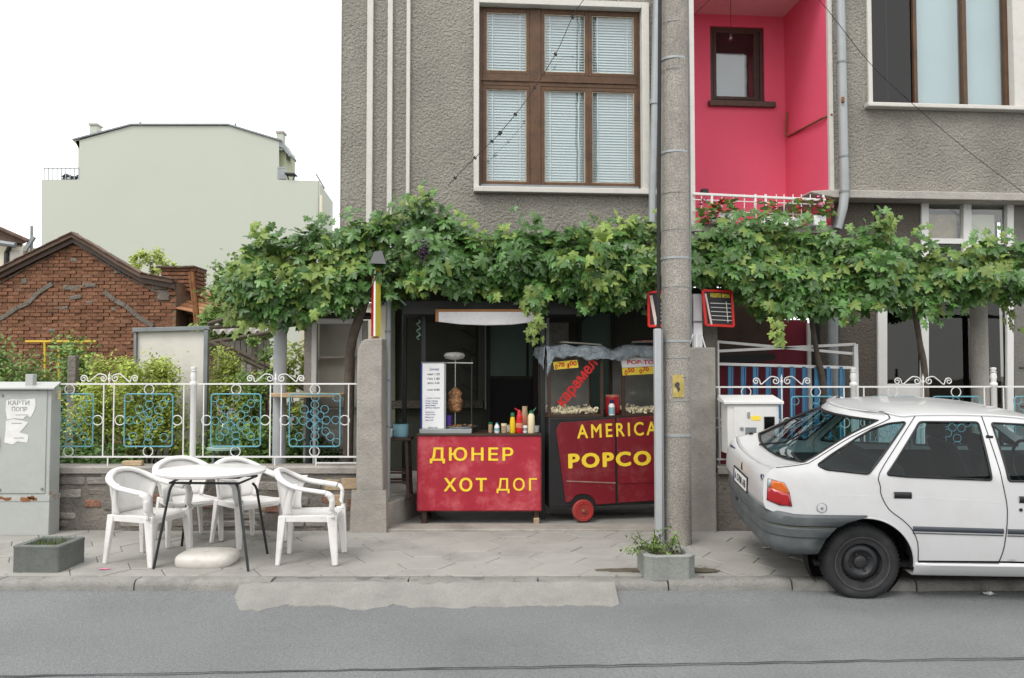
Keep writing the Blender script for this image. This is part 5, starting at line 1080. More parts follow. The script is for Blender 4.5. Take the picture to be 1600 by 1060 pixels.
build('moulding', MB().bar(pf(885,752,-.004), pf(962,755,-.004), .006, .012), mat('worn edge',(.30,.16,.13),.5,var=.3,vs=20), d1)
build('moulding', MB().bar(pf(968,755,-.004), pf(1050,752,-.004), .006, .012), M['maroon'], d2)
def ptext(bd, a, b, c, d_, mt, n=-.0005, rot=0, h=None):
    p0 = pf(a,b,n); p1 = pf(c,d_,n)
    vs, fs = TX[bd]
    if rot:
        w = (p1 - p0).length; rr = math.atan2(p1.z-p0.z, p1.x-p0.x); C, S = math.cos(rr), math.sin(rr)
        q = [(p0.x + x*w*C - y*h*S, n-.003*e, p0.z + x*w*S + y*h*C) for x,y,e in vs]
    else: q = [(lerp(p0.x,p1.x,x), n-.003*e, lerp(p0.z,p1.z,y)) for x,y,e in vs]
    return build('lettering', MB().add(q, fs), M[mt], pcart)
r_ = .115; hgt = lambda px, py, hpx: pf(px,py-hpx,0).z - pf(px,py,0).z
ptext('AMERICAN', 902, 686, 1047, 679, 'yellow', rot=1, h=hgt(960,686,22))
ptext('POPCORN', 888, 733, 1070, 725.5, 'yellow', rot=1, h=hgt(960,733,24))
for px in (911, 1044):
    c = pf(px,792.5,-.035); c.z = .122
    wh = build('wheel', MB().lathe([(.060,-.022),(.106,-.026),(.118,-.016),(.121,0),(.118,.016),(.106,.026),(.060,.022)], c, 28, 'y'), mat('red painted wheel',(.28,.03,.028),.6,var=.25,vs=12,stain=(.12,.06,.05),sa=.7,ss=12), pcart, smooth=40)
    build('rim', MB().lathe([(.001,-.012),(.03,-.016),(.05,-.008),(.075,-.014),(.085,-.030),(.09,-.020)], c, 28, 'y'), M['redletter'], wh, smooth=40)
    build('hub', MB().lathe([(.001,-.045),(.016,-.042),(.022,-.02),(.024,0)], c, 12, 'y'), M['rust'], wh, smooth=40)
    wh2 = pf(px,792.5,.6); build('back_wheel', MB().lathe([(.02,-.024),(.11,-.026),(.121,0),(.11,.026),(.02,.024)], (wh2.x,.62,.122), 24, 'y'), M['tyre'], pcart, smooth=40)
build('axle', MB().tube([pf(911,792,-.05)*1, Vector((pf(911,792,0).x,.62,.122))], .014, 8), M['blackmetal'], pcart)
# glass cases
def case(a, b, y0, y1):
    w0, w1 = pf(a,600,.03).x, pf(b,600,.03).x; z0, z1 = zt+.021, pf((a+b)/2,y1,.03).z; w = .035
    cs = build('glass_case', frame_ring(MB(), w0, w1, z0, z1, w, .03, .06), M['wood_dark'], pcart, bevel=.003)
    build('back_frame', frame_ring(MB(), w0, w1, z0, z1, w, .48, .51), M['wood_dark'], cs, bevel=.003)
    for q in (w0, w1-w): 
        build('side_frame', MB().box((q,.061,z0),(q+w,.479,z0+w)), M['wood_dark'], cs); build('side_frame', MB().box((q,.061,z1-w),(q+w,.479,z1)), M['wood_dark'], cs)
    build('roof_panel', MB().box((w0-.01,.02,z1+.001),(w1+.01,.53,z1+.02)), M['wood_dark'], cs)
    build('base_panel', MB().box((w0+w,.062,z0),(w1-w,.478,z0+.03)), M['wood_dark'], cs)
    build('back_panel', MB().box((w0+w,.47,z0+.031),(w1-w,.476,z1-w)), mat('dull case back',(.20,.205,.195),.5,var=.3,vs=5), cs)
    build('pane', MB().box((w0+w,.040,z0+w),(w1-w,.044,z1-w)), M['glass_pop'], cs)
    rr = random.Random(int(a)); mb = MB(); oc = [Vector(q) for q in ((1,0,0),(-1,0,0),(0,1,0),(0,-1,0),(0,0,1),(0,0,-1))]
    for k in range(620):
        u = rr.uniform(w0+w+.015, w1-w-.015); n = .058 + .34*rr.random()**1.7; hh = .05 + .035*noise.noise((u*7,n*7,a)) + .025*(n/.4)
        c = Vector((u, n, z0+.03 + hh*rr.random()**.4)); s = rr.uniform(.010,.018)
        m = Matrix.Rotation(rr.uniform(0,6),3,'X') @ Matrix.Rotation(rr.uniform(0,6),3,'Z')
        mb.add([c + m @ (v*s*rr.uniform(.6,1.3)) for v in oc], [(0,2,4),(2,1,4),(1,3,4),(3,0,4),(2,0,5),(1,2,5),(3,1,5),(0,3,5)])
    build('popcorn_pile', mb, M['popcorn'], cs, kind='stuff')
    return cs
case(856, 943, 650, 548); case(972, 1062, 645, 545)
build('shelf', MB().box((pf(946,640,.1).x,.05,zt+.021),(pf(970,640,.1).x,.45,zt+.035)), M['wood_dark'], pcart)
# tags
def tagp(pts, mt, n=.022): return build('price_tag', MB().prism([pf(a,b,n) for a,b in pts], (0,.003,0)), M[mt], pcart)
tagp([(864,566),(902,562.5),(904,574.5),(866,578)], 'yellowcard'); ptext('0', 867, 577, 871, 570, 'redletter', n=.0205); ptext('70', 872, 573.5, 882, 566.5, 'redletter', n=.0205); ptext('1', 886.5, 575, 889.5, 568, 'redletter', n=.0205); ptext('00', 890, 571.5, 901, 564.5, 'redletter', n=.0205)
tagp([(970,559.5),(1030,557),(1030,572),(972,575)], 'whiteplastic'); tagp([(972,575.5),(1030,572.5),(1030,584),(973,587)], 'yellowcard')
ptext('POP-TOP', 980, 569.5, 1028, 563, 'redletter', n=.0205); ptext('0', 976, 586, 980.5, 578.5, 'redletter', n=.0205); ptext('50', 981, 582, 991, 575, 'redletter', n=.0205); ptext('0', 999, 584, 1003.5, 577, 'redletter', n=.0205); ptext('70', 1004, 580.5, 1013.5, 573.5, 'redletter', n=.0205)
ptext('карамел', 884, 640, 938, 572, 'redletter', n=.022, rot=1, h=hgt(905,600,19))
# tarpaulin over both cases
tp = root('tarpaulin', 'crumpled silver blue tarpaulin draped over the popcorn cart cases', 'tarpaulin', PA.O, PA.a, local=True)
w0, w1 = pf(853,550,.0).x, pf(1064,550,.0).x; ztop = pf(905,547,.03).z + .032; rows = []
for i in range(61):
    t = i/60; u = lerp(w0, w1, t); row = []
    sag = -.05*math.exp(-((t-.49)/.07)**2)
    for k in range(6):
        n = lerp(.56,-.005,k/5); row.append(Vector((u, n, ztop + .012 + sag + .028*noise.noise((u*7,n*5,0)))))
    dr_ = .115 + .06*noise.noise((u*4,2,0)) + .035*noise.noise((u*14,5,0)) + (.20*max(0,1-t/.055))
    for k in range(1,6):
        q = k/5; row.append(Vector((u + .02*noise.noise((u*9,q*4,7)), -.018 - .035*noise.noise((u*11,q*3,9)) - .02*q, ztop + sag - dr_*q + .016*noise.noise((u*9,0,0))*(1-q))))
    rows.append(row)
build('sheet', MB().grid(rows), M['tarp'], tp, smooth=75, solid=.004, recalc=False)
rows = []
for i in range(15):
    n = lerp(.5,-.01,i/14); row = []
    for k in range(8):
        q = k/7; dl = (.10 + .16*(i/14)**2 + .04*noise.noise((n*8,1,3)))*q
        row.append(Vector((w0 - .012 - .02*noise.noise((n*10,q*4,1))*q - .02*q, n, ztop+.004 - dl)))
    rows.append(row)
build('side_flap', MB().grid(rows), M['tarp'], tp, smooth=75, solid=.004, recalc=False)
zz = ztop + .024
bdw = root('wooden_board', 'thin grey board lying on the tarpaulin of the popcorn cart', 'board', PA.O, PA.a, local=True)
a, b = pf(874,0,.2), pf(936,0,.2); build('plank', MB().bar((a.x,.15,zz+.03),(b.x,.22,zz+.006), .10, .018), M['boardwood'], bdw, bevel=.003)
npb = root('newspaper_stack', 'small stack of orange printed papers on the tarpaulin beside the pole', 'papers', PA.O, PA.a, local=True)
for k in range(4):
    build('sheet', MB().cbox((pf(1010,540,.22).x+.01*k, .2, zz+.008+.013*k), (.34-.02*k,.28,.010), rz=.06*k), M['orangepaper'] if k == 3 else M['black'] if k < 2 else M['tarp'], npb, bevel=.003)
def lathl(name, label, cat, u, n, z0, h, pr2, mt, extra=()):
    t = root(name, label, cat, PA.O + PA.U*u + PA.N*n + Vector((0,0,z0)))
    o = t.location
    build('body', MB().lathe([(r,o.z+q*h) for r,q in pr2], (o.x,o.y,0), 16), M[mt], t, smooth=45)
    for nm, p2, m2 in extra: build(nm, MB().lathe([(r,o.z+q*h) for r,q in p2], (o.x,o.y,0), 16), M[m2], t, smooth=45)
lathl('white_bottle','white bottle with a navy cap between the popcorn cases','bottle',pf(956,640,.08).x,.085,zt+.036,.175,[(.032,0),(.035,.04),(.035,.6),(.022,.75)],'whiteplastic',[('cap',[(.023,.74),(.023,.97),(.001,1)],'navy'),('label',[(.0355,.1),(.0355,.5)],'cyanpot')])
lathl('red_canister','red canister behind the white bottle between the popcorn cases','canister',pf(957,640,.25).x,.25,zt+.036,.22,[(.07,0),(.078,.03),(.078,.9),(.07,1)],'redplastic',[('lid',[(.079,.9),(.079,1),(.001,1.01)],'orangepaper')])
tag(build('loose_cable', MB().tube(smooth_path([P(846,786,9.1),P(856,789,9.0),P(866,788,8.95),P(874,785,8.95)], 5), .010, 6), M['whiteplastic'], None, smooth=60), 'white cable lying on the ground between the red counter and the popcorn cart', 'cable')
# ================================================================ BEHIND THE RIGHT GATE
mw = root('maroon_partition', 'tall maroon sheet partition behind the open gate', 'partition', (X(1190,10.0), 10.0, 0))
build('sheet', MB().box((X(1112,10),10.0,0),(X(1263,10),10.05,Z(500,10))), M['maroonwall'], mw)
build('dark_board', MB().box((X(1118,9.98),9.93,Z(556,9.98)),(X(1200,9.98),9.99,Z(460,9.98))), M['wood_dark'], mw)
build('edge_post', MB().box((X(1262,9.97),9.95,0),(X(1267,9.97),9.995,Z(505,9.97))), M['trimw'], mw)
build('ledge', MB().prism([P(1125,556,9.7),P(1210,553,9.7),P(1214,561,9.7),P(1190,566,9.7),P(1125,566,9.7)], (0,.2,0)), M['black'], mw)
# menu boards
mp = root('board_post', 'short white post on the right pillar holding the menu boards', 'post', (X(1090,8.42), 8.42, Z(543,8.3)))
build('shaft', MB().box((X(1083.5,8.42)-.005,8.38,Z(543,8.3)),(X(1097,8.42),8.46,Z(460,8.42))), M['whiteplastic'], mp, bevel=.006)
for a, b in ((1083,1076),(1096,1102),(1089,1088)): build('stay', MB().tube([P(a,522,8.36),P(b,543,8.34)], .007, 5), M['whiteplastic'], mp)
build('band', MB().box((X(1083,8.4)-.006,8.375,Z(505,8.42)),(X(1097.5,8.4)+.004,8.465,Z(502,8.42))), M['galv_dark'], mp)
def menu(label, pts, dl, dr_):
    q = [P(a,b,d) for (a,b),d in zip(pts,(dl,dr_,dr_,dl))]; U_ = (q[1]-q[0]).normalized(); nrm = Vector((U_.y,-U_.x,0)).normalized()
    t = root('menu_board', label, 'menu board', (q[0]+q[2])/2, group='menu boards on the right pillar')
    def L(a, b): return q[0].lerp(q[1],a).lerp(q[3].lerp(q[2],a),b)
    build('board', MB().prism([L(.04,.04),L(.96,.04),L(.96,.96),L(.04,.96)], -nrm*.02), M['black'], t)
    for A, B in ((L(0,0),L(1,0)),(L(1,0),L(1,1)),(L(1,1),L(0,1)),(L(0,1),L(0,0))): build('frame', MB().bar(A,B,.026,.026), M['redletter'], t, bevel=.003)
    build('frame', MB().bar(L(.06,.10),L(.18,.98),.03,.02), mat('pale edge',(.60,.5,.45),.5), t)
    vs, fs = TX['нашето меню']; build('lettering', MB().add([L(lerp(.24,.92,x),lerp(.19,.07,y)) + nrm*(.002+.002*e) for x,y,e in vs], fs), M['yellowcard'], t)
    for k in range(5): build('rule', MB().bar(L(.22,.36+.12*k)+nrm*.003, L(.94,.36+.12*k)+nrm*.003, .006,.006), M['paper'], t)
    build('rule', MB().bar(L(.78,.30)+nrm*.003, L(.80,.9)+nrm*.003, .006,.006), M['paper'], t)
menu('black menu board in a red frame to the right of the utility pole', [(1098,454),(1143,456),(1146,510),(1103,508)], 8.3, 8.45)
menu('menu board in a red frame half hidden behind the left side of the pole', [(1013,457),(1076,455),(1078,508),(1014,510)], 8.45, 8.3)
# ================================================================ TABLE AND PLASTIC CHAIRS
TC = Vector((X(333,7.0), 7.0, 0)); ztb = Z(733.5,7.0)
tbl = root('garden_table', 'round white topped table on splayed black steel legs standing on the pavement', 'table', TC)
build('tabletop', MB().lathe([(.36,ztb-.030),(.425,ztb-.034),(.443,ztb-.026),(.447,ztb-.008),(.440,ztb),(.001,ztb+.001)], TC, 48), M['plastic'], tbl, smooth=50)
feet = [P(240,889,1),P(388,893,1),P(284,854,1),P(418,866,1)]
ft = [G(240,889),G(388,893),G(284,853),G(418,866)]; tops = [P(267,757,6.78),P(372,759,6.75),P(296,753,7.3),P(400,757,7.22)]
for a, b in zip(ft, tops):
    a = a.copy(); k = (b - a).normalized(); c_ = Vector((TC.x, TC.y, b.z)); inn = (c_ - b); inn.normalize()
    build('leg', MB().tube([a, b - k*.05, b - k*.015 + inn*.008, b + inn*.03 + Vector((0,0,.012))], .0115, 8), M['blackmetal'], tbl, smooth=60)
zr = ztb-.085
cr = [Vector((lerp(a.x,b.x,.93),lerp(a.y,b.y,.93),zr)) for a,b in zip(ft,tops)]
for i, j in ((0,1),(1,3),(3,2),(2,0)): build('brace', MB().tube([cr[i],cr[j]], .010, 8), M['blackmetal'], tbl, smooth=60)
for i, j in ((0,1),(1,3),(3,2),(2,0)): build('brace', MB().tube([cr[i]+Vector((0,0,.045)),cr[j]+Vector((0,0,.045))], .008, 8), M['blackmetal'], tbl, smooth=60)
def chair(label, x, y, rz):
    t = root('garden_chair', label, 'chair', (x,y,0), rz, 'white plastic garden chairs', local=True)
    PL = M['plastic']; t.scale = (.95,.95,.96)
    # seat: dished, with a rolled front edge
    rows = []
    for i in range(13):
        u = i/12; xx = lerp(-.22,.235,u); hw = lerp(.19,.235,u); row = []
        for j in range(13):
            v = j/12*2-1; z = .425 - .014*(1-v*v)*math.sin(math.pi*min(1,u*1.05)) + .012*(u>.8)*0 - .045*max(0,(u-.88)/.12)**2 + .012*(1-u)*-1
            row.append(Vector((xx + .02*(1-v*v)*(u>.5)*u, hw*v, z - .03*max(0,abs(v)-.9)/.1)))
        rows.append(row)
    build('seat', MB().grid(rows), PL, t, smooth=60, solid=.012)
    ap = MB()
    for s in (-1,1): ap.bar((-.21,s*.20,.395),(.22,s*.237,.395), .010, .055)
    ap.bar((.243,-.20,.385),(.243,.20,.385), .010, .05); ap.bar((-.225,-.18,.39),(-.225,.18,.39), .010, .05)
    build('apron', ap, PL, t, bevel=.004)
    # rim: one sweeping band that rises from the front legs, bends into the arms and runs round the back
    pl = smooth_path([(.232,-.250,.415),(.246,-.262,.50),(.246,-.270,.58),(.205,-.277,.632),(.10,-.281,.652),(-.08,-.276,.684),(-.215,-.228,.745),(-.280,-.115,.795),(-.296,0,.806),(-.280,.115,.795),(-.215,.228,.745),(-.08,.276,.684),(.10,.281,.652),(.205,.277,.632),(.246,.270,.58),(.246,.262,.50),(.232,.250,.415)], 6)
    n = len(pl); rows = []
    for i, p in enumerate(pl):
        d = (pl[min(i+1,n-1)] - pl[max(i-1,0)]).normalized(); h = Vector((d.x,d.y,0)); s_ = -1 if p.y < 0 else 1
        o = Vector((d.y,-d.x,0)); o = o.normalized() if o.length > .2 else Vector((0,-1 if i < n/2 else 1,0)) * (1 if i < n/2 else 1)
        if i < n*.2: o = Vector((0,-1,0)).lerp(o,.3).normalized()
        if i > n*.8: o = Vector((0,1,0)).lerp(o,.3).normalized()
        up = d.cross(o).normalized(); up = -up if (up.z < -.2 or (abs(up.z) <= .2 and up.x < 0)) else up
        t_ = abs(i/(n-1)*2-1); w = lerp(.020,.036,min(1,t_*1.7)); q = .030
        rows.append([p - o*w - up*q*.8, p - o*w*.9 - up*.004, p + up*.003, p + o*w*.85 - up*.002, p + o*w*1.1 - up*.014, p + o*w*1.12 - up*q*1.15])
    build('armrest', MB().grid(rows), PL, t, smooth=75, solid=.010)
    # back shell between rim and seat, with three openings between its slats
    k0, k1 = int(n*.335), int(n*.665); rows = []
    for j in range(9):
        q = j/8; row = []
        for i in range(k0, k1+1):
            p = pl[i]; v = (i-k0)/(k1-k0)*2-1
            b = Vector((-.205 - .02*(1-v*v), v*.185, .42)); row.append(b.lerp(p - Vector((0,0,.018)), q) + Vector((-.012*math.sin(q*3.14),0,0)))
        rows.append(row)
    build('backrest', MB().grid(rows), PL, t, smooth=70, solid=.010)
    for s in (-1,1):
        # front leg rising to the arm, L-shaped and tapered
        build('leg', MB().bar((.262,s*.258,0),(.228,s*.243,.43), .034,.052, up=(1,0,0), w2=.056, h2=.088), PL, t, bevel=.010)
        build('leg', MB().bar((-.24,s*.235,0),(-.21,s*.192,.42), .030,.040, up=(1,0,0), w2=.05, h2=.066), PL, t, bevel=.009)
        rows = []
        for i in range(8):
            q = i/7; p = pl[int(n*.335)] if s < 0 else pl[int(n*.665)-1]
            b = Vector((-.205,s*.185,.41)); c_ = b.lerp(p, q); w = lerp(.055,.045,q) + .03*(2*q-1)**2
            rows.append([c_ + Vector((-.01,0,0)), c_ + Vector((w*.5, s*.010,0)), c_ + Vector((w,s*.014,0))])
        build('side_stay', MB().grid(rows), PL, t, smooth=70, solid=.012)
    return t
def fe(px, py): return G(px, py)
chair('white plastic armchair facing the table from its left, nearest the grey planter', -3.12, 7.06, R(-16))
chair('white plastic armchair behind the table on the left, its back to the fence', -3.10, 7.86, R(-50))
chair('white plastic armchair behind the table on the right, seat turned to the right', -2.50, 7.78, R(-38))
chair('white plastic armchair right of the table, turned away from it', -1.725, 7.08, R(3))
pbz = root('parasol_base', 'low rounded white parasol base lying under the table', 'parasol base', G(329,872))
o = G(329,870)+Vector((.065,0,0)); mb = MB(); rows = []
for r_, z in ((.93,-.004),(1,.02),(1,.06),(.96,.080),(.84,.098),(.6,.104),(.3,.105),(.02,.098)):
    rows.append([Vector((o.x + .24*r_*math.copysign(abs(math.cos(a_))**.55,math.cos(a_)), 6.94 + .20*r_*math.copysign(abs(math.sin(a_))**.55,math.sin(a_)), z)) for a_ in [2*math.pi*k/36 for k in range(37)]])
build('shell', mb.grid(rows), mat('dirty white plastic',(.56,.54,.50),.5,var=.12,vs=6,stain=(.34,.31,.26),sa=.8,ss=6), pbz, smooth=50)
# ================================================================ PLANTERS
def planter(label, c, hw, hd, h, ch, mt, rz=0):
    t = root('concrete_planter', label, 'planter', c, rz, 'concrete planters on the pavement', local=True)
    def oc(w, d, z, k): return [Vector(q) for q in ((-w+k,-d,z),(w-k,-d,z),(w,-d+k,z),(w,d-k,z),(w-k,d,z),(-w+k,d,z),(-w,d-k,z),(-w,-d+k,z))]
    ls = [oc(hw,hd,-.01,ch), oc(hw,hd,h-.03,ch), oc(hw+.004,hd+.004,h-.012,ch), oc(hw-.006,hd-.006,h,ch), oc(hw-.05,hd-.05,h-.004,ch*.8), oc(hw-.06,hd-.06,h-.06,ch*.8)]
    mb = MB(); vs = [p for l in ls for p in l]; fs = [(i*8+k, i*8+(k+1)%8, (i+1)*8+(k+1)%8, (i+1)*8+k) for i in range(5) for k in range(8)] + [tuple(range(8))]
    build('body', mb.add(vs, fs), M[mt], t, bevel=.004)
    build('soil', MB().add(oc(hw-.055,hd-.055,h-.045,ch*.8), [tuple(range(8))]), M['soil'], t)
    return t
pl1 = planter('dark grey concrete planter with sparse grass, beside the street cabinet', Vector((X(84,6.8), 6.80, 0)), .19, .19, .215, .012, 'planter', R(-2))
rg = random.Random(8); mb = MB()
for k in range(160):
    p = Vector((rg.uniform(-.15,.15), rg.uniform(-.14,.14), .17)); hh = rg.uniform(.03,.085); a = rg.uniform(0,6.28); w = Vector((math.cos(a),math.sin(a),0))*.003; l = Vector((rg.gauss(0,.025),rg.gauss(0,.025),hh))
    mb.add([p-w, p+w, p+l*.6+w*.6, p+l], [(0,1,2,3)])
build('grass_tuft', mb, M['grass'], pl1, kind='stuff', recalc=False)
pl2 = planter('pale concrete planter with chamfered corners and a weedy plant, in front of the utility pole', Vector((X(1038,6.58), 6.60, 0)), .20, .205, .185, .06, 'planter_pale', R(2))
mb = MB(); mbs = MB()
for k in range(26):
    b = Vector((rg.gauss(-.03,.07), rg.gauss(0,.06), .14)); hh = rg.uniform(.07,.20); tip = b + Vector((rg.gauss(-.03,.09), rg.gauss(-.02,.06), hh)); mbs.tube([b, b.lerp(tip,.5)+Vector((0,0,.02)), tip], .003, 4)
    for j in range(12):
        c_ = b.lerp(tip, rg.uniform(.3,1.05)) + Vector((rg.gauss(0,.018),rg.gauss(0,.018),rg.gauss(0,.012))); s = rg.uniform(.010,.022); m = Matrix.Rotation(rg.uniform(0,6.28),3,'Z') @ Matrix.Rotation(rg.uniform(-1.1,1.1),3,'X')
        mb.add([c_ + m @ Vector(q)*s for q in ((0,-1,0),(.7,0,.2),(0,1.2,0),(-.7,0,.2))], [(0,1,2),(0,2,3)])
pt = root('weedy_plant', 'small leafy plant growing in the concrete planter before the utility pole', 'plant', pl2.location, R(2), local=True)
build('foliage', mb, M['bush'], pt, kind='stuff', recalc=False); build('stem', mbs, M['bark'], pt, kind='stuff')
mb = MB()
for k in range(60):
    b = Vector((-.26 + rg.gauss(0,.05), -.08 + rg.gauss(0,.04), .20+rg.gauss(0,.02))); s = rg.uniform(.010,.02); m = Matrix.Rotation(rg.uniform(0,6.28),3,'Z') @ Matrix.Rotation(rg.uniform(-1.1,1.1),3,'X')
    mb.add([b + m @ Vector(q)*s for q in ((0,-1,0),(.7,0,.2),(0,1.2,0),(-.7,0,.2))], [(0,1,2),(0,2,3)])
build('drooping_sprig', mb, M['bush'], pt, kind='stuff', recalc=False); build('stem', MB().tube([(-.1,-.05,.16),(-.2,-.08,.21),(-.27,-.09,.2)], .004, 5), M['bark'], pt)
# earth spilled round the planter and bits of litter
def patch(name, cx, cy, rx, ry, mt, z=.006, n=26, seed=0):
    vs = [(cx,cy,z)] + [(cx + rx*math.cos(2*math.pi*k/n)*(1+.5*noise.noise((k*1.3,seed,0))), cy + ry*math.sin(2*math.pi*k/n)*(1+.5*noise.noise((k*1.1,seed,5))), z-.001) for k in range(n)]
    return build(name, MB().add(vs, [(0,1+k,1+(k+1)%n) for k in range(n)]), M[mt], None, kind='structure')
o = G(965,896); patch('earth_patch', o.x+.12, 6.68, .30, .07, 'soil', seed=2); o = G(1095,893); patch('earth_patch', o.x, 6.68, .16, .08, 'soil', seed=3)
mb = MB()
for k in range(420):
    px = rg.uniform(0,1600); py = rg.choice((rg.uniform(826,915), rg.gauss(922,3), rg.gauss(905,6))); z = 0 if py < 908 else ROADZ
    p = G(px, py, z) + Vector((0,0,.007)); s = rg.uniform(.004,.016); a = rg.uniform(0,6)
    if -2.2 < p.x < 1.0 and 6.0 < p.y < 6.36: continue
    mb.add([p + Vector((math.cos(a+q)*s*rg.uniform(.5,1.2), math.sin(a+q)*s*rg.uniform(.5,1.2), rg.uniform(0,.004))) for q in (0,1.7,3.1,4.6)], [(0,1,2,3)])
build('fallen_leaves', mb, mat('dry litter',(.20,.16,.10),.9,var=.3,vs=20,isl=.6), None, kind='stuff', recalc=False)
pcl = root('pink_scrap', 'tiny pink scrap of paper on the pavement near the left chair', 'litter', G(163,891)+Vector((0,0,.008))); o = pcl.location
build('scrap', MB().prism([o+Vector(q) for q in ((-.05,0,0),(-.02,-.02,.002),(.03,-.012,0),(.05,.01,.004),(.01,.02,0))], (0,0,.002)), M['flower_pink'], pcl)
# ================================================================ WHITE CAR, half up on the pavement
CO = Vector((2.0, 6.26, ROADZ)); CROLL, CYAW = R(4.2), R(-4)
CM = (Matrix.Rotation(CYAW,3,'Z') @ Matrix.Rotation(CROLL,3,'X')); CMI = CM.transposed(); YC = .74
car = root('parked_car', 'white five door hatchback with grey bumpers parked half on the pavement', 'car', CO, 0, local=True)
car.rotation_euler = (CROLL, 0, CYAW)
def tum(z):
    if z < .55: return .06*max(0,(.55-z)/.35)**2*.6
    if z < .95: return .03*((z-.55)/.4)**2
    return .03 + .21*((z-.95)/.42)**1.2
def YS(x, z):
    y = -.10 + tum(z) + .012*max(0, 1-abs(z-.80)/.02)*0
    if x < .25: y += .10*((.25-x)/.35)**2
    if x > 3.3: y += .16*((x-3.3)/.6)**2
    return y
def tr(px, py, dy=0.0):
    d = 6.15
    for _ in range(14):
        l = CMI @ (P(px,py,d) - CO); d += (YS(l.x,l.z) + dy - l.y)
    return (l.x, l.z)
def trs(pts): return [tr(*p) for p in pts]
def inpoly(p, poly):
    c = False; n = len(poly)
    for i in range(n):
        (x1,y1),(x2,y2) = poly[i], poly[i-1]
        if (y1 > p[1]) != (y2 > p[1]) and p[0] < (x2-x1)*(p[1]-y1)/(y2-y1)+x1: c = not c
    return c
def dens(pl, st):
    out = []
    for i in range(len(pl)):
        a, b = pl[i], pl[(i+1)%len(pl)]; n = max(1, int(math.hypot(b[0]-a[0],b[1]-a[1])/st)); out += [(lerp(a[0],b[0],k/n),lerp(a[1],b[1],k/n)) for k in range(n)]
    return out
def rnd_poly(pl, r, k=4):
    out = []; n = len(pl)
    for i in range(n):
        p0, p, p1 = [Vector(pl[(i+q)%n]).to_3d() for q in (-1,0,1)]; a = p0-p; b = p1-p
        q = min(r, a.length*.45, b.length*.45); A = p + a.normalized()*q; B = p + b.normalized()*q
        for j in range(k+1): t = j/k; v = A*(1-t)**2 + p*2*t*(1-t) + B*t*t; out.append((v.x,v.y))
    return out
def skin(name, poly, holes, mt, parent, off=0.0, mir=False, solid=0, st=.06):
    pl = dens(poly, .045); hs = [dens(h, .04) for h in holes]; vs = [Vector(p) for p in pl]; es = [(i,(i+1)%len(pl)) for i in range(len(pl))]
    for h in hs:
        b = len(vs); vs += [Vector(p) for p in h]; es += [(b+i, b+(i+1)%len(h)) for i in range(len(h))]
    ed = [Vector(v) for v in vs]
    x0, x1 = min(p[0] for p in pl), max(p[0] for p in pl); z0, z1 = min(p[1] for p in pl), max(p[1] for p in pl)
    i = 0; x = x0 + st/2
    while x < x1:
        z = z0 + st/2
        while z < z1:
            q = (x, z)
            if inpoly(q,pl) and not any(inpoly(q,h) for h in hs) and min((Vector(q)-e).length_squared for e in ed) > (.022)**2: vs.append(Vector(q))
            z += st
        x += st
    ov, oe, of, *_ = geometry.delaunay_2d_cdt(vs, es, [], 0, 1e-6)
    fs = []
    for f in of:
        c = sum((ov[k] for k in f), Vector((0,0)))/len(f)
        if inpoly(c,pl) and not any(inpoly(c,h) for h in hs): fs.append(tuple(f))
    mb = MB(); V = []
    for v in ov:
        y = YS(v.x,v.y) + off; V.append((v.x, 2*YC - y if mir else y, v.y))
    return build(name, mb.add(V, fs), mt, parent, smooth=60, solid=solid)
def line3(pl, off, mir=False): return [Vector((x, (2*YC-YS(x,z)-off) if mir else YS(x,z)+off, z)) for x,z in pl]
WX, WZ, WR = .622, .30, .352
shut = [Vector(q).to_3d() for q in trs([(1212.6,730.8),(1257,725),(1272,718.5),(1328.7,683.6),(1383,658),(1390,651.5),(1380,644)])]
sh = [(p.x,p.y) for p in smooth_path(shut, 5)]
rear_door_edge = [(p.x,p.y) for p in smooth_path([Vector(q).to_3d() for q in trs([(1430.6,648.7),(1402,694),(1374,740),(1375.5,760),(1377,774),(1389,796),(1409.6,812),(1424,826.5),(1433.6,847.4),(1434.4,876)])], 3)]
front_door_edge = [(p.x,p.y) for p in smooth_path([Vector(q).to_3d() for q in trs([(1533,649),(1549,695),(1567,757),(1574,799),(1569,854),(1561,877)])], 3)]
c_top = [(1.06,1.376),(1.30,1.380),(1.533,1.377)]
arch = [(WX + WR*math.cos(R(a)), WZ + WR*math.sin(R(a))) for a in range(0, 111, 6)]
bt = [(.491,.635),(.30,.64),(.066,.65),(-.05,.675),(-.085,.69)]
quarter = sh[:-3] + [(1.0,1.374)] + rear_door_edge + [(rear_door_edge[-1][0],.29),(WX+WR,.29)] + arch + bt + [(-.098,.73),(-.10,.80),(-.090,.90),(-.062,.95)]
qwin = rnd_poly(trs([(1276.8,727),(1300,710),(1340,684),(1364,670.4),(1389,662),(1415.5,659.5),(1357,741),(1291,734)]), .022, 3)
rwin = rnd_poly(trs([(1437,659.5),(1528,660),(1549.5,750.5),(1417,745),(1385.5,742)]), .02, 3)
rdoor = c_top[::1] + front_door_edge[1:] + rear_door_edge[::-1][:-1]
fd_roof = [(1.533,1.377),(1.70,1.370),(1.85,1.355),(2.05,1.312),(2.35,1.14),(2.68,.925)]
fwin = rnd_poly([tr(1549,661),(1.85,1.315),(2.02,1.272),(2.30,1.11),(2.56,.925),tr(1576,752)], .02, 3)
fdoor = fd_roof + [(2.71,.80),(2.72,.331)] + front_door_edge[::-1][:-1]
arch2 = [(3.147 + WR*math.cos(R(a)), WZ + WR*math.sin(R(a))) for a in range(180, 39, -6)]
fender = [(2.68,.925),(3.0,.905),(3.4,.86),(3.72,.79),(3.84,.73),(3.86,.62),(3.55,.60)] + arch2[::-1] + [(2.76,.331),(2.72,.331),(2.71,.80)]
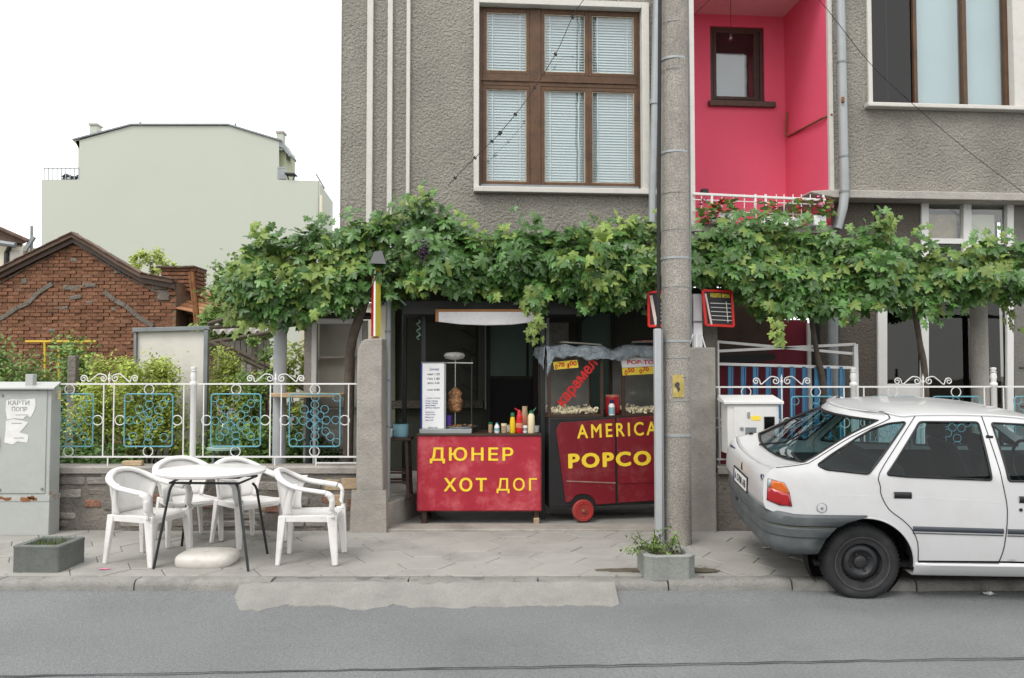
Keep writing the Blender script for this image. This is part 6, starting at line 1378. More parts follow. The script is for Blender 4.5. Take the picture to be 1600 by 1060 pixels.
fender = [(2.68,.925),(3.0,.905),(3.4,.86),(3.72,.79),(3.84,.73),(3.86,.60),(3.40,.545)] + arch2[::-1][1:] + [(2.72,.30),(2.72,.331),(2.71,.80)]
sillp = [(WX+WR-.004,.29),(rear_door_edge[-1][0],.322),(2.79,.322),(2.79,.215),(WX+WR+.02,.215)]
CP = M['carpaint']; RUB = M['rubber']
for mir in (False, True):
    q = skin('quarter_panel', quarter, [qwin], CP, car, mir=mir); skin('quarter_window', qwin, [], M['glass_car'], q, .006, mir, 0)
    rd = skin('rear_door', rdoor, [rwin], CP, car, mir=mir); skin('window', rwin, [], M['glass_car'], rd, .006, mir, 0)
    fd = skin('front_door', fdoor, [fwin], CP, car, mir=mir); skin('window', fwin, [], M['glass_car'], fd, .006, mir, 0)
    skin('fender', fender, [], CP, car, mir=mir); build('sill', MB().grid([[Vector((x, (2*YC-y) if mir else y, z)) for y,z in ((-.082,.325),(-.088,.30),(-.080,.285),(-.062,.235),(-.04,.215),(.1,.21))] for x in [lerp(.97,2.79,k/14) for k in range(15)]]), CP, car, smooth=40, solid=.004)
    for par, w in ((q,qwin),(rd,rwin),(fd,fwin)): build('window_seal', MB().tube(line3(dens(w,.03),-.001,mir), .0085, 6, closed=True), RUB, par, smooth=60)
    for par, ln_ in ((q,sh),(rd,rear_door_edge),(rd,front_door_edge),(rd,[(rear_door_edge[-1][0],.324),(1.3,.326),(front_door_edge[-1][0],.326)]),(fd,[(2.68,.925),(2.71,.80),(2.72,.331)])):
        build('shut_line', MB().tube(line3(ln_,-.0015,mir), .0034, 5), M['black'], par)
    am = [(x,z) for x,z in arch]; build('arch_lip', MB().tube(line3([(WX+(WR-.003)*math.cos(R(a)),WZ+(WR-.003)*math.sin(R(a))) for a in range(-2,112,5)],.004,mir), .008, 6), CP, q, smooth=60)
    # door furniture
    def stripb(name, pl_, h, t, mt, par, off):
        mb = MB(); rows = []
        for x, z in dens_line(pl_): 
            y = YS(x,z) - off; yy = lambda v: 2*YC - v if mir else v
            rows.append([Vector((x,yy(y+off),z-h/2)), Vector((x,yy(y-t*.6),z-h/2+.004)), Vector((x,yy(y-t),z)), Vector((x,yy(y-t*.6),z+h/2-.004)), Vector((x,yy(y+off),z+h/2))])
        return build(name, mb.grid(rows), mt, par, smooth=50)
    def dens_line(pl_):
        out = []
        for (a,b),(c_,d) in zip(pl_,pl_[1:]): out += [(lerp(a,c_,k/6),lerp(b,d,k/6)) for k in range(6)]
        return out + [pl_[-1]]
    t0, t1 = tr(1426,826.5), tr(1568,830.5)
    stripb('side_trim', [t0,t1], .038, .008, M['navytrim'] if 'navytrim' in M else M.setdefault('navytrim', mat('dark blue grey trim',(.045,.052,.065),.4,var=.1)), rd, .001)
    t2 = tr(1574,831); stripb('side_trim', [t2,(2.70,t2[1]-.012)], .038, .008, M['navytrim'], fd, .001)
    stripb('side_trim', [(t0[0]+.0,t0[1]-.031),(t1[0],t1[1]-.031)], .010, .005, M['bumper'], rd, .001); stripb('side_trim', [(t2[0],t2[1]-.031),(2.70,t2[1]-.043)], .010, .005, M['bumper'], fd, .001)
    h0 = tr(1396.5,774); h1 = tr(1424,774.5); stripb('handle', [h0,h1], .050, .010, M['rubber'], rd, .001)
    h0 = tr(1592,781); stripb('handle', [h0,(h0[0]+.13,h0[1]-.004)], .050, .010, M['rubber'], fd, .001)
    c_ = line3([tr(1595,797)],-.004,mir)[0]; build('lock', MB().lathe([(.001,-.004 if not mir else .004),(.011,-.003 if not mir else .003),(.013,.003)], c_, 12, 'y'), RUB, fd)
    # faint body crease
    cr_ = [tr(1238,771),tr(1300,774),tr(1374,776)]; 
    build('crease', MB().tube(line3(cr_,.0012,mir), .0024, 4), CP, q); build('crease', MB().tube(line3([tr(1378,776.3),tr(1450,778.5),tr(1570,785)],.0012,mir), .0024, 4), CP, rd)
    # tail lamp in two colours wrapping the corner
    low = trs([(1199.5,761),(1233,771.5),(1237,791),(1217.4,789),(1198.3,781)]); upp = trs([(1207,750),(1225,755),(1232.5,768.5),(1233,771),(1203,762.3)]); wht = trs([(1200,747.7),(1206.5,749.8),(1202.6,762),(1199.6,760.8)])
    tl = skin('tail_lamp', low, [], M['tail_red'], car, -.005, mir, .008, .02); skin('indicator_lens', upp, [], M['tail_amber'], tl, -.005, mir, .008, .02); skin('reversing_lens', wht, [], M['galv'], tl, -.005, mir, .008, .02)
    ln_ = [low[0],low[1],low[2],low[3],low[4]]; build('lamp_seal', MB().tube(line3([wht[0],upp[1],upp[2],low[2],low[3],low[4]],-.003,mir), .004, 5, closed=True), RUB, tl)
# fuel cap (near side only)
fc = line3([tr(1284,794)],-.002)[0]; fcp = build('fuel_cap', MB().lathe([(.001,-.003),(.030,-.002),(.033,0)], fc, 20, 'y'), CP, car, smooth=30); build('cap_gap', MB().ring(fc+Vector((0,-.001,0)), .036, .002, 24, 4), M['galv_dark'], fcp); build('lock', MB().lathe([(.001,-.012),(.008,-.010),(.010,-.002)], fc, 12, 'y'), M['galv_dark'], fcp)
# roof
RE = [sh[-1], (.95,1.370), (1.06,1.377),(1.30,1.381),(1.533,1.378),(1.70,1.371),(1.85,1.356),(2.05,1.313)]
RC = [(.64,1.386),(.82,1.414),(1.03,1.430),(1.30,1.432),(1.55,1.421),(1.72,1.405),(1.90,1.378),(2.13,1.322)]
TS = [-1,-.985,-.95,-.9,-.8,-.65,-.5,-.3,-.15,0,.15,.3,.5,.65,.8,.9,.95,.985,1]
def loft(E, C, px=2.6, pz=3.0, ts=TS, off=0.0):
    rows = []
    for (ex,ez),(cx,cz) in zip(E,C):
        hw = YC - YS(ex,ez); rows.append([Vector((cx+(ex-cx)*abs(t)**px, YC + t*hw, cz+(ez-cz)*abs(t)**pz - off)) for t in ts])
    return rows
def fine(L, k=4): return [(p.x,p.y) for p in smooth_path([Vector(q).to_3d() for q in L], k)]
build('roof', MB().grid(loft(fine(RE), fine(RC))), CP, car, smooth=70, solid=.006)
for mir in (False, True): build('cant_rail', MB().tube(line3(fine(RE)[1:],.004,mir), .011, 8), CP, car, smooth=60)
# hatch: flanks, glass, deck lip and tail
def along(L, s):
    ls = [0]
    for a, b in zip(L,L[1:]): ls.append(ls[-1]+math.hypot(b[0]-a[0],b[1]-a[1]))
    s *= ls[-1]
    for i in range(len(L)-1):
        if s <= ls[i+1]: t = (s-ls[i])/max(1e-9,ls[i+1]-ls[i]); return (lerp(L[i][0],L[i+1][0],t), lerp(L[i][1],L[i+1][1],t))
    return L[-1]
hp = sh[::-1]
HC = fine([(.645,1.381),(.61,1.368),(.38,1.175),(.175,1.018),(.11,.992),(-.028,.972),(-.062,.955)], 4)
sg = [0,.035,.07,.115,.16,.25,.35,.45,.55,.64,.72,.78,.82,.87,.92,.96,1.0]
E_ = [along(hp,q) for q in sg]; C_ = [along(HC,q) for q in sg]
TG = [-1,-.97,-.94,-.90,-.6,-.3,0,.3,.6,.90,.94,.97,1]
rows = loft(E_, C_, 2.2, 2.4, TG); i0, i1, j0, j1 = 3, 11, 2, 10
mbh = MB(); vs = [p for r_ in rows for p in r_]; m_ = len(TG)
fh = [(i*m_+k, i*m_+k+1, (i+1)*m_+k+1, (i+1)*m_+k) for i in range(len(rows)-1) for k in range(m_-1) if not (i0 <= i < i1 and j0 <= k < j1)]
hatch = build('tailgate', mbh.add(vs, fh), CP, car, smooth=50, solid=.006)
build('rear_window', MB().grid([[p - Vector((0,0,.004)) for p in r_[j0:j1+1]] for r_ in rows[i0:i1+1]]), M['glass_car'], hatch, smooth=60)
bd = [rows[i0][k] for k in range(j0,j1+1)] + [rows[i][j1] for i in range(i0+1,i1+1)] + [rows[i1][k] for k in range(j1-1,j0-1,-1)] + [rows[i][j0] for i in range(i1-1,i0,-1)]
build('window_seal', MB().tube(bd, .012, 6, closed=True), RUB, hatch, smooth=60)
build('shut_line', MB().tube(rows[0], .004, 5), M['black'], hatch)
TE = [sh[0], (-.062,.95), (-.090,.90), (-.10,.80), (-.098,.73), (-.085,.69)]; TCn = [(-.062,.955),(-.092,.92),(-.100,.88),(-.102,.80),(-.104,.72),(-.104,.66)]
tail = build('tail_panel', MB().grid(loft(TE, TCn, 3.0, 2.2)), CP, car, smooth=50, solid=.006)
# black strip and wiper on the glass
build('roof_strip', MB().tube([rows[1][9]+Vector((.03,0,.012)), rows[1][11]+Vector((.03,0,.012))], .012, 6), RUB, hatch); 
wj = rows[11][6]+Vector((-.015,.30,.010)); build('wiper', MB().tube([wj, rows[9][5]+Vector((0,.2,.02)), rows[5][4]+Vector((0,.2,.02))], .008, 6), RUB, hatch)
build('washer_jet', MB().lathe([(.022,-.01),(.02,.015),(.01,.02)], rows[12][9]+Vector((-.02,.06,0)), 10), RUB, hatch)
# plate, badges and lock on the tail
def tp_(y, z, off=.0): 
    t = abs((y-YC)/.74); x = prof([(-z_,x_) for (x_,z_) in TCn], -z); e = prof([(-z_,x_) for (x_,z_) in TE], -z); return Vector((x+(e-x)*t**3.0-off, y, z))
YP = .79
pn = build('number_plate', MB().prism([tp_(YP-.27,.685,.014),tp_(YP+.27,.685,.014),tp_(YP+.27,.815,.014),tp_(YP-.27,.815,.014)], (.010,0,0)), RUB, tail)
build('plate_face', MB().prism([tp_(YP-.255,.697,.0165),tp_(YP+.255,.697,.0165),tp_(YP+.255,.803,.0165),tp_(YP-.255,.803,.0165)], (.004,0,0)), M['plate'], pn)
build('plate_band', MB().prism([tp_(YP+.21,.698,.018),tp_(YP+.254,.698,.018),tp_(YP+.254,.802,.018),tp_(YP+.21,.802,.018)], (.004,0,0)), M['navy'], pn)
vs, fs = TX['A 5708 AB']; build('lettering', MB().add([tp_(lerp(YP+.19,YP-.24,x),lerp(.718,.782,y),.0172+.0012*e) for x,y,e in vs], fs), M['ink'], pn)
bd = MB(); bd.lathe([(.001,-.006),(.028,-.004),(.032,.006)], (0,0,0), 20, 'x'); o_ = tp_(.09,.905,.002); bd.v = [Vector((p.x, p.y*1.3, p.z*.75)) + o_ for p in bd.v]; build('badge', bd, M['navy'], tail)
bd = MB(); bd.ring((0,0,0), .030, .003, 20, 5, 'x'); bd.v = [Vector((p.x, p.y*1.3, p.z*.75)) + o_ - Vector((.004,0,0)) for p in bd.v]; build('badge_rim', bd, M['steel'], tail)
build('script_badge', MB().cbox(tp_(1.28,.935,.004),(.008,.20,.028)), M['navy'], tail)
build('lock', MB().prism([tp_(.80,.835,.006),tp_(.74,.835,.006),tp_(.755,.875,.006),tp_(.775,.90,.006),tp_(.79,.875,.006)], (.006,0,0)), M['black'], tail)
# bumper
path = [(.22,-.10),(.10,-.086),(.015,-.045),(-.042,.02),(-.066,.12),(-.080,.30),(-.086,.52),(-.088,.74)]; path = path + [(x,2*YC-y) for x,y in path[::-1][1:]]
path = [(p.x,p.y) for p in smooth_path([Vector(q).to_3d() for q in path], 4)]
sec = [(-.03,.668),(.012,.664),(.026,.650),(.030,.618),(.027,.592),(.006,.580),(.008,.572),(.019,.560),(.018,.535),(.016,.505),(.003,.498),(.010,.43),(-.008,.382),(-.03,.366),(-.10,.362)]
rows = []
def bz(z, x, y): return z + .03*max(0,(z-.6)/.06)*min(1,max(0,(.10-x)/.2))
def archx(z): return WX - math.sqrt(max(0,WR**2-(z-WZ)**2))
rows.append([Vector((archx(z), YS(.4,z)-o, z)) for o,z in sec])
for i,(x,y) in enumerate(path):
    a = Vector(path[max(0,i-1)]); b = Vector(path[min(len(path)-1,i+1)]); d = (b-a).normalized(); nrm = Vector((-d.y, d.x)) if False else Vector((d.y*1, -d.x))
    if (nrm.x*(x-.6) + nrm.y*(y-YC)) < 0: nrm = -nrm
    rows.append([Vector((x+nrm.x*o, y+nrm.y*o, bz(z,x,y))) for o,z in sec])
rows.append([Vector((archx(z), 2*YC-YS(.4,z)+o, z)) for o,z in sec])
bmp = build('bumper', MB().grid(rows), M['bumper'], car, smooth=35, solid=.006)
build('tow_cover', MB().cbox((-.155,.72,.60),(.012,.07,.022)), RUB, bmp, bevel=.003)
build('highlight_line', MB().tube([r_[6] for r_ in rows], .0045, 5), mat('pale highlight line',(.26,.23,.15),.7,var=.3,vs=12), bmp)  # highlight along the bumper step, put in as a pale coloured line
# wheels
M['rimedge'] = mat('worn steel rim edge',(.10,.10,.10),.45,metal=.5,var=.3,vs=14)
def wheel(px_, mir):
    y0 = .075 if not mir else 2*YC-.075; s = 1 if not mir else -1; c = Vector((px_, y0, .282))
    w = build('wheel', MB().lathe([(.150,-.075*s),(.200,-.085*s),(.215,-.088*s),(.240,-.092*s),(.262,-.085*s),(.276,-.068*s),(.281,-.04*s),(.282,0),(.281,.04*s),(.274,.07*s),(.2,.085*s)], c, 48, 'y', cap=False), M['tyre'], car, smooth=40)
    build('rim', MB().lathe([(.200,-.082*s),(.196,-.090*s),(.186,-.086*s),(.176,-.055*s),(.168,-.030*s),(.150,-.025*s),(.128,-.045*s),(.112,-.058*s),(.095,-.058*s),(.080,-.040*s),(.060,-.036*s),(.052,-.030*s),(.046,-.050*s),(.030,-.060*s),(.001,-.058*s)], c, 40, 'y', cap=False), M['rim'], w, smooth=40)
    build('rim_edge', MB().ring(c+Vector((0,-.088*s,0)), .199, .0055, 40, 6), M['rimedge'], w, smooth=60)
    for k in range(8):
        a = 2*math.pi*k/8+.2; build('rim_slot', MB().lathe([(.001,-.0285*s),(.013,-.0285*s),(.014,-.02*s)], c+Vector((.148*math.cos(a),-.004*s,.148*math.sin(a))), 10, 'y'), M['dark'], w)
    for k in range(4):
        a = 2*math.pi*k/4+.5; build('wheel_nut', MB().lathe([(.001,-.058*s),(.009,-.056*s),(.010,-.036*s)], c+Vector((.066*math.cos(a),0,.066*math.sin(a))), 6, 'y'), M['rim'], w)
    tr_ = MB()
    for k in range(56):
        a = 2*math.pi*k/56; tr_.cbox(c+Vector((.2815*math.cos(a),0,.2815*math.sin(a))), (.012,.125,.006), m=Matrix.Rotation(-a-math.pi/2,3,'Y'))
    build('tread', tr_, M['tyre'], w, kind='stuff')
    build('wheel_well', MB().lathe([(.36,.14*s+.0),(.36,-.01*s)], c+Vector((0,.06*s,.01)), 32, 'y', cap=False).lathe([(.36,.14*s),(.01,.142*s)], c+Vector((0,.06*s,.01)), 32, 'y', cap=False), M['dark'], car)
for x in (.622, 3.147):
    for mir in (False, True): wheel(x, mir)
# inside and underneath
inn = MB(); inn.box((.30,.06,.24),(3.75,1.42,.27)); build('underbody', inn, M['dark'], car)
for y in (.03,1.43): build('door_card', MB().box((.99,y,.24),(2.66,y+.02,.90)), M['seat'], car)
build('parcel_shelf', MB().box((.14,.08,.86),(.88,1.40,.875)), M['seat'], car)
build('boot_lining', MB().box((-.03,.1,.38),(-.02,1.38,.84)), M['dark'], car)
build('seat_back', MB().add([(1.0,.10,.45),(1.0,1.38,.45),(.86,1.38,1.0),(.86,.10,1.0),(1.12,.10,.45),(1.12,1.38,.45),(.96,1.38,1.0),(.96,.10,1.0)],[(0,1,2,3),(4,5,6,7),(0,1,5,4),(1,2,6,5),(2,3,7,6),(3,0,4,7)]), M['seat'], car, bevel=.03)
build('seat_cushion', MB().box((1.0,.10,.30),(1.5,1.38,.47)), M['seat'], car, bevel=.03)
for y in (.36,1.12):
    fs_ = build('front_seat', MB().add([(1.86,y-.22,.42),(1.86,y+.22,.42),(1.62,y+.20,1.04),(1.62,y-.20,1.04),(2.0,y-.22,.42),(2.0,y+.22,.42),(1.72,y+.20,1.04),(1.72,y-.20,1.04)],[(0,1,2,3),(4,5,6,7),(0,1,5,4),(1,2,6,5),(2,3,7,6),(3,0,4,7)]), M['seat'], car, bevel=.03)
    build('headrest', MB().cbox((1.63,y,1.13),(.08,.26,.14)), M['seat'], fs_, bevel=.03); build('seat_cushion', MB().box((1.88,y-.23,.30),(2.38,y+.23,.46)), M['seat'], fs_, bevel=.03)
build('seat_belt', MB().bar((1.56,.055,1.24),(1.45,.06,.62), .05, .004, up=(0,1,0)), M['black'], car)
build('dashboard', MB().box((2.48,.06,.6),(2.85,1.42,.90)), M['seat'], car, bevel=.03)
build('steering_wheel', MB().ring((2.36,1.10,.86), .18, .014, 24, 6, 'x'), RUB, car)
# front end (beyond the frame): windscreen, bonnet, nose
WE = [(2.05,1.313),(2.35,1.14),(2.68,.925)]; WC = [(2.13,1.322),(2.50,1.12),(2.88,.93)]
build('windscreen', MB().grid(loft(fine(WE),fine(WC),2.4,2.4,[-.95,-.7,-.4,0,.4,.7,.95])), M['glass_car'], car, smooth=60)
HE = [(2.69,.925),(3.0,.905),(3.4,.86),(3.72,.79),(3.84,.73)]; HCn = [(2.88,.935),(3.1,.93),(3.45,.885),(3.80,.80),(3.92,.74)]
build('bonnet', MB().grid(loft(fine(HE),fine(HCn),2.6,2.6)), CP, car, smooth=60, solid=.006)
NE = [(3.84,.73),(3.86,.62),(3.86,.52)]; NC = [(3.92,.74),(3.97,.62),(3.97,.52)]; build('grille', MB().grid(loft(NE,NC,3,2)), RUB, car, smooth=60, solid=.01)
NE = [(3.86,.60),(3.88,.52),(3.86,.28)]; NC = [(3.99,.60),(4.01,.50),(3.97,.26)]; fb = build('front_bumper', MB().grid(loft(NE,NC,3,2)), M['bumper'], car, smooth=60, solid=.01)
for s in (-1,1): build('headlamp', MB().cbox((3.90,YC+s*.55,.69),(.06,.30,.12)), M['lampglass'], car, bevel=.02)
for s in (0,1): build('mirror', MB().cbox((2.52,-.16 if s == 0 else 2*YC+.16,.98),(.10,.16,.11)), RUB, car, bevel=.03)
# ================================================================ VINE, BUSHES, TREES
rv = random.Random(21)
def leaf_mesh(seed):
    r_ = random.Random(seed); half = [(0,.02),(.14,-.16),(.36,-.16),(.52,.05),(.30,.20),(.48,.30),(.62,.50),(.42,.56),(.18,.50),(.26,.72),(.12,.84),(0,1.08)]
    half = [(x*r_.uniform(.88,1.12), y) for x,y in half]; vs = []; 
    for x,y in half: vs.append((x, y, -.22*abs(x)**1.3 - .18*y*y + .03*r_.uniform(-1,1)))
    for x,y in half[1:-1]: vs.append((-x*r_.uniform(.9,1.1), y, -.22*abs(x)**1.3 - .18*y*y + .03*r_.uniform(-1,1)))
    n = len(half); c = len(vs); vs.append((0,.32,.03)); L = list(range(n)); Rr = [0]+list(range(n, c))+[n-1]
    fs = [(c,a,b) for a,b in zip(L,L[1:])] + [(c,b,a) for a,b in zip(Rr,Rr[1:])]
    return [Vector(v) for v in vs], fs
LEAVES = [leaf_mesh(k) for k in range(5)]
def leaf_data(k, mt):
    me = bpy.data.meshes.new('leaf'); me.from_pydata([tuple(v) for v in LEAVES[k][0]], [], LEAVES[k][1]); me.materials.append(M[mt]); return me
LM = [[leaf_data(k,'leaf') for k in range(5)], [leaf_data(k,'leaf_light') for k in range(5)]]
def leaf_rot(nrm, tip):
    nrm = nrm.normalized(); t = (tip - nrm*tip.dot(nrm)); t = t.normalized() if t.length > 1e-4 else nrm.orthogonal().normalized(); x = t.cross(nrm)
    return Matrix((x, t, nrm)).transposed()
def raw_mesh(name, vs, fs, mt, parent, kind='stuff'):
    off = ORG.get(parent.name); me = bpy.data.meshes.new(name); me.from_pydata([tuple(v-off) for v in vs], [], fs); me.materials.append(mt)
    o = bpy.data.objects.new(name, me); COL.objects.link(o); o.parent = parent; ORG[o.name] = off.copy()
    if kind: o['kind'] = kind
    return o
def canopy(parent, top, bot, y0, y1, n_front, n_top, x0, x1, seed, singles=290):
    """leaves hung over a pergola between depths y0 and y1; top/bot are outlines in metres (x, z)"""
    r_ = random.Random(seed); pts = []
    def outline(x): 
        return prof(top,x) + .07*noise.noise((x*3.2,seed,0)) + .05*noise.noise((x*9,seed,0)), prof(bot,x) + .05 - .05*noise.noise((x*3.6,seed,9)) - .055*noise.noise((x*10,seed,9))
    for i in range(n_front):
        x = r_.uniform(x0,x1); zt, zb = outline(x); t = r_.random()
        if r_.random() > min(1, (zt-zb)/.5): continue
        z = lerp(zb, zt, t); bul = (2*t-1.0)
        y = y0 + .30*bul*bul*(1 if bul > 0 else .35) + .34*noise.noise((x*2.0,z*2.6,seed)) + .10*noise.noise((x*6,z*6,seed)) + abs(r_.gauss(0,.09)) + (.35 if r_.random() < .22 else 0)*r_.random()
        if noise.noise((x*3.1, z*3.6, seed+3.3)) < -.24 and r_.random() < .8: y += .5
        nrm = Vector((r_.gauss(0,.62), -1, .6 + r_.gauss(0,.62))); tip = Vector((r_.gauss(0,.75), -.2, -1+r_.gauss(0,.3))); pts.append((Vector((x,y,z)), nrm, tip, r_.uniform(.075,.145)))
    for i in range(n_top):
        x = r_.uniform(x0,x1); zt, zb = outline(x); y = lerp(y0+.1, y1, r_.random()**1.2); f = (y-y0)/(y1-y0)
        if r_.random() < .62: z = zt - .05 - .10*f + r_.gauss(0,.05); nrm = Vector((r_.gauss(0,.5), -.45+r_.gauss(0,.4), 1))
        else: z = lerp(zb+.12, zt-.1, r_.random()*.6); nrm = Vector((r_.gauss(0,.6), -.8, .4+r_.gauss(0,.6)))
        pts.append((Vector((x,y,z)), nrm, Vector((r_.gauss(0,.8), -.6, -.7)), r_.uniform(.075,.14)))
    # tendrils standing up or hanging out of the mass
    for i in range(int((x1-x0)*10)):
        x = r_.uniform(x0,x1); zt, zb = outline(x); up = r_.random() < .62; ln = r_.uniform(.06,.22); y = y0 + r_.uniform(.0,.4)
        for k in range(5): pts.append((Vector((x + r_.gauss(0,.05), y + r_.gauss(0,.05), (zt + ln*k/5) if up else (zb - ln*.8*k/5))), Vector((r_.gauss(0,.7),-1,.4)), Vector((r_.gauss(0,.7),-.2,.6 if up else -1)), r_.uniform(.05,.09)))
    pts.sort(key=lambda p: p[0].y - .9*p[3]); front = [p for p in pts if p[0].y < y0+.22]; r_.shuffle(front); front.sort(key=lambda p: -p[3]); chosen = front[:singles]; ids = {id(p) for p in chosen}
    for p, nrm, tip, s in chosen:
        li = 1 if r_.random() < .22 else 0
        inst('leaf', r_.choice(LM[li]), parent, p, leaf_rot(nrm,tip).to_euler(), s)
    for li, mt in ((0,'leaf'),(1,'leaf_light')):
        vs = []; fs = []
        for q in pts:
            if id(q) in ids: continue
            p, nrm, tip, s = q; lf = 1 if noise.noise((p.x*1.7,p.z*2.0,seed+7)) + r_.gauss(0,.28) > .26 else 0
            if lf != li: continue
            m = leaf_rot(nrm,tip); V, Fc = LEAVES[r_.randrange(5)]; b = len(vs); vs += [p + m @ (v*s) for v in V]; fs += [tuple(i+b for i in f) for f in Fc]
        if vs: raw_mesh('foliage', vs, fs, M[mt], parent)
    for i in range(int((x1-x0)*2.2)):
        x = r_.uniform(x0,x1-.3); zt, zb = outline(x); z = lerp(zb,zt,r_.uniform(.15,.6)); y = y0 + r_.uniform(.15,.6)
        build('cane', MB().tube(smooth_path([(x,y,z),(x+.3,y+.1,z+r_.uniform(-.1,.1)),(x+.6,y+.05,z+r_.uniform(-.1,.1))],4), .009, 5), M['bark'], parent)
VD = 8.45
def outl(pts, d=VD): return [(X(a,d), Z(b,d)) for a,b in pts]
topL = outl([(340,446),(352,420),(380,388),(400,368),(430,366),(455,364),(480,352),(520,357),(560,347),(600,345),(630,330),(646,314),(662,312),(680,328),(692,338),(720,352),(760,366),(800,361),(850,357),(900,352),(950,354),(1000,345),(1040,347)])
botL = outl([(340,452),(370,488),(400,502),(430,512),(452,508),(480,497),(520,488),(560,474),(600,466),(640,468),(700,462),(760,468),(790,462),(818,476),(835,500),(848,468),(870,464),(900,482),(940,478),(985,482),(1010,470),(1040,462)])
v1 = root('grape_vine', 'large grape vine trained over the pergola from the garden to the utility pole', 'vine', (X(548,8.9),8.9,.26))
canopy(v1, topL, botL, 8.30, 9.35, 3300, 2100, X(345,VD), X(1045,VD), 1)
build('trunk', MB().tube(smooth_path([(X(544,8.75),8.75,.2),P(546,600,8.75),P(548,545,8.75),P(560,500,8.75),P(576,462,8.75),P(600,430,8.8)],5), [.055]*9+[.05]*9+[.04]*8, 9), M['bark'], v1, smooth=60)
def hang(parent, pts, n, seed, sp=.06):
    r_ = random.Random(seed); pl_ = smooth_path(pts, 8); vs = []; fs = []
    for i in range(n):
        p = r_.choice(pl_) + Vector((r_.gauss(0,sp), r_.gauss(0,sp*.6), r_.gauss(0,sp))); s = r_.uniform(.05,.10); m = leaf_rot(Vector((r_.gauss(0,.6),-1,.4)), Vector((r_.gauss(0,.5),-.2,-1))); V, Fc = LEAVES[r_.randrange(5)]; b = len(vs)
        vs += [p + m @ (v*s) for v in V]; fs += [tuple(q+b for q in f) for f in Fc]
    raw_mesh('shoot', vs, fs, M['leaf_light'], parent); build('shoot_stem', MB().tube(pl_, .005, 5), M['bark'], parent)
hang(v1, [P(830,455,8.3),P(834,480,8.25),P(838,505,8.25),P(826,514,8.25)], 46, 3); hang(v1, [P(590,352,8.6),P(612,336,8.6),P(640,330,8.6)], 34, 4, .05); hang(v1, [P(404,372,8.5),P(398,362,8.5),P(402,356,8.5)], 14, 5, .05)
hang(v1, [P(648,322,8.7),P(655,312,8.7),P(664,308,8.7)], 40, 6, .06); hang(v1, [P(350,470,8.5),P(372,492,8.5),P(420,505,8.6)], 60, 16, .08)
gm = MB()
for k in range(70):
    c_ = P(661,393,8.12) + Vector((rv.gauss(0,.030), rv.uniform(-.04,.06), rv.gauss(0,.050))); gm.lathe([(.001,-.012),(.009,-.008),(.012,0),(.009,.008),(.001,.012)], c_, 8)
build('grape_bunch', gm, M['grapes'], v1, smooth=60, kind='stuff')
topR = outl([(1068,382),(1110,374),(1135,362),(1160,348),(1185,335),(1210,334),(1235,346),(1262,364),(1300,366),(1340,380),(1366,372)])
botR = outl([(1068,456),(1110,440),(1150,452),(1175,478),(1205,498),(1235,492),(1255,500),(1290,498),(1330,492),(1366,470)])
v2 = root('grape_vine', 'dense grape vine with thin trunk between the menu board and the grey drainpipe', 'vine', (X(1272,8.7),8.7,0))
canopy(v2, topR, botR, 8.25, 9.6, 1500, 900, X(1074,VD), X(1360,VD), 2)
build('trunk', MB().tube(smooth_path([(X(1290,8.8),8.8,0),P(1288,620,8.8),P(1278,560,8.75),P(1268,500,8.7),P(1264,450,8.7)],5), [.035]*10+[.028]*11, 8), M['bark'], v2, smooth=60)
hang(v2, [P(1210,498,8.2),P(1216,516,8.2),P(1218,528,8.2)], 16, 7, .035)
topQ = outl([(1350,372),(1368,364),(1378,346),(1394,344),(1408,364),(1440,374),(1470,384),(1500,382),(1522,392),(1545,376),(1580,380),(1640,378),(1760,380)])
botQ = outl([(1350,488),(1375,486),(1392,500),(1410,478),(1440,488),(1480,494),(1505,480),(1530,476),(1560,474),(1640,470),(1760,470)])
v3 = root('grape_vine', 'grape vine in front of the glazed bay behind the car, reaching the right edge', 'vine', (X(1445,8.7),8.7,0))
canopy(v3, topQ, botQ, 8.35, 9.3, 1150, 600, X(1352,VD), X(1740,VD), 3)
build('trunk', MB().tube(smooth_path([(X(1448,8.8),8.8,0),P(1446,600,8.8),P(1438,540,8.75),P(1430,490,8.7),P(1426,450,8.7)],5), [.035]*10+[.03]*11, 8), M['bark'], v3, smooth=60)
hang(v3, [P(1386,362,8.5),P(1384,350,8.5),P(1390,342,8.5)], 26, 8, .05); hang(v3, [P(1570,470,8.7),P(1580,500,8.7),P(1585,512,8.7)], 14, 9, .04)
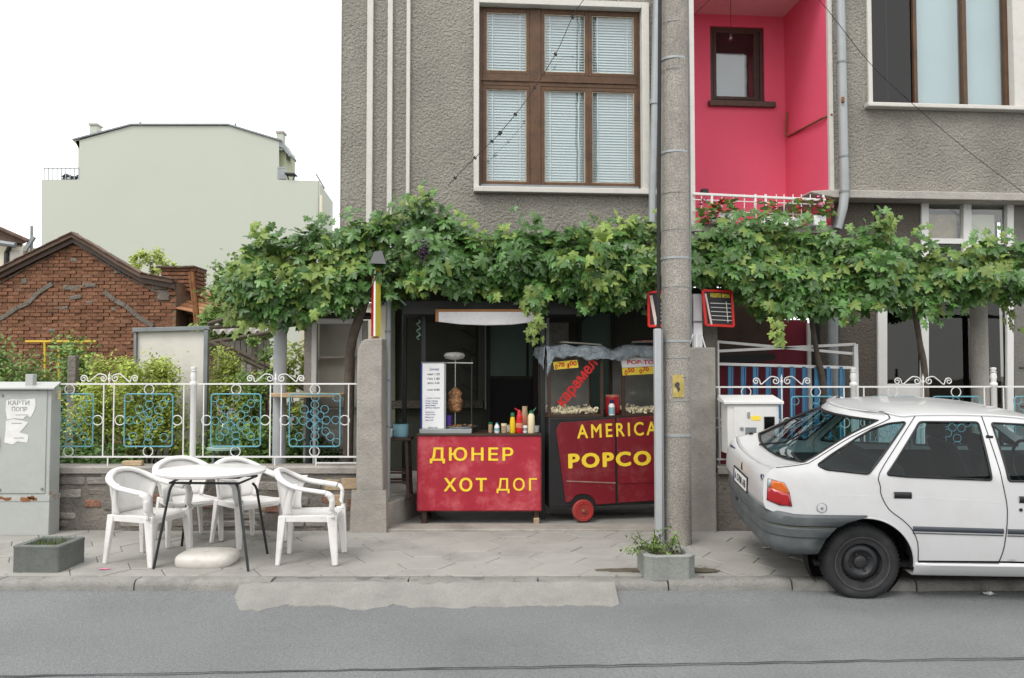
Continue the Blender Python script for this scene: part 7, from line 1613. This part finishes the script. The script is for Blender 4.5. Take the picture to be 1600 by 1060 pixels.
# loose bushes: many small leaflets in clumps on stems
def bush(name, label, cat, c, rad, n, mt, ls=(.03,.06), stems=8, seed=0, base=0, clumps=26, group=None, trunk=None):
    r_ = random.Random(seed); c = Vector(c); rad = Vector(rad); t = root(name, label, cat, (c.x,c.y,base), group=group); vs = []; fs = []; cl = []
    for k in range(clumps):
        while True:
            q = Vector((r_.uniform(-1,1),r_.uniform(-1,1),r_.uniform(-1,1)))
            if .35 < q.length < 1: break
        cl.append((c + Vector((q.x*rad.x,q.y*rad.y,q.z*rad.z)), r_.uniform(.16,.34)*min(rad.x,rad.z)*1.15))
    for i in range(n):
        o, r0 = r_.choice(cl); p = o + Vector((r_.gauss(0,r0*.55),r_.gauss(0,r0*.55),r_.gauss(0,r0*.5))); s = r_.uniform(*ls)
        m = leaf_rot(Vector((r_.gauss(0,.7),r_.gauss(-.4,.7),.8)), Vector((r_.gauss(0,1),r_.gauss(0,1),r_.gauss(-.3,.6)))); b = len(vs)
        vs += [p + m @ Vector(q)*s for q in ((0,-.5,0),(.32,0,-.06),(0,.7,-.02),(-.32,0,-.06))]; fs.append((b,b+1,b+2,b+3))
    raw_mesh('foliage', vs, fs, M[mt], t)
    mb = MB()
    for k in range(stems):
        o, r0 = cl[k % len(cl)]; b = Vector((c.x+r_.gauss(0,rad.x*.25), c.y+r_.gauss(0,.08), base)); mb.tube([b, b.lerp(o,.5)+Vector((r_.gauss(0,.05),0,.05)), o], [.016,.011,.005], 5)
    if trunk:
        build('trunk', MB().tube([(c.x,c.y,base),(c.x+.05,c.y,c.z-rad.z*.6),(c.x,c.y,c.z)], [trunk,trunk*.8,trunk*.4], 8), M['bark'], t, smooth=60)
    build('stem', mb, M['bark'], t, kind='stuff'); return t
bush('bush','dark green bush at the left edge behind the grey cabinet','bush',(X(35,10.2),10.3,1.15),(.95,.6,.95),11000,'bush',(.035,.075),14,1)
bush('bush','dark green bush between the concrete post and the yellow green shrub','bush',(X(100,10.6),10.8,.85),(.55,.5,.75),6500,'bush',(.035,.07),10,2)
bush('flowering_shrub','yellow green feathery shrub in front of the off-white screen','shrub',(X(190,9.3),9.4,1.28),(.55,.35,.60),13000,'yellowbush',(.022,.05),16,3,clumps=40)
bush('flowering_shrub','sparse yellow green shrub leaning across the off-white screen','shrub',(X(252,9.4),9.5,.95),(.36,.2,.36),1500,'yellowbush',(.022,.048),12,4,clumps=30)
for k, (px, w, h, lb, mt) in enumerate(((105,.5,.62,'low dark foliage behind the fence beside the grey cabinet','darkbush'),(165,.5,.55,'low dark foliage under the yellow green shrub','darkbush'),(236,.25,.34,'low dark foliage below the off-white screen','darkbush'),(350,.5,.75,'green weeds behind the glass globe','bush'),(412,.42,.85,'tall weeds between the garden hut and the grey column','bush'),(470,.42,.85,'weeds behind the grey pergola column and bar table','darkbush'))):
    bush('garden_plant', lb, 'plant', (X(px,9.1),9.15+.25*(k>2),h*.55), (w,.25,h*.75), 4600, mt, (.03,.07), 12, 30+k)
bush('garden_plant','yellowing tall plant left of the white display case','plant',(X(462,9.6),9.8,1.25),(.30,.25,.75),3000,'yellowbush',(.03,.065),10,40)
bush('garden_plant','green climber on the ladder beside the garden hut','plant',(X(385,10.6),10.4,1.0),(.55,.3,.8),4500,'yellowbush',(.03,.06),10,41)
bush('small_tree','light green tree behind the shed and the left end of the vine','tree',(X(352,13.2),13.5,2.62),(.62,.5,.72),5200,'bush',(.05,.10),10,50,trunk=.07)
bush('small_tree','top of a small tree showing above the outbuilding roof beside the chimney','tree',(X(218,20),20.5,4.35),(.50,.4,.36),700,'yellowbush',(.06,.11),5,52,trunk=.08)
bush('small_tree','tiny shoots behind the brick chimney','tree',(X(262,20.5),20.8,4.15),(.4,.3,.22),260,'yellowbush',(.05,.10),4,53,trunk=.06)
bush('garden_plant','tall yellow green plants in front of the garden hut','plant',(X(352,10.2),10.2,1.05),(.40,.25,.85),5200,'yellowbush',(.028,.055),14,42,clumps=36)
bush('garden_plant','green climber hanging between the hut and the grey pergola column','plant',(X(412,9.9),9.9,1.35),(.28,.2,.75),3200,'bush',(.03,.06),10,43)
# garden grass
rg2 = random.Random(77); vs = []; fs = []
for k in range(9000):
    p = Vector((rg2.uniform(-9,-1.5), rg2.uniform(8.62,13.5), .04)); hh = rg2.uniform(.06,.22); a = rg2.uniform(0,6.28); w = Vector((math.cos(a),math.sin(a),0))*.006; l = Vector((rg2.gauss(0,.04),rg2.gauss(0,.04),hh)); b = len(vs)
    if p.x > -5.2 and p.y < 12.1 and p.x > -3.0: continue
    vs += [p-w, p+w, p+l]; fs.append((b,b+1,b+2))
me = bpy.data.meshes.new('grass'); me.from_pydata([tuple(v) for v in vs], [], fs); me.materials.append(M['grass']); o = bpy.data.objects.new('grass', me); COL.objects.link(o); o['kind'] = 'stuff'
bpy.context.view_layer.update()

# ================================================================ ACROSS THE STREET (seen only as reflections)
for x0, w, h, lb, mt in ((-13,9,4.6,'ochre house across the street behind the viewer','tan'),(-1.5,8,5.4,'cream house across the street behind the viewer','cream'),(9,10,4.2,'brick house across the street behind the viewer','brick_dull')):
    t = root('opposite_house', lb, 'house', (x0+w/2,-15,0), group='houses across the street')
    build('wall', MB().box((x0,-23,-.15),(x0+w,-15,h)), M[mt], t)
    build('roof', MB().prism([(x0-.4,-14.6,h),(x0+w+.4,-14.6,h),(x0+w/2,-14.6,h+2.6)], (0,-8.8,0)), M['tile'], t)
    for k in range(3):
        f_ = build('window', MB().box((x0+w*(.2+.3*k)-.6,-15,1.0),(x0+w*(.2+.3*k)+.6,-14.95,2.5)), M['trimw'], t); build('pane', MB().box((x0+w*(.2+.3*k)-.5,-14.949,1.1),(x0+w*(.2+.3*k)+.5,-14.94,2.4)), M['dark'], f_)
sheet('far_pavement', -60, 60, -15, -9, .0, M['apron'])

lb = root('loose_brick', 'single tan brick lying on the low wall coping behind the chairs', 'brick', (X(212,8.42),8.42,zc+.066)); build('body', MB().cbox((X(212,8.42),8.40,zc+.066+.026),(.19,.09,.052),rz=.12), M['tan'], lb, bevel=.008)
for k,(px,py,lbl) in enumerate(((1196,858,'crumpled white paper scrap on the pavement behind the car bumper'),(1545,930,'crushed white scrap on the road beside the car sill'))):
    q = G(px,py,0 if k == 0 else ROADZ+.03); t = root('paper_scrap', lbl, 'litter', q, group=None); r_ = random.Random(k)
    build('scrap', MB().grid([[q+Vector((.07*(i/4-.5)+r_.uniform(-.006,.006), .05*(j/4-.5)+r_.uniform(-.006,.006), .004+r_.uniform(0,.022))) for i in range(5)] for j in range(5)]), M['paper'], t)
